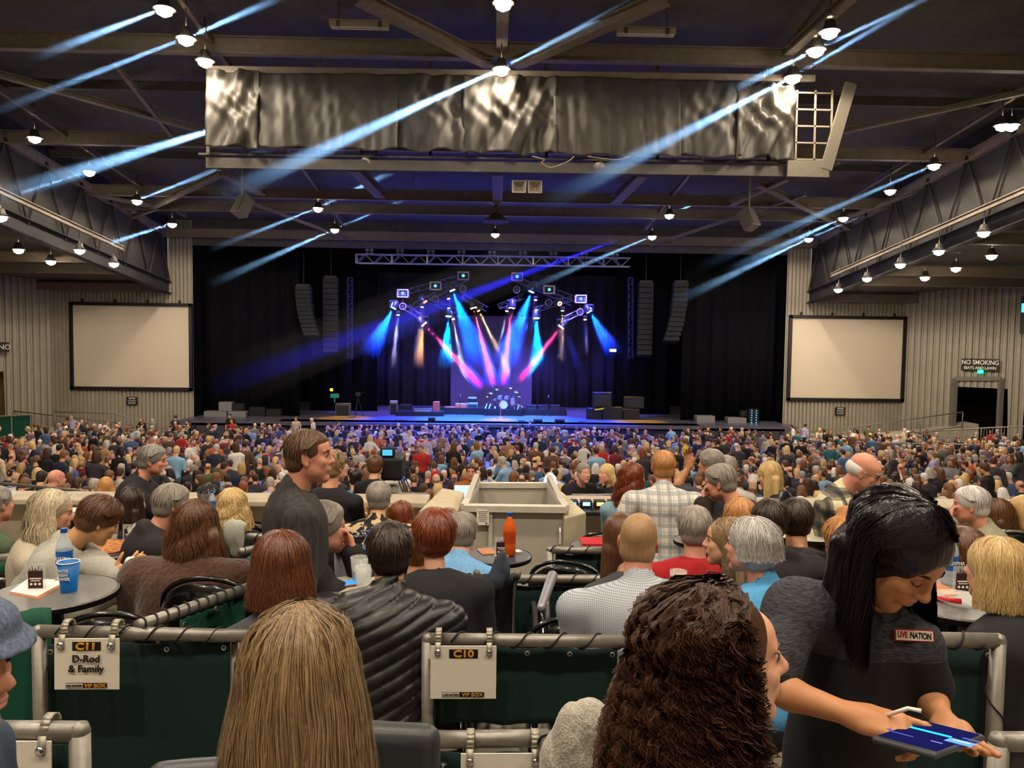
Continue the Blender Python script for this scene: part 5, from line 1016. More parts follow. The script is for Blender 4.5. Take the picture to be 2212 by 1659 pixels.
for (Y, X, rw) in seats:
    stand = cr.random() < (.05 if Y < 20 else .14 if Y < 34 else .3); k = cr.choice(range(8, 12)) if stand else cr.choices(range(8), [5, 5, 3, 4, 2, 3, 2, 2])[0]
    hr, tp, sk = look(k); yaw = R(cr.gauss(0, 22) if cr.random() < .75 else cr.uniform(-150, 150)) - math.atan2(X*.3, 50-Y+8)*-1*0; yaw += math.atan2(X, 60-Y)*.6; sc = cr.uniform(.94, 1.06); z = floor_z(Y)
    px, py, d = px_of(V(X, Y, z+1.25))
    if 985 < px < 1260 and Y < 11.2: continue
    if n_ < NHI and Y < 19:
        st = STN[PSPEC[k][0]]
        place_hi(k, (X, Y, z), yaw, sc, sk, hr, tp, cr.choice((0, 1, 1)), '%s, %s top, %s %s hair, %s, row %d behind wall' % ('Standing' if stand else 'Seated', TOPC[tp][0], st, HAIRC[hr][0], BLK_(px), rw+1), 'concert goers seated just behind the low wall'); n_ += 1; continue
    c, s_ = math.cos(yaw)*sc, math.sin(yaw)*sc
    for part, mi in ((0, sk), (1, 4+hr), (2, 11+tp)):
        q = (LO if Y < 25 else LO2)[k][part]
        if q is None: continue
        v, f = q; f = f[v[f].mean(1)[:, 2] > .78]; v2 = np.stack([v[:, 0]*c-v[:, 1]*s_+X, v[:, 0]*s_+v[:, 1]*c+Y, v[:, 2]*sc+z], 1); SVV.append(v2); SF.append(f+nv); nv += len(v2); SMI.append(np.full(len(f), mi))
cv = np.concatenate(SVV); cf = np.concatenate(SF); keep = np.zeros(len(cv), bool); keep[cf] = True; cf = (np.cumsum(keep)-1)[cf]; me = np_mesh('crowd', cv[keep], cf, palette, np.concatenate(SMI)); o = link('crowd', me)
tag(o, 'dense crowd of distant seated and standing concert goers filling the hall floor', 'crowd', None, 'stuff'); print('crowd faces', len(me.polygons), 'hi', n_, 'seats', len(seats))
def solveY(px, py, h):
    lo, hi = 9.5, 47.9
    for _ in range(40):
        Y = (lo+hi)/2; P = atY(px, py, Y)
        if P[2] > floor_z(Y)+h: lo = Y
        else: hi = Y
    return Y
TI = {n: i for i, (n, c) in enumerate(TOPC)}; HIx = {n: i for i, (n, a, b) in enumerate(HAIRC)}
STAND = [(144, 907, 'black', 'dark brown', 10, 8, 'at the left ramp'), (156, 902, 'lavender', 'grey', 8, 180, 'beside a black jacket at the left ramp'), (189, 918, 'black', 'dark brown', 8, 200, 'below the left screen'), (226, 913, 'white', 'brown', 10, -90, 'in front of the left corrugated wall'), (307, 906, 'black', 'auburn', 9, 180, 'in front of the left wall sign'), (334, 909, 'grey', 'grey', 10, 90, 'by the left wall beside the tall woman in black'),
         (378, 902, 'navy', 'black', 8, 0, 'at the left corner of the stage'), (379, 914, 'black', 'blonde', 8, 200, 'below the navy one at the stage corner'), (407, 911, 'black', 'dark brown', 8, 160, 'at the end of the left wall'), (498, 898, 'black', 'black', 8, 180, 'before the silver road cases'), (502, 909, 'red', 'brown', 10, 180, 'in a polo before the silver road cases'), (562, 918, 'charcoal', 'grey', 10, -60, 'in the aisle left of the stage'), (575, 921, 'brown', 'brown', 10, 60, 'facing a charcoal jacket left of the stage'),
         (594, 920, 'black', 'grey', 8, 180, 'left of the stage beside the dark cluster'), (607, 916, 'navy', 'dark brown', 10, 170, 'left of the stage in the blue light'), (640, 904, 'cream', 'brown', 8, 180, 'at the left stage edge'), (677, 907, 'white', 'white', 8, 120, 'standing by the left stage edge'), (726, 914, 'navy', 'dark brown', 10, -100, 'leaning towards the stage lip'),
         (873, 930, 'white', 'brown', 10, 0, 'in the blue light before the stage'), (889, 935, 'white', 'blonde', 9, 60, 'beside a broad white shirt'), (799, 946, 'white', 'blonde', 9, 0, 'left of the orange shirt in the front block'), (821, 941, 'rust orange', 'grey', 8, 0, 'in the front block'), (963, 923, 'black', 'grey', 10, -90, 'in the group by the stage lip'), (983, 924, 'brown', 'brown', 8, 0, 'amid the group by the stage lip'), (996, 925, 'mauve', 'blonde', 9, 90, 'in the group by the stage lip'),
         (1017, 921, 'white', 'grey', 10, -60, 'right of the group by the stage lip'), (1038, 925, 'grey', 'auburn', 9, 60, 'facing the white shirt by the stage lip'), (1147, 912, 'navy', 'dark brown', 8, 150, 'in a cap at the stage lip'), (1220, 936, 'denim blue', 'grey', 8, 0, 'right of centre before the stage'), (1251, 938, 'grey', 'grey', 8, -40, 'pair standing right of centre'), (1264, 931, 'brown', 'auburn', 9, 60, 'pair standing right of centre'), (1262, 957, 'navy', 'grey', 8, 0, 'in a hooded jacket right of centre'),
         (1118, 947, 'black', 'brown', 8, 160, 'standing centre in the crowd'), (1194, 974, 'brown', 'dark brown', 8, 0, 'standing a few rows back right of centre'), (1159, 965, 'brown', 'grey', 8, 10, 'in dark jacket in the middle rows'), (1095, 998, 'light blue', 'grey', 10, 60, 'standing above the lift'), (911, 968, 'red', 'brown', 8, 170, 'in the middle left rows'),
         (1570, 936, 'red', 'brown', 10, -60, 'before the right road cases'), (1583, 927, 'red', 'white', 8, 90, 'second red shirt before the right road cases'), (1606, 928, 'black', 'grey', 10, 120, 'in jeans before the right road cases'), (1615, 931, 'black', 'dark brown', 8, 200, 'beside the blinking rack'), (1627, 934, 'olive', 'brown', 8, -80, 'right of the blinking rack group'), (1343, 945, 'grey', 'brown', 8, 0, 'in checked shirt right of the stage centre'), (1433, 945, 'charcoal', 'dark brown', 8, 60, 'in the right front block'),
         (1299, 966, 'red', 'grey', 10, 180, 'facing the boxes in the right block'), (1385, 958, 'grey', 'grey', 10, -60, 'in hooded top in the right block'), (1482, 955, 'yellow', 'brown', 8, 60, 'in the right front block'), (1661, 946, 'cream', 'dark brown', 10, 0, 'in a hooded top near the right wall'), (1714, 922, 'white', 'dark brown', 8, 60, 'at the foot of the right screen'), (1737, 920, 'lavender', 'black', 10, -60, 'facing a white shirt by the right screen'),
         (1769, 928, 'cream', 'blonde', 11, 180, 'under the right screen'), (1791, 933, 'black', 'auburn', 9, 180, 'beside a cream top by the right screen'), (1846, 929, 'white', 'dark brown', 11, 170, 'arms crossed, under the right screen'), (1876, 923, 'olive', 'brown', 10, -30, 'in jeans under the right screen'), (1950, 929, 'cream', 'white', 10, -90, 'at the right ramp'), (1966, 935, 'teal', 'white', 9, 60, 'at the right ramp'), (1998, 932, 'navy', 'brown', 9, -90, 'at the right ramp'),
         (2024, 938, 'grey', 'grey', 8, 150, 'below the exit opening'), (2106, 938, 'charcoal', 'balding', 8, -90, 'in a jacket at the lower barrier'), (2154, 943, 'black', 'brown', 8, 20, 'beside the right barrier'), (1700, 950, 'black', 'dark brown', 8, 0, 'back turned near the right wall'), (1794, 963, 'teal', 'grey', 8, 0, 'wide back in the far right block'), (2147, 998, 'charcoal', 'dark brown', 10, -30, 'standing among the far right rows'), (463, 958, 'rust orange', 'auburn', 8, 0, 'standing in the left rows'), (465, 970, 'navy', 'balding', 8, 0, 'with a shaved head in the left rows'), (282, 945, 'denim blue', 'grey', 10, 0, 'in the upper left rows'), (130, 985, 'navy', 'brown', 8, -30, 'in the far left rows'), (378, 975, 'light blue', 'blonde', 8, 0, 'in a denim jacket in the left rows')]
for px, py, tp, hr, k, yw, where in STAND:
    h = 1.62; Y = solveY(px, py, h); Y = min(Y, 46.9); P = atY(px, py, Y); z = P[2]-h
    if hr == 'balding': k = 8; hn = 'grey'
    else: hn = hr
    place_hi(k, (P[0], Y, max(z, floor_z(Y))), R(yw), 1.0+(max(z, floor_z(Y)) > z+.02)*0, cr.choice((0, 2, 3)), HIx[hn], TI[tp], cr.choice((0, 1)), 'standing in %s top, %s hair, %s' % (tp, hn, where), 'people standing in the aisles and before the stage')
# ------------------------------------------------------------------ VIP boxes: pipe rails, cloth, signs, chairs, tables
CORDM = mat('black_cord', '141414', .6); TABM = mat('table_top_grey', '4b4a4c', .35, var=.5, scale=260, col2='77746f', thr=(.45, .6)); TABE = mat('table_edge_black', '101012', .35); CHB = mat('chair_black_metal', '0b0b0d', .22, coat=.5)
BR = mat('pipe_bracket', 'a5a08f', .45, metal=.4)
def pipe_run(pts, label, r=.0225, posts=(), floor=None, wrap=(), nm='pipe_rail', wturn=8):
    "pts: world points of the top rail; posts: indices that get a post down to the floor; wrap: segments with a spiral cord"
    pts = [np.asarray(p, float) for p in pts]; t = thing(nm, label, 'railing', V(pts[0][0], pts[0][1], floor)); m = MB()
    for a, b in zip(pts, pts[1:]):
        m.tube([a, b], r, 14)
    for p in pts[1:-1]: m.lathe([(.001, -r*1.02), (r*.8, -r*.7), (r*1.02, 0), (r*.8, r*.7), (.001, r*1.02)], p, 14)
    child(m, 'top_rail', GALV, t, True)
    for i in posts:
        p = pts[i]; m = MB(); m.tube([p+V(0, 0, 0), V(p[0], p[1], floor)], r, 14); m.lathe([(.001, -r*1.05), (r*.8, -r*.75), (r*1.05, 0), (r*.8, r*.75), (.001, r*1.05)], p, 14); child(m, 'post', GALV, t, True)
        m = MB(); m.lathe([(r*2, 0), (r*2, .01), (r*1.1, .015)], (p[0], p[1], floor), 12); child(m, 'base_plate', GALV, t)
    for a, b, n in wrap:
        a = np.asarray(a, float); b = np.asarray(b, float); d = nrm(b-a); u = nrm(np.cross(d, (0, 0, 1))); v = np.cross(u, d)
        if abs(d[2]) > .9: u, v = V(1, 0, 0), V(0, 1, 0)
        tt = np.linspace(0, 1, n*14); P = [a+(b-a)*x+(u*math.cos(6.283*n*x)+v*math.sin(6.283*n*x))*(r+.004) for x in tt]; m = MB(); m.tube(P, .0035, 6); child(m, 'cord', CORDM, t, True)
    return t
def cloth(x0, x1, z0, z1, label, M_=GREEN, wav=.006, nm='cloth_panel', grommets=True, thick=.004):
    x0 = np.asarray(x0, float); x1 = np.asarray(x1, float); L = np.linalg.norm(x1[:2]-x0[:2]); d = nrm(V(*(x1-x0)[:2], 0)); nn = V(d[1], -d[0], 0); n = max(6, int(L/.03)); G = np.zeros((n+1, 12, 3))
    for i in range(n+1):
        for j in range(12):
            u, v = i/n, j/11; sag = .008*math.sin(u*L*14)**2*(1-v); G[i, j] = x0+(x1-x0)*u+nn*(wav*math.sin(u*L*23+v*2)+wav*.6*math.sin(u*L*51+1))*(.4+v) ; G[i, j, 2] = z1+(z0-z1)*v-sag
    t = thing(nm, label, 'cloth', V(*x0[:2], z0)); m = MB(); m.grid(G); o = child(m, 'cloth', M_, t, True); sd = o.modifiers.new('s', 'SOLIDIFY'); sd.thickness = thick
    if grommets:
        for i in range(max(2, int(L/.16))+1):
            u = .03+i*.94/max(2, int(L/.16)); c = x0+(x1-x0)*u; c[2] = z1-.022; c = c+nn*.012; m = MB(); m.tube([c+d*.007*math.cos(a)+V(0, 0, .007*math.sin(a)) for a in np.linspace(0, 6.28, 11)[:-1]], .003, 6, closed=True); child(m, 'grommet', BR, t, True)
    return t
def hang_sign(c, wd, ht, lines, label, rail_r=.0225):
    t = sign(c, (1, .01, 0), (0, .03, 1), wd, ht, lines, PW, label, name='box_sign', th=.004); dx = wd/2*.78
    for s_ in (-1, 1):
        m = MB(); x = s_*dx; m.bar((x, -.005, ht/2-.035), (x, .004, ht/2+.012), .004, .02, (1, 0, 0)); z0 = ht/2+.021
        pts = [V(x, .042+math.cos(a)*(rail_r+.004), z0+math.sin(a)*(rail_r+.004)) for a in np.linspace(math.pi*1.3, -math.pi*.3, 12)]
        for a, b in zip(pts, pts[1:]): m.bar(a, b, .005, .022, (1, 0, 0))
        link('hanging_strap', m.mesh('hanging_strap', BR, True), t); m = MB(); m.lathe([(.011, 0), (.011, .006), (.003, .009)], (x, -.006, ht/2-.02), 12, (0, -1, 0)); link('bolt', m.mesh('bolt', CHROME, True), t)
    return t
# --- C11 box, left
a = at(84, 1364, 2.62); b = at(560, 1374, 2.72); fz = 4.95
pipe_run([a, b], 'thick grey pipe rail carrying the C11 sign', posts=(0,), floor=fz, wrap=((at(125, 1364, 2.62), at(520, 1373, 2.72), 6), (a-V(0, 0, .12), a-V(0, 0, .8), 2)))
g0 = at(100, 1400, 2.66); g1 = at(497, 1400, 2.72); cloth(g0, g1, 5.0, at(100, 1392, 2.66)[2], 'dark green cloth panel laced under the rail behind the C11 sign')
m = MB(); p = at(500, 1400, 2.75); m.tube([p+V(.012, 0, .06), V(p[0]+.012, p[1], fz)], .0225, 14); tag(m.build('pipe_post', GALV, smooth=True), 'upright pipe post at the right end of the left green panel', 'post')
hang_sign(at(188, 1434, 2.58), .208, .168, [('C11', 0, .059, .03, GOLD, dict(bold=.0012, sx=1.3)), (None, 0, .059, (.092, .029), PB, {}), ('D-Rod', 0, .018, .033, PB, dict(bold=.0004)), ('& Family', 0, -.015, .033, PB, dict(bold=.0004)), (None, .0, -.070, (.132, .016), PB, {}), (None, -.038, -.070, (.053, .013), PW, {}), ('LIVE NATION', -.038, -.070, .0085, PB, {}), ('VIP BOX', .029, -.070, .0145, GOLD, dict(sx=1.25, bold=.0003))], 'white C11 sign reading D-Rod and Family hung on the left rail')
c0 = at(300, 1352, 2.66); c1 = at(530, 1272, 3.3); c2 = at(560, 1190, 4.2)
pipe_run([c0, c1, at(572, 1258, 3.42)], 'pipe rail running back from the C11 rail wrapped in black cord', floor=fz, wrap=((c0, c1, 11),), r=.0225)
cloth(at(388, 1345, 2.95), at(526, 1300, 3.32), fz, at(388, 1338, 2.95)[2]-.0, 'bright green drape under the rail running back from C11', GREENC, .02)
# --- C10 box, middle
a = at(925, 1381, 2.95); b = at(1372, 1386, 2.95)
pipe_run([a, b], 'grey pipe rail carrying the C10 sign', posts=(0, 1), floor=fz, wrap=((at(975, 1381, 2.95), at(1345, 1386, 2.95), 5), (a-V(0, 0, .15), a-V(0, 0, .75), 2)), r=.0245)
cloth(at(944, 1400, 3.0), at(1334, 1402, 3.0), at(944, 1566, 3.0)[2], at(944, 1394, 3.0)[2], 'dark green cloth panel laced under the rail behind the C10 sign')
hang_sign(at(1001, 1452, 2.9), .242, .196, [('C10', 0, .069, .034, GOLD, dict(bold=.0012, sx=1.3)), (None, 0, .069, (.106, .033), PB, {}), (None, .0, -.082, (.155, .018), PB, {}), (None, -.045, -.082, (.062, .015), PW, {}), ('LIVE NATION', -.045, -.082, .01, PB, {}), ('VIP BOX', .034, -.082, .0165, GOLD, dict(sx=1.25, bold=.0003))], 'white C10 sign with no name hung on the middle rail', rail_r=.0245)
# --- C9 box, right
a = at(1790, 1378, 2.75); b = at(2156, 1384, 2.75)
pipe_run([a, b], 'grey pipe rail behind the server with its post at the right edge', posts=(1,), floor=fz, wrap=((at(1960, 1382, 2.75), at(2120, 1384, 2.75), 3), (b-V(0, 0, .1), b-V(0, 0, .7), 3)), r=.0265)
cloth(at(1900, 1402, 2.8), at(2138, 1404, 2.8), 5.0, at(1900, 1396, 2.8)[2], 'dark green cloth panel right of the server under the rail')
# --- nearest rails
a = at(-60, 1578, 2.02); b = at(172, 1580, 2.02)
pipe_run([a, b], 'nearest grey pipe rail in the lower left corner', posts=(1,), floor=5.0, r=.026); cloth(at(-60, 1620, 2.05), at(150, 1622, 2.05), 5.0, at(0, 1608, 2.05)[2], 'green cloth under the nearest left pipe rail', grommets=False)
hang_sign(at(20, 1672, 1.99), .21, .168, [], 'blank white sign cut off in the lower left corner', rail_r=.026)
a = at(926, 1598, 2.35); b = at(1178, 1594, 2.35); c = at(1235, 1700, 1.95)
pipe_run([a, b, c], 'nearest pipe rail in the bottom centre turning towards the viewer', posts=(0,), floor=5.0, r=.0255, wrap=((b+(c-b)*.12, b+(c-b)*.6, 2),)); cloth(at(948, 1640, 2.38), at(1160, 1640, 2.38), 5.0, at(948, 1622, 2.38)[2], 'green cloth strip under the bottom centre rail', grommets=False)
hang_sign(at(1085, 1700, 2.31), .245, .2, [], 'blank white sign cut off at the bottom centre', rail_r=.0255)
pipe_run([at(2158, 1602, 2.1), at(2290, 1602, 2.1)], 'short pipe rail end at the lower right edge', posts=(0,), floor=5.0, r=.026)
# --- second line of boxes
for (pa, pb, da, db, lab, fl, po, wr) in ((((1000, 1250)), ((1560, 1252)), 4.3, 4.3, 'long grey rail behind the checked shirt crossing the middle boxes', 4.95, (), 12), ((1188, 1188), (1300, 1190), 5.1, 5.1, 'short rail corner beside the lift gate', 4.7, (0,), 3), ((-30, 1208), (170, 1188), 4.7, 5.0, 'rail at the left behind the hooded pair', 4.7, (), 3), ((-30, 1262), (250, 1212), 4.2, 4.9, 'lower rail at the left behind the round table', 4.7, (), 3),
        ((225, 1238), (330, 1228), 4.5, 4.6, 'rail segment under the pizza table', 4.7, (), 2), ((470, 1160), (640, 1158), 5.6, 5.6, 'rail carrying the pale scarf behind the long-haired woman', 4.7, (), 6), ((520, 1192), (610, 1172), 4.9, 5.5, 'slanting rail in front of the rail with the scarf', 4.7, (), 4), ((1750, 1148), (1840, 1150), 5.9, 5.9, 'short rail beside the two dark-haired diners', 4.7, (), 3), ((2030, 1140), (2240, 1156), 5.9, 5.6, 'upper right rail behind the olive sweater', 4.7, (), 6), ((2190, 1180), (2240, 1185), 4.9, 4.9, 'small rail at the right edge', 4.7, (0,), 2),
        ((1275, 1158), (1335, 1158), 6.2, 6.2, 'short rail end right of the concrete stair wall', 4.45, (0,), 2), ((230, 1150), (320, 1148), 5.9, 5.9, 'rail seen between the hooded youth and the black jacket', 4.7, (), 3)):
    a = at(*pa, da); b = at(*pb, db); pipe_run([a, b], lab, posts=po, floor=fl, r=.024, wrap=((a, b, wr),))
cloth(at(1010, 1268, 4.32), at(1400, 1268, 4.32), 4.95, at(1010, 1262, 4.32)[2], 'dark green cloth under the long middle rail', grommets=False); cloth(at(1200, 1200, 5.12), at(1290, 1200, 5.12), 4.7, at(1200, 1196, 5.12)[2], 'green cloth by the lift gate', grommets=False)
cloth(at(-40, 1225, 4.75), at(160, 1200, 5.05), 4.7, at(-40, 1216, 4.75)[2], 'green cloth under the left rail', GREENC, .02, grommets=False); cloth(at(-60, 1335, 2.9), at(110, 1345, 3.0), 4.95, at(-60, 1330, 2.9)[2], 'green drape hanging behind the man in the flat cap', GREENC, .03, grommets=False)
cloth(at(530, 1212, 4.6), at(600, 1190, 5.2), 4.7, at(530, 1206, 4.6)[2], 'small green cloth beside the bobbed woman', GREENC, .02, grommets=False); cloth(at(1780, 1160, 5.92), at(1850, 1162, 5.92), 4.7, at(1780, 1156, 5.92)[2], 'green cloth below the bun hairdo', GREENC, .02, grommets=False)
# crowd barriers just beyond the low wall
railing([at(-40, 1040, 9.6), at(190, 1062, 9.6), at(190, 1066, 9.6)+V(.02, -.3, 0)], 1.0, 'low steel barrier beyond the low wall at the far left', r=.02); railing([at(130, 1080, 8.6), at(180, 1062, 9.4)], .6, 'short steel barrier stub by the blonde ponytail', r=.02)
railing([at(835, 1066, 9.5), at(925, 1068, 9.5)], 1.0, 'steel barrier left of the lift', r=.02); railing([at(1235, 1070, 9.5), at(1335, 1070, 9.5)], 1.0, 'steel barrier right of the lift beside the blue dress', r=.02)
# --- folding chairs
def make_chair():
    t = thing('folding_chair', 'x', 'chair'); W_ = .44
    m = MB(); n = 16; P = []
    for i in range(n+1): a = math.pi*i/n; P.append(V(-math.cos(a)*W_/2, -.02, .66+.14*math.sin(a)**.75))
    m.tube([V(-W_/2, .06, .35)]+P+[V(W_/2, .06, .35)], .0125, 8); m2 = m; link('frame', m.mesh('frame', CHB, True), t)
    m = MB(); G = np.zeros((17, 8, 3))
    for i in range(17):
        u = -1+2*i/16
        for j in range(8):
            v = j/7; top = .66+.13*max(0, 1-abs(u)**2.6)**.75; z = .50+(top-.50)*v; G[i, j] = (u*W_/2*.96, -.03-.035*(1-u*u), z)
    m.grid(G); o = link('backrest', m.mesh('backrest', CHB, True), t); sd = o.modifiers.new('s', 'SOLIDIFY'); sd.thickness = .012
    m = MB(); pl = [(W_*.48*math.cos(a)*(1 if math.sin(a) < 0 else .95), .2+.2*math.sin(a), .44) for a in np.linspace(0, 6.283, 25)[:-1]]; m.prism(pl, (0, 0, 0), (0, 0, .03)); o = link('seat', m.mesh('seat', mat('chair_seat_vinyl', '18181a', .5)), t)
    for s_ in (-1, 1):
        m = MB(); m.tube([V(s_*W_/2, .06, .5), V(s_*W_/2, .42, .01)], .0125, 8); link('front_leg', m.mesh('front_leg', CHB, True), t)
        m = MB(); m.tube([V(s_*W_*.46, .38, .44), V(s_*W_*.46, -.04, .01)], .0125, 8); link('rear_leg', m.mesh('rear_leg', CHB, True), t)
    m = MB(); m.tube([V(-W_*.46, .0, .12), V(W_*.46, .0, .12)], .009, 6); m.tube([V(-W_/2, .36, .1), V(W_/2, .36, .1)], .009, 6); link('stretcher', m.mesh('stretcher', CHB, True), t); return t
ch0 = make_chair(); used = []
def chair(px, py, d, yaw, label, fz=None):
    "px, py: top of the backrest"
    P = at(px, py, d); z = P[2]-.80; t = ch0 if not used else dup(ch0); used.append(1)
    t.location = (P[0], P[1], z if fz is None else fz); t.rotation_euler = (0, 0, R(yaw)); t['label'] = label; t['group'] = 'black metal folding chairs in the boxes'; return t
chair(242, 1323, 3.35, 0, 'empty black folding chair behind the C11 rail'); chair(455, 1247, 3.5, -8, 'black folding chair under the woman in the brown fur jacket'); chair(905, 1368, 3.15, 10, 'black folding chair under the quilted jacket'); chair(1255, 1330, 3.3, -4, 'black folding chair under the checked shirt')
chair(548, 1126, 6.3, -10, 'empty black folding chair right of the blonde by the low wall'); chair(478, 1150, 6.0, 10, 'black folding chair under the blonde in the black coat'); chair(30, 1203, 4.9, 20, 'black folding chair at the far left behind the table'); chair(30, 1240, 4.3, 0, 'black folding chair by the left table edge'); chair(1225, 1212, 4.7, -15, 'black folding chair with a red seat pad beside the long rail'); chair(2120, 1375, 3.0, 0, 'black folding chair right of the server')
chair(248, 1138, 5.7, 5, 'black folding chair behind the pizza table'); chair(2180, 1150, 5.6, 0, 'black folding chair by the upper right rail'); chair(2215, 1375, 3.0, 5, 'black folding chair at the right edge under the black coat'); chair(1300, 1150, 6.0, 10, 'grey draped folding chair right of the stair wall')
# big dark padded chair by the front woman
for px, py, l, w_, rz in ((860, 1562, 'right', .19, -6), (450, 1640, 'left', .26, 8)):
    P = at(px, py, 1.75); t = thing('padded_chair', 'grey padded chair back to the %s of the front long-haired woman' % l, 'chair', V(P[0], P[1], 5.25), R(rz)); h = P[2]-5.25
    v, f, _ = sdf_mesh('b', [bxx(V(0, 0, h-.2), V(w_/2, .035, .2), None, 0, '+', .034)], .01, None, lambda Q_: fbm(Q_, 20, 3)*.002); link('backrest', np_mesh('backrest', v, f, [mat('grey_vinyl', '3a3d40', .4)]), t)
    m = MB(); m.tube([V(-w_/2, .02, h-.1), V(-w_/2, .02, 0)], .012, 8); m.tube([V(w_/2, .02, h-.1), V(w_/2, .02, 0)], .012, 8); link('frame', m.mesh('frame', CHB, True), t)
# --- round tables
def table(px, py, d, r, label, h=.76, fz=None, top=TABM, ledge=False):
    P = at(px, py, d); z = P[2]-h; t = thing('round_table', label, 'table', V(P[0], P[1], z)); m = MB(); m.lathe([(.001, h-.0), (r-.012, h), (r, h-.006), (r, h-.024), (r-.01, h-.03), (.001, h-.03)], n=48, cap=False); o = link('tabletop', m.mesh('tabletop', [top, TABE]), t)
    m = MB(); m.lathe([(r+.002, h-.004), (r+.004, h-.012), (r+.002, h-.028)], n=48, cap=False); link('edge_band', m.mesh('edge_band', TABE, True), t)
    m = MB(); m.lathe([(.035, .02), (.035, h-.06), (.09, h-.04), (.09, h-.03)], n=16); link('pedestal', m.mesh('pedestal', TABE, True), t)
    m = MB(); m.lathe([(.24, 0), (.24, .012), (.05, .03)], n=24); link('base', m.mesh('base', TABE), t); return P
T1_ = table(118, 1277, 3.55, .265, 'round dark speckled table with drinks at the left', h=.9); T2_ = table(250, 1184, 5.0, .24, 'round table with the pizza behind the hooded youth'); T3_ = table(760, 1272, 3.55, .21, 'small pale round table beside the quilted jacket', top=mat('table_top_pale', 'b9b09c', .5))
T4_ = table(1075, 1198, 4.9, .21, 'round table with the orange bottle in front of the lift', top=mat('table_top_blue', '3c3b44', .4)); T5_ = table(460, 1122, 6.6, .2, 'small round table near the blonde by the low wall'); T6_ = table(2060, 1288, 3.4, .32, 'round table with the water bottle right of the server'); T7_ = table(1740, 1148, 5.2, .25, 'table of the two dark-haired diners', top=mat('table_top_pale', 'b9b09c', .5)); T8_ = table(160, 1108, 6.2, .24, 'table with papers left of the hooded youth'); T9_ = table(1505, 1165, 5.2, .15, 'table hidden behind the red sweater'); T10_ = table(1290, 1176, 5.6, .19, 'table edge with a red tray right of the stair wall'); T11_ = table(690, 1130, 6.2, .25, 'table between the cap man and the floral shirt', top=mat('table_top_pale', 'b9b09c', .5)); T12_ = table(1462, 1275, 3.9, .2, 'table with the orange drink right of the checked shirt')
# --- things on the tables
def on(T, dx, dy): return V(T[0]+dx, T[1]+dy, T[2])
GLASS = mat('clear_plastic', 'e8ece8', .12, var=0); GLASS.node_tree.nodes['Principled BSDF'].inputs['Alpha'].default_value = .28; WATER = mat('bottle_plastic', 'cfe0f0', .12, var=0); WATER.node_tree.nodes['Principled BSDF'].inputs['Alpha'].default_value = .42; BLUEL = mat('label_blue', '1a62b8', .4, var=.1); BLUEC = mat('cap_blue', '1f4fae', .4); CUPB = mat('cup_blue', '1269b8', .5, var=.05)
def onT(px, py, T): r = ray(px, py); return CAM+r*((T[2]-7)/r[2])
def bottle(P, label, h=.24, lab='AQUAFINA', body=WATER, lb=BLUEL, capm=BLUEC):
    t = thing('water_bottle', label, 'bottle', P); m = MB(); r = h*.145; m.lathe([(r*.8, 0), (r, .01), (r, h*.3), (r*.95, h*.33), (r, h*.36), (r, h*.62), (r*.85, h*.74), (r*.42, h*.86), (r*.36, h*.93)], n=24); link('body', m.mesh('body', body, True), t)
    m = MB(); m.lathe([(r*1.02, h*.3), (r*1.02, h*.58)], n=24, cap=False); link('label', m.mesh('label', lb, True), t); m = MB(); m.lathe([(r*.42, h*.92), (r*.42, h), (r*.35, h*1.005)], n=16); link('cap', m.mesh('cap', capm), t)
    if lab: text('lettering', lab, h*.1, V(P[0], P[1]-r*1.04, P[2]+h*.44), (1, 0, 0), (0, 0, 1), PW, t, sx=.8)
    return t
bottle(onT(140, 1252, T1_), 'water bottle with blue label behind the blue cup on the left table', .245); bottle(onT(2050, 1262, T6_), 'water bottle with blue label right of the server', .235); bottle(onT(795, 1235, T3_), 'small clear water bottle behind the quilted jacket', .2, None)
bottle(onT(459, 1110, T5_), 'small water bottle near the blonde by the low wall', .2, None)
bottle(onT(1100, 1200, T4_), 'tall orange bottle with blue cap on the table by the lift', .27, None, mat('orange_bottle', 'e2601c', .35), mat('orange_label', 'c84a18', .4))
def tumbler(P, label, h=.12, r=.042, fill=None, M_=GLASS, cat='cup'):
    t = thing('plastic_cup', label, cat, P); m = MB(); m.lathe([(r*.72, 0), (r, h), (r*.95, h), (r*.68, .006)], n=24, cap=False); m.lathe([(.001, .002), (r*.72, .002)], n=24, cap=False); link('cup_wall', m.mesh('cup_wall', M_, True), t)
    if fill: m = MB(); m.lathe([(r*.69, .008), (r*.82, h*.5), (.001, h*.5)], n=20); link('drink', m.mesh('drink', fill), t)
    return t
t = tumbler(onT(149, 1277, T1_), 'blue paper cup with white lettering on the left table', .135, .046, None, CUPB); P = onT(149, 1277, T1_)
for i, s_ in enumerate(('TASTES', 'FRESH', 'SUMMER')): text('lettering', s_, .017, V(P[0]-.006, P[1]-.044, P[2]+.103-i*.018), (1, .02, 0), (0, -.1, 1), PW, t, bold=.0006)
m = MB(); m.tube([P+V(.046*math.cos(a), .046*math.sin(a), .135)-np.array(t.location) for a in np.linspace(0, 6.28, 25)[:-1]], .0025, 6, closed=True); link('rim', m.mesh('rim', PW, True), t)
ICE = mat('drink_clear', 'b8c8a0', .2); ICE.node_tree.nodes['Principled BSDF'].inputs['Alpha'].default_value = .5; ORJ = mat('drink_orange', 'e08a30', .3)
tumbler(onT(776, 1258, T3_), 'clear plastic cup with lime on the small pale table', .12, .042, ICE); tumbler(onT(785, 1275, T3_), 'second clear plastic cup nearer the quilted jacket', .11, .04); tumbler(onT(1464, 1290, T12_), 'clear cup with orange drink behind the curly hair', .13, .042, ORJ); tumbler(onT(1500, 1205, T9_), 'clear cup with pale orange drink beside the red sweater', .12, .045, ORJ)
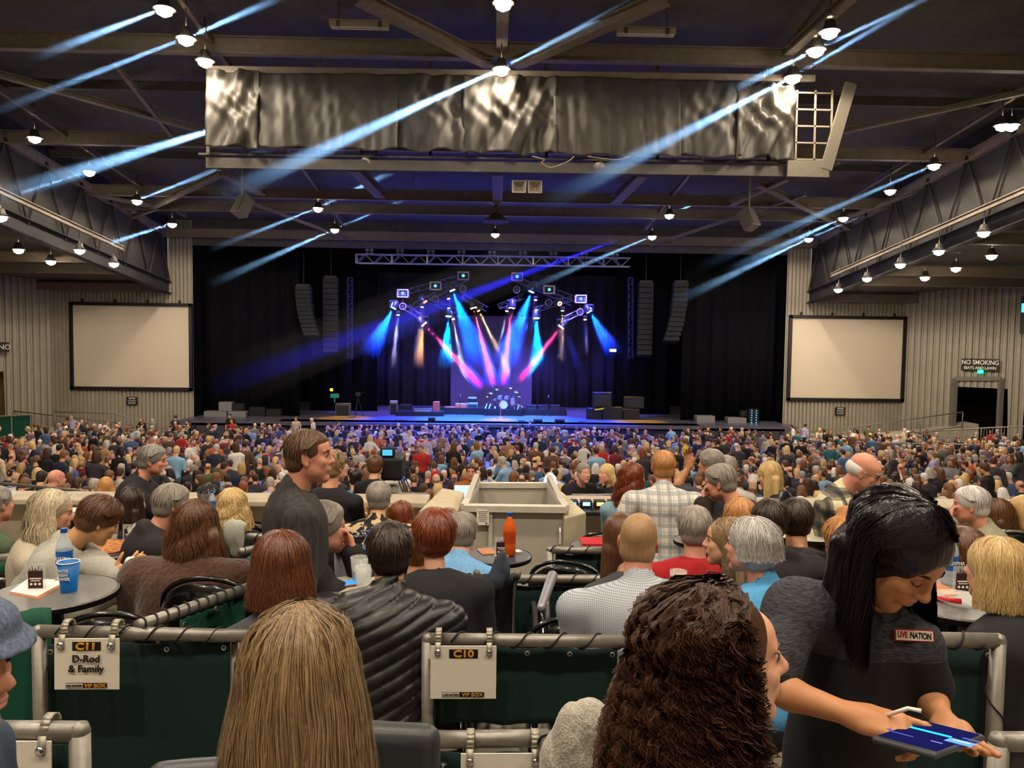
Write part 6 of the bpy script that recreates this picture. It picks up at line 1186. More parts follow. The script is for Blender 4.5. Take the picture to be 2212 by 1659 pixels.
tumbler(onT(243, 1165, T2_), 'clear cup standing behind the pizza', .12, .04, ICE); tumbler(onT(292, 1180, T2_), 'clear cup with lime right of the pizza', .12, .045, ICE); tumbler(onT(303, 1170, T2_), 'clear cup at the right edge of the pizza table', .12, .042); tumbler(onT(26, 1000, T1_)*0+at(26, 1078, 8.8), 'clear cup standing on the low wall ledge at the far left', .12, .045); tumbler(at(580, 1100, 8.9), 'clear cup on the low wall ledge left of the standing man', .12, .045)
tumbler(onT(1755, 1140, T7_), 'clear cup with blue label and napkin on the diners table', .14, .04, BLUEL)
def menu(P, label, sc=1.0, yaw=0):
    t = thing('table_card', label, 'table card', P, yaw); m = MB(); m.box((0, 0, .06*sc), (.085*sc, .004, .12*sc)); link('acrylic_holder', m.mesh('acrylic_holder', GLASS), t); m = MB(); m.box((0, 0, .005), (.09*sc, .06*sc, .01)); link('holder_base', m.mesh('holder_base', GLASS), t)
    m = MB(); m.box((0, -.004, .05*sc), (.062*sc, .001, .08*sc)); link('card', m.mesh('card', mat('card_maroon', '3b2024', .6)), t)
    for i in (-1, 0, 1):
        m = MB(); m.lathe([(.006*sc, 0), (.006*sc, .001)], (i*.018*sc, -.005, .03*sc), 12, (0, -1, 0)); link('dot', m.mesh('dot', PW), t)
    m = MB(); m.box((0, -.005, .055*sc), (.05*sc, .001, .006*sc)); m.box((0, -.005, .045*sc), (.04*sc, .001, .004*sc)); link('print', m.mesh('print', PW), t)
    for i in range(5): m = MB(); m.bar(V((i-2)*.01*sc, -.003, .088*sc), V((i-2)*.014*sc, -.003, (.1+.01*(i % 2))*sc), .005*sc, .001); link('bottle_print', m.mesh('bottle_print', mat('card_maroon', '3b2024', .6)), t)
    return t
menu(onT(78, 1275, T1_), 'acrylic card holder with a dark menu on the left table', 1.0, .1); menu(onT(1083, 1202, T4_), 'acrylic card holder beside the orange bottle', 1.0); menu(onT(2078, 1282, T6_), 'acrylic card holder right of the water bottle by the server', 1.0); menu(onT(280, 1172, T2_), 'acrylic card holder behind the pizza cups', 1.0)
menu(onT(588, 1105, T11_), 'white card holder on the table behind the green cap man', .9)
m = MB(); z = T1_[2]; q = [onT(*p, T1_) for p in ((22, 1280), (60, 1253), (128, 1254), (135, 1262), (80, 1291))]; m.prism(q, (0, 0, .001), (0, 0, .006)); tag(m.build('menu_folder', PW), 'white menu folder lying under the card holder', 'menu')
m = MB(); q = [onT(*p, T1_) for p in ((20, 1283), (60, 1255), (136, 1264), (82, 1295))]; m.prism(q, (0, 0, 0), (0, 0, .001)); tag(m.build('menu_backing', mat('folder_orange', 'b06a38', .6)), 'orange-brown folder edge showing under the white menu', 'menu')
def phone(P, label, yaw=0, scr=('phone_screen', '4a90d8', .9), tilt=(0, 0)):
    t = thing('smartphone', label, 'phone', P, yaw); m = MB(); m.box((0, 0, .005), (.075, .15, .009)); o = link('case', m.mesh('case', mat('phone_case', '7a4a48', .4)), t); b = o.modifiers.new('b', 'BEVEL'); b.width = .004
    m = MB(); m.box((0, 0, .0102), (.066, .138, .001)); link('screen', m.mesh('screen', emis(*scr)), t); return t
phone(onT(742, 1265, T3_)+V(0, 0, .001), 'phone with a bright blue screen lying on the small pale table', R(-60))
# pizza tray
P = onT(228, 1188, T2_); t = thing('pizza', 'half eaten pizza on a round tray behind the hooded youth', 'pizza', P, 0); m = MB(); m.lathe([(.001, .004), (.17, .004), (.18, .012), (.182, .012), (.172, 0), (.001, 0)], n=32, cap=False); link('tray', m.mesh('tray', ALU, True), t)
v, f, _ = sdf_mesh('p', [ell(V(0, 0, .012), V(.15, .15, .014))]+[cap(V(.14*math.cos(a), .14*math.sin(a), .018), V(.14*math.cos(a+.3), .14*math.sin(a+.3), .018), .013, k=.01) for a in np.arange(0, 4.6, .3)], .006, None, lambda Q_: fbm(Q_, 90, 2)*.003); link('crust', np_mesh('crust', v, f, [mat('pizza_crust', 'c98a3e', .7, var=.6, scale=40, col2='7a2c18')]), t)
# sandwich in white paper held by the hooded youth, napkins
P = at(290, 1230, 4.0); t = thing('wrapped_sandwich', 'sandwich in white paper held by the hooded youth', 'sandwich', P)
v, f, _ = sdf_mesh('w', [bxx(V(0, 0, 0), V(.05, .03, .06), rotm(.2, .2, .2), 0, '+', .02)], .006, None, lambda Q_: fbm(Q_, 60, 5)*.006); link('paper', np_mesh('paper', v, f, [PW]), t); v, f, _ = sdf_mesh('b', [ell(V(.035, 0, .055), V(.032, .03, .025))], .006, None); link('bun', np_mesh('bun', v, f, [mat('bun_brown', 'b87838', .5)]), t)
# --- the lift and the concrete stair walls
LW = mat('lift_panel_grey', 'b3ada0', .55, var=.06, scale=2); a0, a1 = at(1003, 1100, 6.4), at(1222, 1100, 6.4); b0, b1 = at(1030, 1052, 8.0), at(1186, 1052, 8.0); zt = a0[2]+.02; t = thing('wheelchair_lift', 'pale grey wheelchair lift with open top between two concrete stair walls', 'lift', V((a0[0]+a1[0])/2, 6.4, 4.45))
def panel(a, b, z0, z1, nm, th=.05, M_=LW): m = MB(); a = V(a[0], a[1], 0); b = V(b[0], b[1], 0); d = nrm(b-a); n = V(d[1], -d[0], 0)*th/2; m.prism([a-n+V(0, 0, z0), b-n+V(0, 0, z0), b-n+V(0, 0, z1), a-n+V(0, 0, z1)], (0, 0, 0), n*2); return child(m, nm, M_, t)
panel(a0, a1, 4.45, zt, 'front_panel'); panel(b0, b1, 4.45, b0[2], 'rear_panel'); panel(a0, b0, 4.45, zt-.0, 'side_panel'); panel(a1, b1, 4.45, zt, 'side_panel')
m = MB(); q = [V(a0[0]-.0, a0[1]-.03, zt), V(a1[0], a1[1]-.03, zt)]; m.bar(q[0], q[1], .09, .05); m.bar(V(b0[0], b0[1], b0[2]+.02), V(b1[0], b1[1], b1[2]+.02), .08, .05); m.bar(V(b0[0], b0[1], b0[2]+.02), V(a0[0], a0[1], zt), .06, .05); m.bar(V(b1[0], b1[1], b1[2]+.02), V(a1[0], a1[1], zt), .06, .05); child(m, 'rim', mat('lift_rim', 'c9c3b4', .45), t)
for fx in (.26, .99):
    p = a0+(a1-a0)*fx; m = MB(); m.bar(V(p[0], p[1]-.04, 4.45), V(p[0], p[1]-.04, zt), .03, .03); child(m, 'frame_post', mat('lift_rim', 'c9c3b4', .45), t)
p = a0+(a1-a0)*.94; m = MB(); m.tube([V(p[0], p[1]-.06, zt-.15), V(p[0], p[1]-.09, zt-.17), V(p[0], p[1]-.09, zt-.27), V(p[0], p[1]-.06, zt-.29)], .008, 8); child(m, 'gate_handle', WHITEM, t)
p = at(1043, 1117, 6.33); m = MB(); m.box(p, (.1, .006, .13)); o = child(m, 'notice', PW, t); m = MB()
for i in range(6): m.box(p+V(0, -.004, .045-i*.015), (.08-(i % 3)*.01, .002, .003))
m.box(p+V(.03, -.004, -.05), (.015, .002, .015)); child(m, 'notice_print', mat('print_grey', '6f6a62', .6), t)
for nm, q in (('left', ((905, 1112, 6.6), (985, 1112, 6.3), (1003, 1058, 8.6), (955, 1058, 8.8))), ('right', ((1219, 1112, 6.3), (1266, 1112, 6.5), (1215, 1062, 8.6), (1187, 1062, 8.6)))):
    m = MB(); p = [at(*x) for x in q]; z = sum(x[2] for x in p[:2])/2; z2 = sum(x[2] for x in p[2:])/2; pp = [V(p[0][0], p[0][1], z), V(p[1][0], p[1][1], z), V(p[2][0], p[2][1], z2), V(p[3][0], p[3][1], z2)]
    m.add(pp+[V(x[0], x[1], 4.4) for x in pp], [(0, 1, 2, 3), (7, 6, 5, 4), (0, 4, 5, 1), (1, 5, 6, 2), (2, 6, 7, 3), (3, 7, 4, 0)]); o = m.build('wall_stair_'+nm, mat('concrete_block', 'c2b498', .85, var=.15, scale=8, bump=.2), bevel=.012); struct(o)
m = MB()
for i, zz in enumerate((.35, .7)): m.box((at(1243, 1112, 6.28)[0], 6.24, 4.45+zz), (.3, .02, .006))
struct(m.build('trim_2', CONCD))
# laptop glow behind the lift and mixing table
P = at(1003, 1085, 8.7); t = thing('laptop', 'open laptop with a bright cyan screen left of the lift', 'laptop', P); m = MB(); m.box((0, 0, .11), (.22, .01, .16), rotm(0, -.15)); link('screen', m.mesh('screen', emis('laptop_cyan', '8fe8f0', 1.6)), t); m = MB(); m.box((0, -.1, .01), (.24, .2, .02)); link('keyboard', m.mesh('keyboard', BLK), t)
P = at(1188, 1078, 9.0); t = thing('console_lamp', 'glowing pink lamp right of the lift', 'lamp', P); m = MB(); m.lathe([(.03, 0), (.05, .1), (.08, .18), (.06, .26), (.01, .3)], n=16); link('glow', m.mesh('glow', emis('pink_glow', 'f0b8f8', 5), True), t); m = MB(); m.lathe([(.1, -.3), (.03, 0)], n=12); link('base', m.mesh('base', BLK), t)
P = at(1285, 1100, 8.6); t = thing('equipment_table', 'cluttered equipment table with small lights right of the stair wall', 'table', V(P[0], P[1], 4.45)); m = MB(); m.box((0, 0, P[2]-4.45), (.7, .5, .04)); link('tabletop', m.mesh('tabletop', BLK), t)
for sx in (-1, 1):
    for sy in (-1, 1): m = MB(); m.bar((sx*.32, sy*.22, 0), (sx*.32, sy*.22, P[2]-4.45), .03); link('leg', m.mesh('leg', BLK), t)
for i, (dx, c) in enumerate(((-.25, '3aa0ff'), (-.1, '9fe0ff'), (.05, 'ffb070'), (.2, 'c8c8c8'))):
    t = thing('desk_device', 'small glowing device on the equipment table, %s' % ['far left', 'inner left', 'inner right', 'far right'][i], 'device', P+V(dx, 0, .02)); m = MB(); m.box((0, 0, .04), (.12, .12, .08)); link('body', m.mesh('body', BLK), t); m = MB(); m.box((0, -.062, .05), (.08, .004, .04)); link('screen', m.mesh('screen', emis('dev_'+c, c, 1.2)), t)
# --- folded wheelchair behind the C10 rail
P = at(1072, 1360, 4.02); z = 4.95; t = thing('wheelchair', 'folded black wheelchair standing behind the C10 rail', 'wheelchair', V(P[0], P[1], z)); t.scale = (1.1, 1, 1.1); RUB = mat('rubber_black', '18181a', .7)
for s_ in (-1, 1):
    m = MB(); m.tube([V(s_*.18, .1, .31)+V(0, .29*math.cos(a), .29*math.sin(a)) for a in np.linspace(0, 6.28, 33)[:-1]], .014, 8, closed=True); link('tyre', m.mesh('tyre', RUB, True), t); m = MB(); m.tube([V(s_*.215, .1, .31)+V(0, .25*math.cos(a), .25*math.sin(a)) for a in np.linspace(0, 6.28, 33)[:-1]], .008, 6, closed=True); link('hand_rim', m.mesh('hand_rim', CHROME, True), t)
    m = MB()
    for k in range(12): a = k*math.pi/6; m.tube([V(s_*.18, .1, .31), V(s_*.18, .1+.28*math.cos(a), .31+.28*math.sin(a))], .0025, 4)
    link('spokes', m.mesh('spokes', CHROME), t)
    m = MB(); m.tube([V(s_*.075, 0, .2), V(s_*.08, -.02, .72), V(s_*.085, -.05, .78), V(s_*.09, -.14, .82)], .011, 8); m.tube([V(s_*.08, 0, .5), V(s_*.09, .4, .5), V(s_*.09, .45, .1)], .011, 8); link('frame_tube', m.mesh('frame_tube', CHROME, True), t)
    m = MB(); m.tube([V(s_*.088, -.08, .79), V(s_*.09, -.2, .84)], .017, 10); link('push_handle', m.mesh('push_handle', mat('handle_grey', '6c6862', .5), True), t)
    m = MB(); m.tube([V(s_*.09, .45, .07)+V(0, .06*math.cos(a), .06*math.sin(a)) for a in np.linspace(0, 6.28, 17)[:-1]], .012, 6, closed=True); link('caster', m.mesh('caster', RUB, True), t)
v, f, _ = sdf_mesh('s', [bxx(V(0, 0, .48), V(.085, .02, .3), None, 0, '+', .015), bxx(V(0, .2, .42), V(.07, .2, .06), None, .01, '+', .02)], .01, None, lambda Q_: fbm(Q_, 25, 4)*.006); link('sling', np_mesh('sling', v, f, [mat('sling_black', '17171a', .7)]), t)
P = at(1078, 1222, 3.85); v, f, _ = sdf_mesh('s', [ell(V(.0, 0, -.01), V(.035, .02, .085), rotm(0, .1, .25)), ell(V(-.02, 0, -.08), V(.05, .03, .05)), ell(V(.04, 0, -.03), V(.014, .02, .06))], .007, None, lambda Q_: fbm(Q_, 40, 4)*.008); tag(link('folded_jacket', np_mesh('folded_jacket', v+P, f, [mat('denim_dark', '3a4250', .8)])), 'dark denim jacket draped between the wheelchair handles', 'jacket')
# second wheelchair at the checked shirt man
P = at(1180, 1330, 3.4); t = thing('wheelchair', 'second wheelchair showing only a pale armrest left of the checked shirt', 'wheelchair', P-V(0, 0, .05)); v, f, _ = sdf_mesh('a', [cap(V(-.03, -.1, .12), V(.03, .08, .2), .018, .024)], .006, None); link('pad', np_mesh('pad', v, f, [mat('armrest_grey', '8c8a96', .35, metal=.3)]), t); m = MB(); m.tube([V(0, 0, .15), V(.02, .02, -.25)], .012, 8); link('support', m.mesh('support', CHROME, True), t)
# drapes of clothing on rails and chairs
P = at(508, 1150, 5.55); v, f, _ = sdf_mesh('s', [ell(V(0, -.03, 0), V(.075, .05, .1)), ell(V(0, 0, .05), V(.08, .06, .04)), ell(V(.02, -.03, -.08), V(.05, .03, .09))], .008, None, lambda Q_: fbm(Q_*V(3, 1, .6), 30, 4)*.01); tag(link('scarf', np_mesh('scarf', v+P, f, [mat('scarf_pale', 'a9aca0', .85)])), 'pale grey scarf hung over a rail left of the standing man', 'scarf')
P = at(1255, 1560, 2.05); v, f, _ = sdf_mesh('s', [ell(V(0.03, .0, -.1), V(.10, .06, .15)), ell(V(-.045, 0, -.08), V(.045, .045, .09), rotm(0, 0, .3)), ell(V(.01, 0, .0), V(.055, .05, .05)), ell(V(.09, 0, -.02), V(.07, .05, .05)), ell(V(.06, 0, -.25), V(.12, .06, .2))], .006, None, lambda Q_: fbm(Q_, 22, 4)*.02-.012*np.abs(np.sin(Q_[:, 0]*38+Q_[:, 2]*9))**.6+fbm(Q_, 260, 6, 2)*.003); v = v+P
tag(link('fleece_jacket', np_mesh('fleece_jacket', v, f, [mat('fleece_silver', 'b0aa9c', .7, var=.5, scale=160, bump=1, bdist=.004, sheen=.4)])), 'pale silvery fleece jacket hung on the rail beside the curly-haired woman', 'jacket')
P = at(612, 1165, 5.0); v, f, _ = sdf_mesh('s', [ell(V(0, 0, 0), V(.09, .05, .04)), ell(V(.05, 0, -.02), V(.05, .04, .05))], .008, None, lambda Q_: fbm(Q_, 40, 4)*.012)
P = at(607, 1150, 5.2); tag(link('turquoise_bag', np_mesh('bag', v*.8+at(770, 1167, 5.4), f, [mat('turquoise', '1aa8b8', .6)])), 'turquoise bag behind the grey-haired man in the dark coat', 'bag')
# bin with black liner
P = at(785, 1165, 4.9); t = thing('waste_bin', 'bin with a crumpled black liner behind the small pale table', 'bin', V(P[0], P[1], 4.7)); m = MB(); m.lathe([(.15, 0), (.18, P[2]-4.72), (.16, P[2]-4.75)], n=24); link('bin_body', m.mesh('bin_body', BLK, True), t); v, f, _ = sdf_mesh('s', [ell(V(0, 0, P[2]-4.72), V(.2, .2, .05))], .01, None, lambda Q_: fbm(Q_, 45, 4)*.02); link('liner', np_mesh('liner', v, f, [mat('liner_black', '0d0d10', .2, coat=.6)]), t)
# red pen, plates on the server side table
P = onT(2048, 1302, T6_); m = MB(); m.tube([P+V(-.04, .02, .012), P+V(.045, -.02, .012)], .011, 10); tag(m.build('red_tube', mat('red_plastic', 'c0202a', .35), smooth=True), 'red plastic tube lying on the table right of the server', 'tube')
P = onT(2075, 1300, T6_); m = MB(); m.lathe([(.001, .004), (.08, .004), (.11, .02), (.112, .02), (.085, 0), (.001, 0)], P, 32, cap=False); tag(m.build('plate', GLASS, smooth=True), 'clear plastic plate right of the red tube', 'plate')
P = onT(2035, 1275, T6_); m = MB(); m.box(P+V(0, 0, .003), (.12, .16, .004), rotm(.3)); tag(m.build('menu', mat('menu_orange', 'b97a4c', .6)), 'tan menu card under the water bottle', 'menu')
P = onT(1052, 1192, T4_); m = MB(); m.box(P+V(0, 0, .003), (.1, .14, .004), rotm(.3)); tag(m.build('menu', mat('menu_orange', 'b97a4c', .6)), 'tan menu card on the table by the orange bottle', 'menu'); P = onT(1118, 1193, T4_); m = MB(); m.box(P+V(0, 0, .006), (.04, .05, .01), rotm(.5)); tag(m.build('napkin', PW), 'folded white napkin right of the orange bottle', 'napkin')
P = onT(1290, 1172, T10_); m = MB(); m.box(P+V(0, 0, .008), (.24, .2, .014)); tag(m.build('tray', mat('red_plastic', 'c0202a', .35)), 'thin red tray on the table right of the stair wall', 'tray')
P = onT(150, 1103, T8_); m = MB(); m.box(P+V(0, 0, .004), (.2, .16, .006), rotm(.4)); tag(m.build('paper_tray', PW), 'white paper tray on the table left of the hooded youth', 'tray'); P = onT(1738, 1145, T7_); m = MB(); m.lathe([(.001, .004), (.09, .004), (.12, .018), (.122, .018), (.09, 0), (.001, 0)], P, 32, cap=False); tag(m.build('plate', PW, smooth=True), 'white plate before the two dark-haired diners', 'plate')
# ------------------------------------------------------------------ the people in the boxes
from mathutils.bvhtree import BVHTree
def coordnodes(nt, sc):
    tc = nt.nodes.new('ShaderNodeTexCoord'); sp = nt.nodes.new('ShaderNodeSeparateXYZ'); nt.links.new(tc.outputs['Object'], sp.inputs[0]); out = []
    for ax in ('X', 'Z', 'Y'):
        a = nt.nodes.new('ShaderNodeMath'); a.operation = 'MULTIPLY'; a.inputs[1].default_value = sc; nt.links.new(sp.outputs[ax], a.inputs[0]); s = nt.nodes.new('ShaderNodeMath'); s.operation = 'SINE'; nt.links.new(a.outputs[0], s.inputs[0]); out.append(s.outputs[0])
    return out
def plaid(name, base, c1, c2, pitch, thr=.2, f2=2.0, mixf=.55):
    m = mat(name, base, .85, var=0, bump=0); nt = m.node_tree; b = nt.nodes['Principled BSDF']; cur = None; k = 6.283/pitch
    sx, sz, sy = coordnodes(nt, k)
    for i, (s_, c) in enumerate(((sx, c1), (sz, c1), (coordnodes(nt, k*f2)[0], c2), (coordnodes(nt, k*f2)[1], c2))):
        r = nt.nodes.new('ShaderNodeMapRange'); t = thr if i < 2 else .75; r.inputs['From Min'].default_value = t; r.inputs['From Max'].default_value = t+.15; r.inputs['To Max'].default_value = mixf; nt.links.new(s_, r.inputs['Value'])
        mx = nt.nodes.new('ShaderNodeMix'); mx.data_type = 'RGBA'; nt.links.new(r.outputs[0], mx.inputs[0]); mx.inputs[7].default_value = (*lin(c), 1)
        if cur is None: mx.inputs[6].default_value = (*lin(base), 1)
        else: nt.links.new(cur, mx.inputs[6])
        cur = mx.outputs[2]
    nt.links.new(cur, b.inputs['Base Color']); return m
CL = lambda n, c, **k: mat('garment_'+n, c, k.pop('rough', .85), var=k.pop('var', .2), scale=k.pop('scale', 25), bump=k.pop('bump', .15), **k)
BLACKT = CL('black_jersey', '1b1b1f'); BLACKP = CL('black_pattern', '3a3838', scale=45, var=.6, stretch=(1, 1, .25)); GREYB = CL('black_coat', '211e20'); DENIM = CL('jeans', '4a6a90', scale=60); JD = CL('dark_trousers', '1b1c22'); OLV = CL('olive_trousers', '615a40'); HOOD = CL('grey_hoodie', 'a8a69c', scale=90); FUR = CL('brown_fur', '4b2a14', var=.55, scale=50, bump=.8, bdist=.01, sheen=.3)
PUFF = CL('puffer_black', '101013', rough=.4, spec=.5); CHK = plaid('garment_fine_check', 'b9bcc0', '7f8894', '62708a', .0075, .1, 1.0, .5); RED = CL('red_knit', 'a3161c', scale=80); SKYB = CL('sky_blue_denim', '4d96c8', scale=70); BLU = CL('light_blue_polo', '6fa3d2', scale=60); FLOR = mat('garment_floral', 'bfa77c', .8, var=.1, scale=17, col2='17171c', thr=(.50, .54))
PLAIDW = plaid('garment_white_plaid', 'd8d8d2', '7e93a4', 'b39c78', .075, .35, 2.0, .6); BUFF = plaid('garment_buffalo_check', 'cfc6a4', '1e2026', '1e2026', .11, .0, 1.0, .68); DRESS = CL('pale_denim_dress', '7fa4b4', scale=60); LEATH = CL('leather_black', '17161a', rough=.35); BRJ = CL('brown_jacket', '2a1f1e'); GRT = CL('charcoal_tee', '3f3e44'); WHT = CL('white_tee', 'b9b4ac')
OLS = CL('olive_grey_sweater', '8a8670', scale=60); HEATH = mat('garment_heather', '44464e', .8, var=0, scale=60, col2='17181c', stretch=(1, 1, 6), bump=.2, bdist=.002, thr=(.35, .72)); YEL = CL('yellow_print', 'd2a020'); GRN = CL('green_shirt', '4a5a44'); BEI = CL('beige_sweater', 'b3aa98', scale=80); SATIN = CL('gold_grey_pattern', '5b5240', var=.6, scale=70); DRESSG = CL('grey_sleeveless', '4a4d52', scale=120)
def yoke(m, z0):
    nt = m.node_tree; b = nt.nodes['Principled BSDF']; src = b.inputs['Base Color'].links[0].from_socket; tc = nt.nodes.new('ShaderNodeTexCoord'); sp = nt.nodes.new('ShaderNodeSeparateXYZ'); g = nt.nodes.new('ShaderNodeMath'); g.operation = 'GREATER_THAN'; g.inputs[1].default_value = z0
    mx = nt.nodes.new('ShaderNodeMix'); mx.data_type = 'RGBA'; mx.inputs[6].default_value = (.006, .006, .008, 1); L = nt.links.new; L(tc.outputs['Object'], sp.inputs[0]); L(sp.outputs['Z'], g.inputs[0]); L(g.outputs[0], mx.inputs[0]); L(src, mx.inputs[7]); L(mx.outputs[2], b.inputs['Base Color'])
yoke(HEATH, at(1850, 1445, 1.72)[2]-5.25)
def S(label, px, ytop, d, yaw=0, sit=True, floor=None, skin='fair', hs=1.0, f=None, brow=None, fk={}, **k):
    pk = {q: k.pop(q) for q in ('top', 'pants', 'hair', 'vox', 'skin_kw', 'name', 'group', 'shoes', 'legs') if q in k}
    s = k.get('s', 1.0); H = at(px, ytop, d)-V(0, 0, .122*s); B = skeleton(H, R(yaw), sit, **k)
    fl = floor if floor is not None else min(B.A[0][2], B.A[1][2])-.07
    if sit and floor is not None:       # let the shins reach the floor
        for i in (0, 1): B.A[i][2] = max(fl+.08, B.K[i][2]-.5)
    if not sit:
        for i in (0, 1): B.K[i] = B.hip[i]*.5+V(*B.A[i][:2], fl+.08)*.5+B.Bz@V(0, .02, 0); B.A[i][2] = fl+.08
    r = person(label, B, fl, skin=skin, **pk)
    if f: face(r, B, brow, **fk)
    return r, B
P_ = {k: SK[k] for k in SK}
# front woman seen from behind
r, B = S('woman seen from behind with long straight light brown hair, nearest the viewer', 655, 1306, 1.42, -6, fem=True, hy=R(0), lean=3, floor=5.25, top=(GRN if False else CL('dark_blouse', '26262a'), dict(sleeve=1)), pants=(JD, {}), vox=.008, arms=('lap', 'lap'),
         hair=('long', HB['lightbrown'], dict(L=.40, fat=1.0, vol=.002, ridge=.0035, n=13000, st=dict(L=.56, r=.00058, seg=11, amp=.006, freq=2.0, spread=.035, lift=.008, seed=4, jl=.3, clump=1500, cj=.03, fmin=.9, fmax=1.5))))
# the man in the flat cap cut by the left edge
r, B = S('man in a blue-grey flat cap cut off by the left edge', -118, 1285, 1.35, -92, skin='pink', floor=5.25, hp=R(4), top=(CL('blue_tweed', '3a4656'), {}), pants=(JD, {}), vox=.007, f=True, brow=HB['grey'])
v, f_, _ = sdf_mesh('cap', [ell(Q(B.fr, 0, -.01, .072), V(.098, .118, .05), B.Rh, 0), ell(Q(B.fr, 0, .085, .05), V(.075, .055, .014), B.Rh@rotm(0, .25), .02)], .006, None, lambda P: fbm(P, 30, 3)*.003); link('flat_cap', np_mesh('flat_cap', v-np.array(r.location), f_, [mat('cap_tweed', '5d6a80', .85, var=.55, scale=130, bump=.4, bdist=.002)]), r)
# curly-haired woman
cw_, Bc = S('woman with big dark curly hair in profile looking up at the server', 1570, 1281, 1.42, -84, fem=True, hp=R(-4), lean=4, floor=5.25, skin='fair', vox=.0055, top=(SATIN, dict(sleeve=1, wr=.005)), pants=(JD, {}), f=True, brow=HB['brown'], fk=dict(lips='rose', iris=IRIS), skin_kw=dict(fine=True, ears=False, nose=1.12),
          hair=('curlycap', HB['curly'], dict()))
def keepface(fall, P):
    f_ = Bc.Rh[:, 1]; q = P-Bc.H; y = q@f_; z = q@Bc.Rh[:, 2]; e = np.clip(y-.004-np.clip(z-.045, 0, 1)*1.6, 0, 1)
    return -f_*(e*.82)[..., None]
vv, ff = strands(Bc, 8500, .30, 'curly', r=.00085, seg=32, seed=9, curlr=.0125, freq=9.5, spread=.055, lift=.020, base=.016, jl=.5, taper=.5, clump=620, cj=.016, fmin=.2, fmax=1.15, fph=.55, p0=.2, gz=keepface)
v2, f2 = strands(Bc, 4200, .12, 'curly', r=.0009, seg=24, seed=29, curlr=.012, freq=6, spread=.04, lift=.012, base=.015, jl=.5, clump=300, cj=.016, fmin=.2, fmax=1.5, fph=1.15, p0=.25, gz=keepface); vv, ff = comb(vv, ff, v2, f2)
link('curls', np_mesh('curls', vv-np.array(cw_.location), ff, [HB['curly']]), cw_)
# the server with the tablet
Hs = at(1938, 1188, 1.74); wrR = at(1856, 1550, 1.56); wrL = at(2044, 1566, 1.68); tabc = at(2010, 1594, 1.5)
tipd = nrm(at(1985, 1582, 1.53)-wrR)
Bs = skeleton(Hs, R(-150), False, lean=16, hunch=10, hy=R(0), hp=R(40), hr=R(0), fem=True, s=1.0, w=1.25, headfwd=.02,
    arms=((wrR, tipd, V(.1, .35, -1), V(-1, .3, -.8)), (wrL, nrm(at(2082, 1628, 1.54)-wrL), V(0, 0, 1.0), V(.3, 1.0, -.8))))
Bs.S[0] = at(1720, 1318, 1.78); Bs.S[1] = at(1972, 1392, 1.82); Bs.N = at(1868, 1312, 1.86); Bs.Ch = at(1850, 1480, 1.92); Bs.P = at(1800, 1780, 2.0)
Bs.hip = [Bs.P+Bs.Bz@V(x, 0, -.03) for x in (-.1, .1)]; Bs.A = [V(h_[0], h_[1], 5.33) for h_ in Bs.hip]
Bs.E = [at(1650, 1480, 1.68), at(2002, 1500, 1.84)]; Bs.W = [wrR, wrL]
for i in (0, 1): Bs.K[i] = Bs.hip[i]*.5+V(*Bs.A[i][:2], 5.33)*.5; Bs.A[i][2] = 5.33
sv = person('server in a dark heather polo leaning over a tablet, long black hair', Bs, 5.25, skin='tan', vox=.005, top=(HEATH, dict(sleeve=.40, th=.016, loose=.008, collar=1.0, wr=.008, ws=18, wid=.86, extra=[cap(Bs.N, Bs.S[0], .06, .055, .05), cap(at(1885, 1322, 1.66), at(1908, 1408, 1.66), .034, .006, .008, '-')])), pants=(JD, {}), hair=('long', HB['black'], dict(L=.16, fat=1.0, vol=.006, ridge=.003, n=9500, st=dict(L=.27, r=.0007, seg=11, amp=.004, freq=1.5, spread=.03, lift=.008, seed=14, jl=.3, clump=900, fmin=1.2, fmax=1.75))),
    skin_kw=dict(fine=True, nose=1.05, curls=[[(.2, .25, .1), (.75, .9, .5), (.85, 1.0, .6), (.9, 1.0, .6)], [.1, .1, .12, .15]], thumbs=[tipd*.8+V(.0, -.3, -.25), V(.3, -.75, -.35)]))
face(sv, Bs, HB['black'], lips='dark', closed=True)
print('server', [[round(float(q)) for q in px_of(Q(Bs.fr, *p))[:2]] for p in ((0, 0, .12), (0, .107, -.026), (0, .07, -.115), (0, .085, .06))], [[round(float(q)) for q in px_of(p)[:2]] for p in Bs.S+Bs.E+Bs.W+[Bs.N, Bs.P]])
print('curly', [[round(float(q)) for q in px_of(Q(Bc.fr, *p))[:2]] for p in ((0, 0, .12), (0, .107, -.026), (0, .07, -.115), (0, .085, .06))])
m = MB(); m.tube([Q(Bs.fr, -.08, .0, -.04), Q(Bs.fr, -.083, .0, -.062)], .002, 6); link('earring', m.mesh('earring', CHROME, True, np.array(sv.location)), sv)
# tablet held flat
q = [at(1885, 1590, 1.47), at(1992, 1556, 1.60), at(2140, 1588, 1.51), at(2012, 1628, 1.38)]; c = sum(q)/4; ex = nrm((q[2]+q[3])/2-(q[0]+q[1])/2); ey = nrm((q[1]+q[2])/2-(q[0]+q[3])/2); ey = nrm(ey-ex*(ex@ey)); ez = np.cross(ex, ey); Rt = np.stack([ex, ey, ez], 1)
wd = np.linalg.norm((q[2]+q[3])/2-(q[0]+q[1])/2); hd = np.linalg.norm((q[1]+q[2])/2-(q[0]+q[3])/2)
t = thing('tablet', 'black cased tablet with a glowing screen in the server\'s hands', 'tablet', c-V(0, 0, 0)); m = MB(); m.box((0, 0, -.006), (wd, hd, .012), Rt); o = link('case', m.mesh('case', mat('tablet_case', '3b3c40', .5)), t); b = o.modifiers.new('b', 'BEVEL'); b.width = .006; b.segments = 3
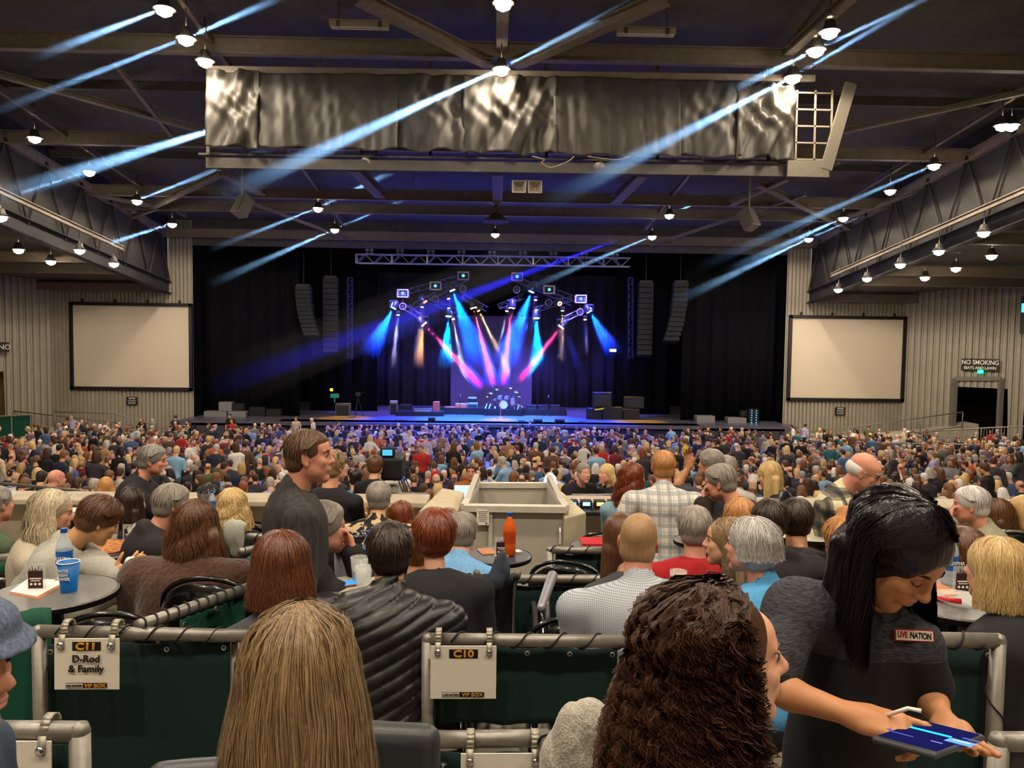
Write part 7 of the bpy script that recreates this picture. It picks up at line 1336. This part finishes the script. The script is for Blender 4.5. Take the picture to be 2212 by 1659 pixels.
m = MB(); m.box(ez*.0012, (wd*.9, hd*.86, .001), Rt); link('screen', m.mesh('screen', emis('tablet_screen', '17174a', .9)), t)
for dx, dy, w_, h_, col, e in ((-.012, .02, .085, .010, '22c8e8', 1.5), (.055, .0, .045, .03, '5a86d8', 1.3), (-.07, -.03, .03, .004, '6a6ac0', 1.0), (-.03, -.045, .04, .003, '5a5ab0', 1), (.03, -.04, .02, .004, '7a7ad0', 1), (.055, .005, .03, .004, 'c8e0ff', 1.6), (.06, .035, .03, .004, '5a6ad0', 1), (-.08, .01, .02, .004, '5a6ad0', 1)):
    m = MB(); m.box(ex*dx+ey*dy+ez*.0022, (w_, h_, .0006), Rt); link('screen_panel', m.mesh('screen_panel', emis('tab_'+col, col, e)), t)
a = at(1962, 1530, 1.52); b = at(1990, 1536, 1.51); m = MB(); m.tube([at(1915, 1545, 1.55), a, b], [.004, .004, .0045], 8); tag(m.build('stylus', PW, smooth=True), 'white stylus tucked in the server\'s pointing hand', 'stylus')
def surf(root, names, px, py):
    r_ = Vector(ray(px, py)).normalized(); best = None
    for c_ in root.children:
        if c_.name.split('.')[0] in names:
            me = c_.data; bt = BVHTree.FromPolygons([v.co+root.location for v in me.vertices], [p.vertices[:] for p in me.polygons]); h = bt.ray_cast(Vector(CAM), r_)
            if h[0] is not None and (best is None or h[3] < best[3]): best = h
    return (np.array(best[0]), np.array(best[1])) if best else (at(px, py, 1.7), V(0, -1, 0))
p, n = surf(sv, ('shirt',), 1972, 1372)
if n@_F > 0: n = -n
n = nrm(n*.5+V(0, -1, 0)*.8); xx = nrm(np.cross((0, 0, 1), n)); yy = np.cross(n, xx); Rb = np.stack([xx, yy, n], 1); xx = nrm(xx+yy*-.05)
for w_, h_, o_, mm, nm in ((.086, .026, .006, mat('badge_red', 'a82020', .6), 'badge_border'), (.080, .021, .008, PW, 'badge')): m = MB(); m.box(p+n*o_, (w_, h_, .002), Rb); link(nm, m.mesh(nm, mm, False, np.array(sv.location)), sv)
text('lettering', 'LIVE', .019, p+n*.0095+xx*-.026, xx, yy, mat('badge_red', 'a82020', .6), sv, bold=.0005, sx=.62, ext=.0005); text('lettering', 'NATION', .019, p+n*.0095+xx*.013, xx, yy, PB, sv, bold=.0005, sx=.62, ext=.0005)
# ---- second row
S('brown bob-haired woman in a grey sleeveless top left of the quilted jacket', 608, 1150, 2.95, 4, fem=True, floor=4.95, skin='warm', vox=.008, top=(DRESSG, dict(sleeve=0, th=.008)), pants=(JD, {}), hair=('bob', HB['redbrown'], dict(L=.13, fat=1.12, vol=.004, n=5000, st=dict(L=.16, r=.001, seg=10, amp=.004, spread=.03, lift=.008, seed=3, jl=.2))))
def puff(P):
    z = P[:, 2]; x = P[:, 0]-at(850, 1300, 3.2)[0]; ph = (z-.45*x)*math.pi/.052; return -.010*np.abs(np.sin(ph))**.5+.005+fbm(P, 60, 9)*.0025
S('man in a black quilted jacket with short dark hair seen from behind', 842, 1130, 3.2, 8, lean=14, side=6, floor=4.95, skin='warm', hr=R(-2), w=1.28, vox=.007, arms=('table', 'lap'), top=(PUFF, dict(th=.03, loose=.01, collar=1.2, wr=0, post=puff, name='jacket')), pants=(JD, {}), hair=('short', HB['dark'], dict(vol=.004, ridge=.004, n=1500, st=dict(L=.0, r=.0018, seg=6, lift=.006, jl=0))))
S('grey-haired man in a black coat resting his chin on his hand', 700, 1086, 3.75, -52, lean=6, floor=4.95, skin='pink', arms=('lap', 'face'), w=1.2, vox=.008, top=(GREYB, dict(th=.025, loose=.01, name='jacket', wr=.009, ws=16)), pants=(JD, {}), hy=R(-15), f=True, brow=HB['grey'], hair=('short', HB['sgrey'], dict(vol=.008, n=1500, st=dict(L=.02, r=.0016, seg=7, lift=.008))))
S('woman with short red-brown hair in a black cardigan beside the quilted jacket', 938, 1104, 3.75, 8, fem=True, lean=10, floor=4.95, w=1.3, vox=.009, arms=('table', 'lap'), top=(BLACKT, dict(th=.02, loose=.01)), pants=(JD, {}), hair=('short', HB['auburn'], dict(vol=.014, n=2200, st=dict(L=.03, r=.0018, seg=8, lift=.014, seed=7))))
S('man in a light blue polo with short grey hair in front of the lift', 1000, 1106, 4.7, -12, lean=22, floor=4.7, w=1.15, arms=('table', 'table'), top=(BLU, dict(collar=.8, sleeve=.95)), pants=(JD, {}), hair=('short', HB['sgrey'], {}), vox=.01)
S('woman in a yellow top hidden behind the red-brown haired woman', 908, 1135, 4.3, -20, fem=True, floor=4.95, top=(YEL, {}), pants=(JD, {}), hair=('short', HB['brown'], {}), vox=.012); S('dark-haired person seated behind the red-brown haired woman', 968, 1098, 4.9, 0, fem=True, floor=4.7, top=(BLACKT, {}), pants=(JD, {}), hair=('short', HB['redbrown'], {}), vox=.012)
S('man in a dark floral shirt seated above the quilted jacket', 820, 1041, 5.9, -4, lean=12, w=1.3, floor=4.45, arms=('table', 'table'), top=(FLOR, dict(sleeve=.5, loose=.02, collar=.8)), pants=(JD, {}), hair=('short', HB['sgrey'], dict(vol=.004)), vox=.01)
S('long brown-haired woman right of the floral shirt', 868, 1082, 6.3, -10, fem=True, lean=14, floor=4.45, top=(BLACKT, {}), pants=(JD, {}), hair=('long', HB['auburn'], dict(L=.3, fat=1.0, n=600, st=dict(L=.3, r=.0035, seg=9))), vox=.012); S('brown-haired woman left of the floral shirt', 768, 1078, 6.4, 10, fem=True, floor=4.45, top=(CL('beige_top', 'a08c70'), {}), pants=(JD, {}), hair=('bob', HB['strawberry'], dict(L=.1)), vox=.012)
# standing men at centre-left
r, B = S('tall man standing in a dark patterned polo, looking right', 668, 928, 3.62, -66, sit=False, floor=4.95, skin='pink', w=1.18, vox=.007, arms=('down', 'down'), hy=R(-20), top=(BLACKP, dict(sleeve=.46, th=.018, loose=.018, collar=1.0, wr=.009, ws=16)), pants=(JD, {}), f=True, brow=HB['brown'], hair=('short', HB['mid'], dict(vol=-.003, ridge=.002, n=1500, st=dict(L=.0, r=.0014, seg=6, lift=.003, jl=0))))
def capmesh(r, B, col, name='baseball_cap', fwd=1):
    v, f_, _ = sdf_mesh('cap', [ell(Q(B.fr, 0, -.012, .05), V(.09, .11, .08), B.Rh, 0), ell(Q(B.fr, 0, .02, -.02), V(.13, .14, .05), B.Rh, .0, '-'), ell(Q(B.fr, 0, .12*fwd, .035), V(.06, .06, .006), B.Rh@rotm(0, .15), .008)], .007, None); link(name, np_mesh(name, v-np.array(r.location), f_, [col]), r)
r, B = S('man in a black tee and dark green cap, arms folded, seen from behind', 722, 974, 6.0, -12, sit=False, floor=4.45, skin='fair', w=1.12, arms=('cross', 'cross'), hy=R(-25), vox=.01, top=(BLACKT, dict(sleeve=.46)), pants=(JD, {}), hair=('short', HB['sandy'], dict(vol=.006, ridge=.005))); capmesh(r, B, mat('cap_green', '2f4a3c', .8))
r, B = S('man in a pale baseball cap behind the tall standing man', 628, 962, 7.6, 60, sit=False, floor=4.45, skin='pink', arms=('down', 'down'), vox=.011, top=(BLACKT, dict(sleeve=.45)), pants=(JD, {}), hair=('short', HB['grey'], {}), f=True); capmesh(r, B, mat('cap_pale', 'b8b4a4', .8))
r, B = S('goateed man in a black polo leaning over the low wall', 331, 962, 6.4, -75, sit=False, floor=4.45, skin='pink', lean=16, hp=R(6), hy=R(-8), w=1.25, vox=.008, arms=('fwd', 'fwd'), top=(BLACKT, dict(sleeve=.48, th=.018, loose=.015, collar=1.0)), pants=(JD, {}), f=True, brow=HB['grey'], fk=dict(beard=HB['silver']), hair=('short', HB['grey'], dict(vol=.004)))
# left group
S('woman with very long dark brown hair in a brown fur jacket', 424, 1082, 3.85, -4, fem=True, lean=6, floor=4.95, w=1.45, skin='warm', vox=.008, arms=('lap', 'lap'), top=(FUR, dict(th=.05, loose=.03, name='fur_jacket', wr=.012, ws=24)), pants=(JD, {}), hair=('long', HB['brown'], dict(L=.36, fat=1.25, vol=.004, ridge=.004, n=4500, st=dict(L=.46, r=.0013, seg=14, amp=.010, freq=4, spread=.05, lift=.008, seed=6, jl=.35))))
r, B = S('youth in a pale grey hoodie leaning forward over a sandwich', 214, 1076, 4.3, -82, lean=26, hunch=4, hy=R(26), hp=R(30), floor=4.95, skin='warm', w=1.08, vox=.008, arms=((at(272, 1262, 4.05), nrm(V(.6, -.1, .4)), V(.2, .6, .4)), (at(276, 1258, 4.25), nrm(V(.5, .1, .5)), V(.2, -.6, .4))), top=(HOOD, dict(th=.026, loose=.02, hood=.85, name='hoodie', wr=.013, ws=15)), pants=(OLV, {}), hair=('short', HB['brown'], dict(vol=.012, ridge=.004, n=2200, st=dict(L=.02, r=.0018, seg=8, lift=.012, seed=5))), f=True, brow=HB['brown'])
S('woman with a long blonde ponytail and beige sweater', 112, 1058, 4.35, -62, fem=True, lean=4, floor=4.95, skin='fair', vox=.009, arms=('lap', 'lap'), hp=R(12), top=(BEI, dict(th=.018)), pants=(JD, {}), f=True, brow=HB['ash'], fk=dict(lips='rose'), hair=('long', HB['ash'], dict(L=.2, fat=.8, ridge=.003, n=2200, st=dict(L=.40, r=.002, seg=12, amp=.008, spread=.03, seed=8))))
S('man in a green shirt and jeans cut off by the left edge', -8, 1050, 5.2, -25, floor=4.7, skin='pink', w=1.1, top=(GRN, dict(sleeve=.5)), pants=(DENIM, {}), arms=('lap', 'lap'), hair=('short', HB['grey'], {}), vox=.011)
S('woman with straight dark hair in black near the low wall', 284, 1053, 5.7, -20, fem=True, floor=4.45, top=(BLACKT, {}), pants=(JD, {}), hair=('long', HB['dark'], dict(L=.14, n=1200, st=dict(L=.18, r=.0028, seg=9))), vox=.01); S('wavy-haired woman in black just beyond the low wall at the left', 228, 1030, 9.9, 30, fem=True, floor=None, top=(BLACKT, {}), pants=(JD, {}), hair=('long', HB['strawberry'], dict(L=.1)), vox=.013)
S('grey-haired man in a black hooded rain jacket', 372, 1048, 4.9, -58, lean=14, floor=4.7, skin='pink', w=1.25, hp=R(8), vox=.009, arms=('table', 'table'), top=(GREYB, dict(th=.03, loose=.02, hood=1.1, name='rain_jacket', wr=.010, ws=15)), pants=(JD, {}), f=True, brow=HB['grey'], fk=dict(beard=HB['grey']), hair=('short', HB['sgrey'], dict(vol=.006)))
S('blonde woman in a black off-shoulder coat by the low wall', 502, 1056, 6.0, 12, fem=True, floor=4.45, skin='fair', vox=.01, top=(BLACKT, dict(th=.02)), pants=(JD, {}), hair=('long', HB['blonde'], dict(L=.14, fat=1.2, vol=.006, n=2000, st=dict(L=.2, r=.0026, seg=11, amp=.012, freq=3, spread=.05, seed=12))), arms=('lap', 'lap'))
r, B = S('man in a black cap and olive tee beyond the low wall', 453, 1046, 8.0, -50, floor=4.45, skin='pink', top=(CL('olive_tee', '8a8a58'), dict(sleeve=.5)), pants=(JD, {}), hair=('short', HB['grey'], {}), vox=.011); capmesh(r, B, mat('cap_black', '202024', .8))
S('bald man in a pale jacket beyond the barrier at the left', 122, 1014, 9.9, -40, lean=16, floor=None, skin='pink', w=1.2, top=(CL('taupe_jacket', '8f8878'), {}), pants=(JD, {}), vox=.012)
# right group
S('man in a white checked shirt with cropped hair seen from behind', 1381, 1106, 3.25, -6, lean=10, side=-4, floor=4.95, skin='pink', w=1.38, vox=.007, arms=('lap', 'table'), hr=R(3), hy=R(-10), top=(CHK, dict(sleeve=.8, th=.018, loose=.022, collar=1.0, wr=.010, ws=14)), pants=(DENIM, {}), hair=('buzz', HB['sandy'], dict(ridge=.0008)))
S('brown-haired woman leaning close to the cropped man', 1340, 1108, 3.8, 10, fem=True, lean=10, floor=4.95, top=(GRT, {}), pants=(JD, {}), hair=('long', HB['brown'], dict(L=.14)), vox=.011)
S('person with short grey-brown hair in a red sweater', 1500, 1095, 4.35, -4, floor=4.95, skin='pink', w=1.3, vox=.009, arms=('table', 'table'), top=(RED, dict(th=.02, loose=.012)), pants=(JD, {}), hair=('short', HB['sgrey'], dict(vol=.006, n=1400, st=dict(L=.03, r=.002, seg=8, lift=.01))))
r, B = S('white-haired man in a sky blue denim shirt looking left', 1622, 1121, 3.5, 28, lean=8, floor=4.95, skin='pink', w=1.25, hy=R(22), vox=.008, arms=('lap', 'lap'), top=(SKYB, dict(th=.02, loose=.01, collar=1.0, wr=.007)), pants=(JD, {}), f=True, brow=HB['silver'], hair=('bob', HB['silver'], dict(L=-.16, fat=.8, vol=.002, ridge=.004, n=4500, st=dict(L=.06, r=.0011, seg=10, amp=.008, spread=.02, lift=.012, seed=15))))
r, B = S('young woman in profile between the red sweater and the white-haired man', 1570, 1118, 4.0, 72, fem=True, floor=4.95, skin='fair', top=(GRT, {}), pants=(JD, {}), vox=.007, f=True, brow=HB['brown'], fk=dict(lips='rose'), hair=('long', HB['lightbrown'], dict(L=.2, n=900, st=dict(L=.22, r=.0022, seg=9))))
S('strawberry-blonde woman behind the white-haired man', 1597, 1075, 4.9, 12, fem=True, floor=4.7, top=(GRT, {}), pants=(JD, {}), hair=('long', HB['strawberry'], dict(L=.16, fat=1.1, n=1500, st=dict(L=.2, r=.0024, seg=9))), vox=.01)
S('man with short dark hair in a black hooded coat', 1663, 1080, 4.35, -6, lean=10, floor=4.7, skin='pink', w=1.25, top=(GREYB, dict(th=.03, loose=.015, hood=1.15, name='hooded_coat', wr=.009)), pants=(JD, {}), hair=('short', HB['dark'], dict(vol=.005, ridge=.004, n=900, st=dict(L=0, r=.002, seg=6, lift=.006))), vox=.009, arms=('table', 'table'))
S('dark-haired man in a charcoal tee at the plate', 1720, 1078, 4.5, -12, lean=12, floor=4.7, skin='warm', w=1.2, top=(CL('charcoal_shirt', '2e2c2f'), dict(sleeve=.5, loose=.012)), pants=(JD, {}), hair=('short', HB['dark'], dict(vol=.006, ridge=.004, n=900, st=dict(L=0, r=.002, seg=6, lift=.008))), vox=.009, arms=('table', 'table'))
r, B = S('woman with a light brown bun beside the server\'s hair', 1818, 1120, 4.3, 0, fem=True, floor=4.7, top=(GRT, {}), pants=(JD, {}), hair=('short', HB['strawberry'], dict(vol=.01, extra=[ell(at(1826, 1110, 4.35), V(.05, .05, .045), None, .02)])), vox=.01)
r, B = S('man in a dark jacket bending with his hand at his mouth', 1556, 1004, 5.4, 62, sit=False, floor=4.7, lean=20, hp=R(14), skin='pink', w=1.2, vox=.009, arms=('face', 'lap'), top=(BRJ, dict(th=.028, loose=.015, name='jacket', wr=.010)), pants=(JD, {}), f=True, brow=HB['sgrey'], hair=('short', HB['sgrey'], dict(vol=.002)))
S('man in a white blue-checked shirt standing with his back turned', 1433, 973, 5.9, -3, sit=False, floor=4.45, skin='pink', w=1.25, vox=.009, arms=('hip', 'down'), top=(PLAIDW, dict(sleeve=.85, th=.018, loose=.028, collar=1.0, wr=.010, ws=15)), pants=(CL('navy_jeans', '232a3a'), {}), hair=('short', HB['strawberry'], dict(vol=-.001, ridge=.003)))
S('woman with long wavy auburn hair in a pale denim dress', 1368, 1000, 6.1, -30, sit=False, fem=True, floor=4.45, skin='fair', vox=.01, arms=('front', 'down'), hy=R(-30), top=(DRESS, dict(sleeve=.9, loose=.012, extra=[])), pants=(DRESS, dict(skirt=True)), hair=('long', HB['auburn'], dict(L=.22, fat=1.1, n=1800, st=dict(L=.28, r=.003, seg=14, amp=.014, freq=4, spread=.04, seed=21))))
S('tall grey-haired man in a charcoal tee raising his arm', 1535, 972, 6.9, 50, sit=False, floor=4.45, skin='tan', w=1.2, vox=.01, arms=((at(1490, 1005, 6.7), nrm(V(-.2, 0, .9)), V(0, -1, 0), V(-1, 0, -.4)), 'down'), top=(GRT, dict(sleeve=.46)), pants=(JD, {}), hair=('short', HB['sgrey'], dict(vol=.008)))
S('man in a white tee behind the charcoal tee', 1570, 985, 7.4, -20, sit=False, floor=4.45, skin='tan', w=1.15, vox=.011, arms=('down', 'down'), top=(WHT, dict(sleeve=.46)), pants=(JD, {}), hair=('short', HB['sgrey'], dict(vol=.006)))
S('blonde woman in a black leather jacket with an orange drink', 1662, 998, 7.3, 60, sit=False, fem=True, floor=4.45, skin='fair', hp=R(18), vox=.01, arms=('front', 'front'), top=(LEATH, dict(th=.022)), pants=(JD, {}), f=True, brow=HB['sandy'], hair=('long', HB['blonde'], dict(L=.2, fat=1.0, n=1300, st=dict(L=.26, r=.003, seg=10))))
tumbler(at(1626, 1055, 7.25), 'orange drink in a clear cup held by the blonde in leather', .13, .045, ORJ)
r, B = S('balding man with glasses in a buffalo check shirt looking down', 1868, 978, 5.1, -120, sit=False, floor=4.7, lean=14, hp=R(24), skin='pink', w=1.2, vox=.008, arms=('down', 'front'), top=(BUFF, dict(sleeve=.95, th=.02, loose=.03, collar=1.0, wr=.008)), pants=(JD, {}), f=True, brow=HB['silver'], fk=dict(glasses=BLK, beard=HB['silver']), hair=('balding', HB['silver'], {}))
r, B = S('grey-haired man in an olive sweater drinking from his raised hand', 2098, 1052, 5.3, 62, floor=4.7, lean=10, hp=R(4), skin='pink', w=1.25, vox=.009, arms=('face', 'lap'), top=(OLS, dict(th=.022, loose=.02, collar=.8, wr=.007)), pants=(JD, {}), f=True, brow=HB['silver'], hair=('short', HB['silver'], dict(vol=.004)))
S('long brown-haired woman with a headband right of the olive sweater', 2155, 1078, 6.0, 35, fem=True, floor=4.7, top=(BLACKT, {}), pants=(JD, {}), hair=('long', HB['brown'], dict(L=.22, n=1200, st=dict(L=.26, r=.0028, seg=9))), vox=.01, arms=('lap', 'lap')); S('blonde woman in a bright flowered top at the right edge', 2208, 1072, 6.0, 40, fem=True, floor=4.7, top=(mat('garment_bright_floral', 'd8a040', .8, var=.1, scale=30, col2='1c2420', thr=(.5, .55)), {}), pants=(JD, {}), hair=('bob', HB['blonde'], dict(L=.1)), vox=.01)
S('dark-haired head just right of the server', 2082, 1143, 3.9, 5, fem=True, floor=4.95, top=(BLACKT, {}), pants=(JD, {}), hair=('bob', HB['brown'], dict(L=.1, vol=.01, n=1500, st=dict(L=.14, r=.002, seg=9))), vox=.01)
S('woman with a blonde bob in a black coat at the right', 2152, 1165, 3.05, 30, fem=True, floor=4.95, skin='pink', w=1.45, vox=.008, lean=8, arms=('lap', 'lap'), top=(BLACKT, dict(th=.03, loose=.02, collar=1.0, name='coat')), pants=(JD, {}), hair=('bob', HB['blonde'], dict(L=.12, fat=1.1, vol=.006, ridge=.003, n=5000, st=dict(L=.15, r=.001, seg=10, amp=.004, spread=.03, lift=.008, seed=23, jl=.2))))
S('person in a red top cut off at the right edge', 2235, 1200, 3.8, 10, floor=4.95, top=(CL('dark_top', '202024'), {}), pants=(JD, {}), hair=('short', HB['dark'], {}), vox=.012)
# crew around the broadcast camera beyond the wall
r, B = S('camera operator in black with a headset seen from behind', 812, 985, 9.6, -20, sit=False, floor=4.35, top=(BLACKT, dict(sleeve=1)), pants=(JD, {}), hair=('short', HB['brown'], dict(vol=.014)), vox=.013, arms=('down', 'front'))
m = MB(); P = at(850, 1000, 9.9); t = thing('broadcast_camera', 'tall broadcast camera on a pale pedestal with dangling cables', 'camera', V(P[0], P[1], 4.3)); h = P[2]-4.3
v, f_, _ = sdf_mesh('c', [bxx(V(0, 0, h-.05), V(.13, .22, .14), None, 0, '+', .03), bxx(V(.02, .3, h), V(.08, .14, .08), None, .01, '+', .03), bxx(V(-.05, -.15, h+.16), V(.09, .05, .06), None, .005, '+', .02)], .015, None); link('camera_body', np_mesh('camera_body', v, f_, [BLK]), t)
m = MB(); m.lathe([(.16, h-1.0), (.13, h-.5), (.11, h-.28)], n=16); link('pedestal', m.mesh('pedestal', mat('pedestal_pale', 'a8a494', .5), True), t); m = MB(); m.box((-.05, -.21, h+.16), (.12, .01, .07)); link('viewfinder', m.mesh('viewfinder', emis('viewfinder', '4aa0d8', 1)), t)
m = MB()
for k in range(3): m.tube([V(0, 0, h-.9), V(.45*math.cos(k*2.1), .45*math.sin(k*2.1), 0)], .02, 6)
link('tripod', m.mesh('tripod', BLK), t)
for k in range(4): m = MB(); m.tube([V(.05+.03*k, -.15, h-.1), V(.2+.04*k, -.2, h-.5), V(.15+.05*k, -.15, h-1.1)], .008, 6); link('cable', m.mesh('cable', BLK, True), t)
S('seated man in a rust orange shirt facing the boxes with crossed arms', 1018, 1002, 12.2, 178, floor=None, w=1.15, skin='pink', arms=('cross', 'lap'), top=(CL('rust_shirt', 'b06020'), dict(loose=.01)), pants=(JD, {}), hair=('short', HB['brown'], {}), vox=.014, f=True)
S('crew member in light blue beyond the low wall', 770, 1012, 10.0, -10, floor=None, top=(CL('sky_tee', '4f93c4'), dict(sleeve=.5)), pants=(JD, {}), hair=('short', HB['dark'], {}), vox=.014)
S('woman in black holding a cup beyond the low wall right of the lift', 1310, 1002, 9.9, 120, sit=False, fem=True, floor=4.35, top=(BLACKT, {}), pants=(JD, {}), hair=('long', HB['blonde'], dict(L=.12)), vox=.013, arms=('front', 'front'))
S('person in a black tee bending over equipment right of the lift', 1262, 1000, 9.9, 200, sit=False, floor=4.3, lean=20, top=(BLACKT, dict(sleeve=.45)), pants=(JD, {}), hair=('short', HB['sgrey'], {}), vox=.013, arms=('front', 'front'))
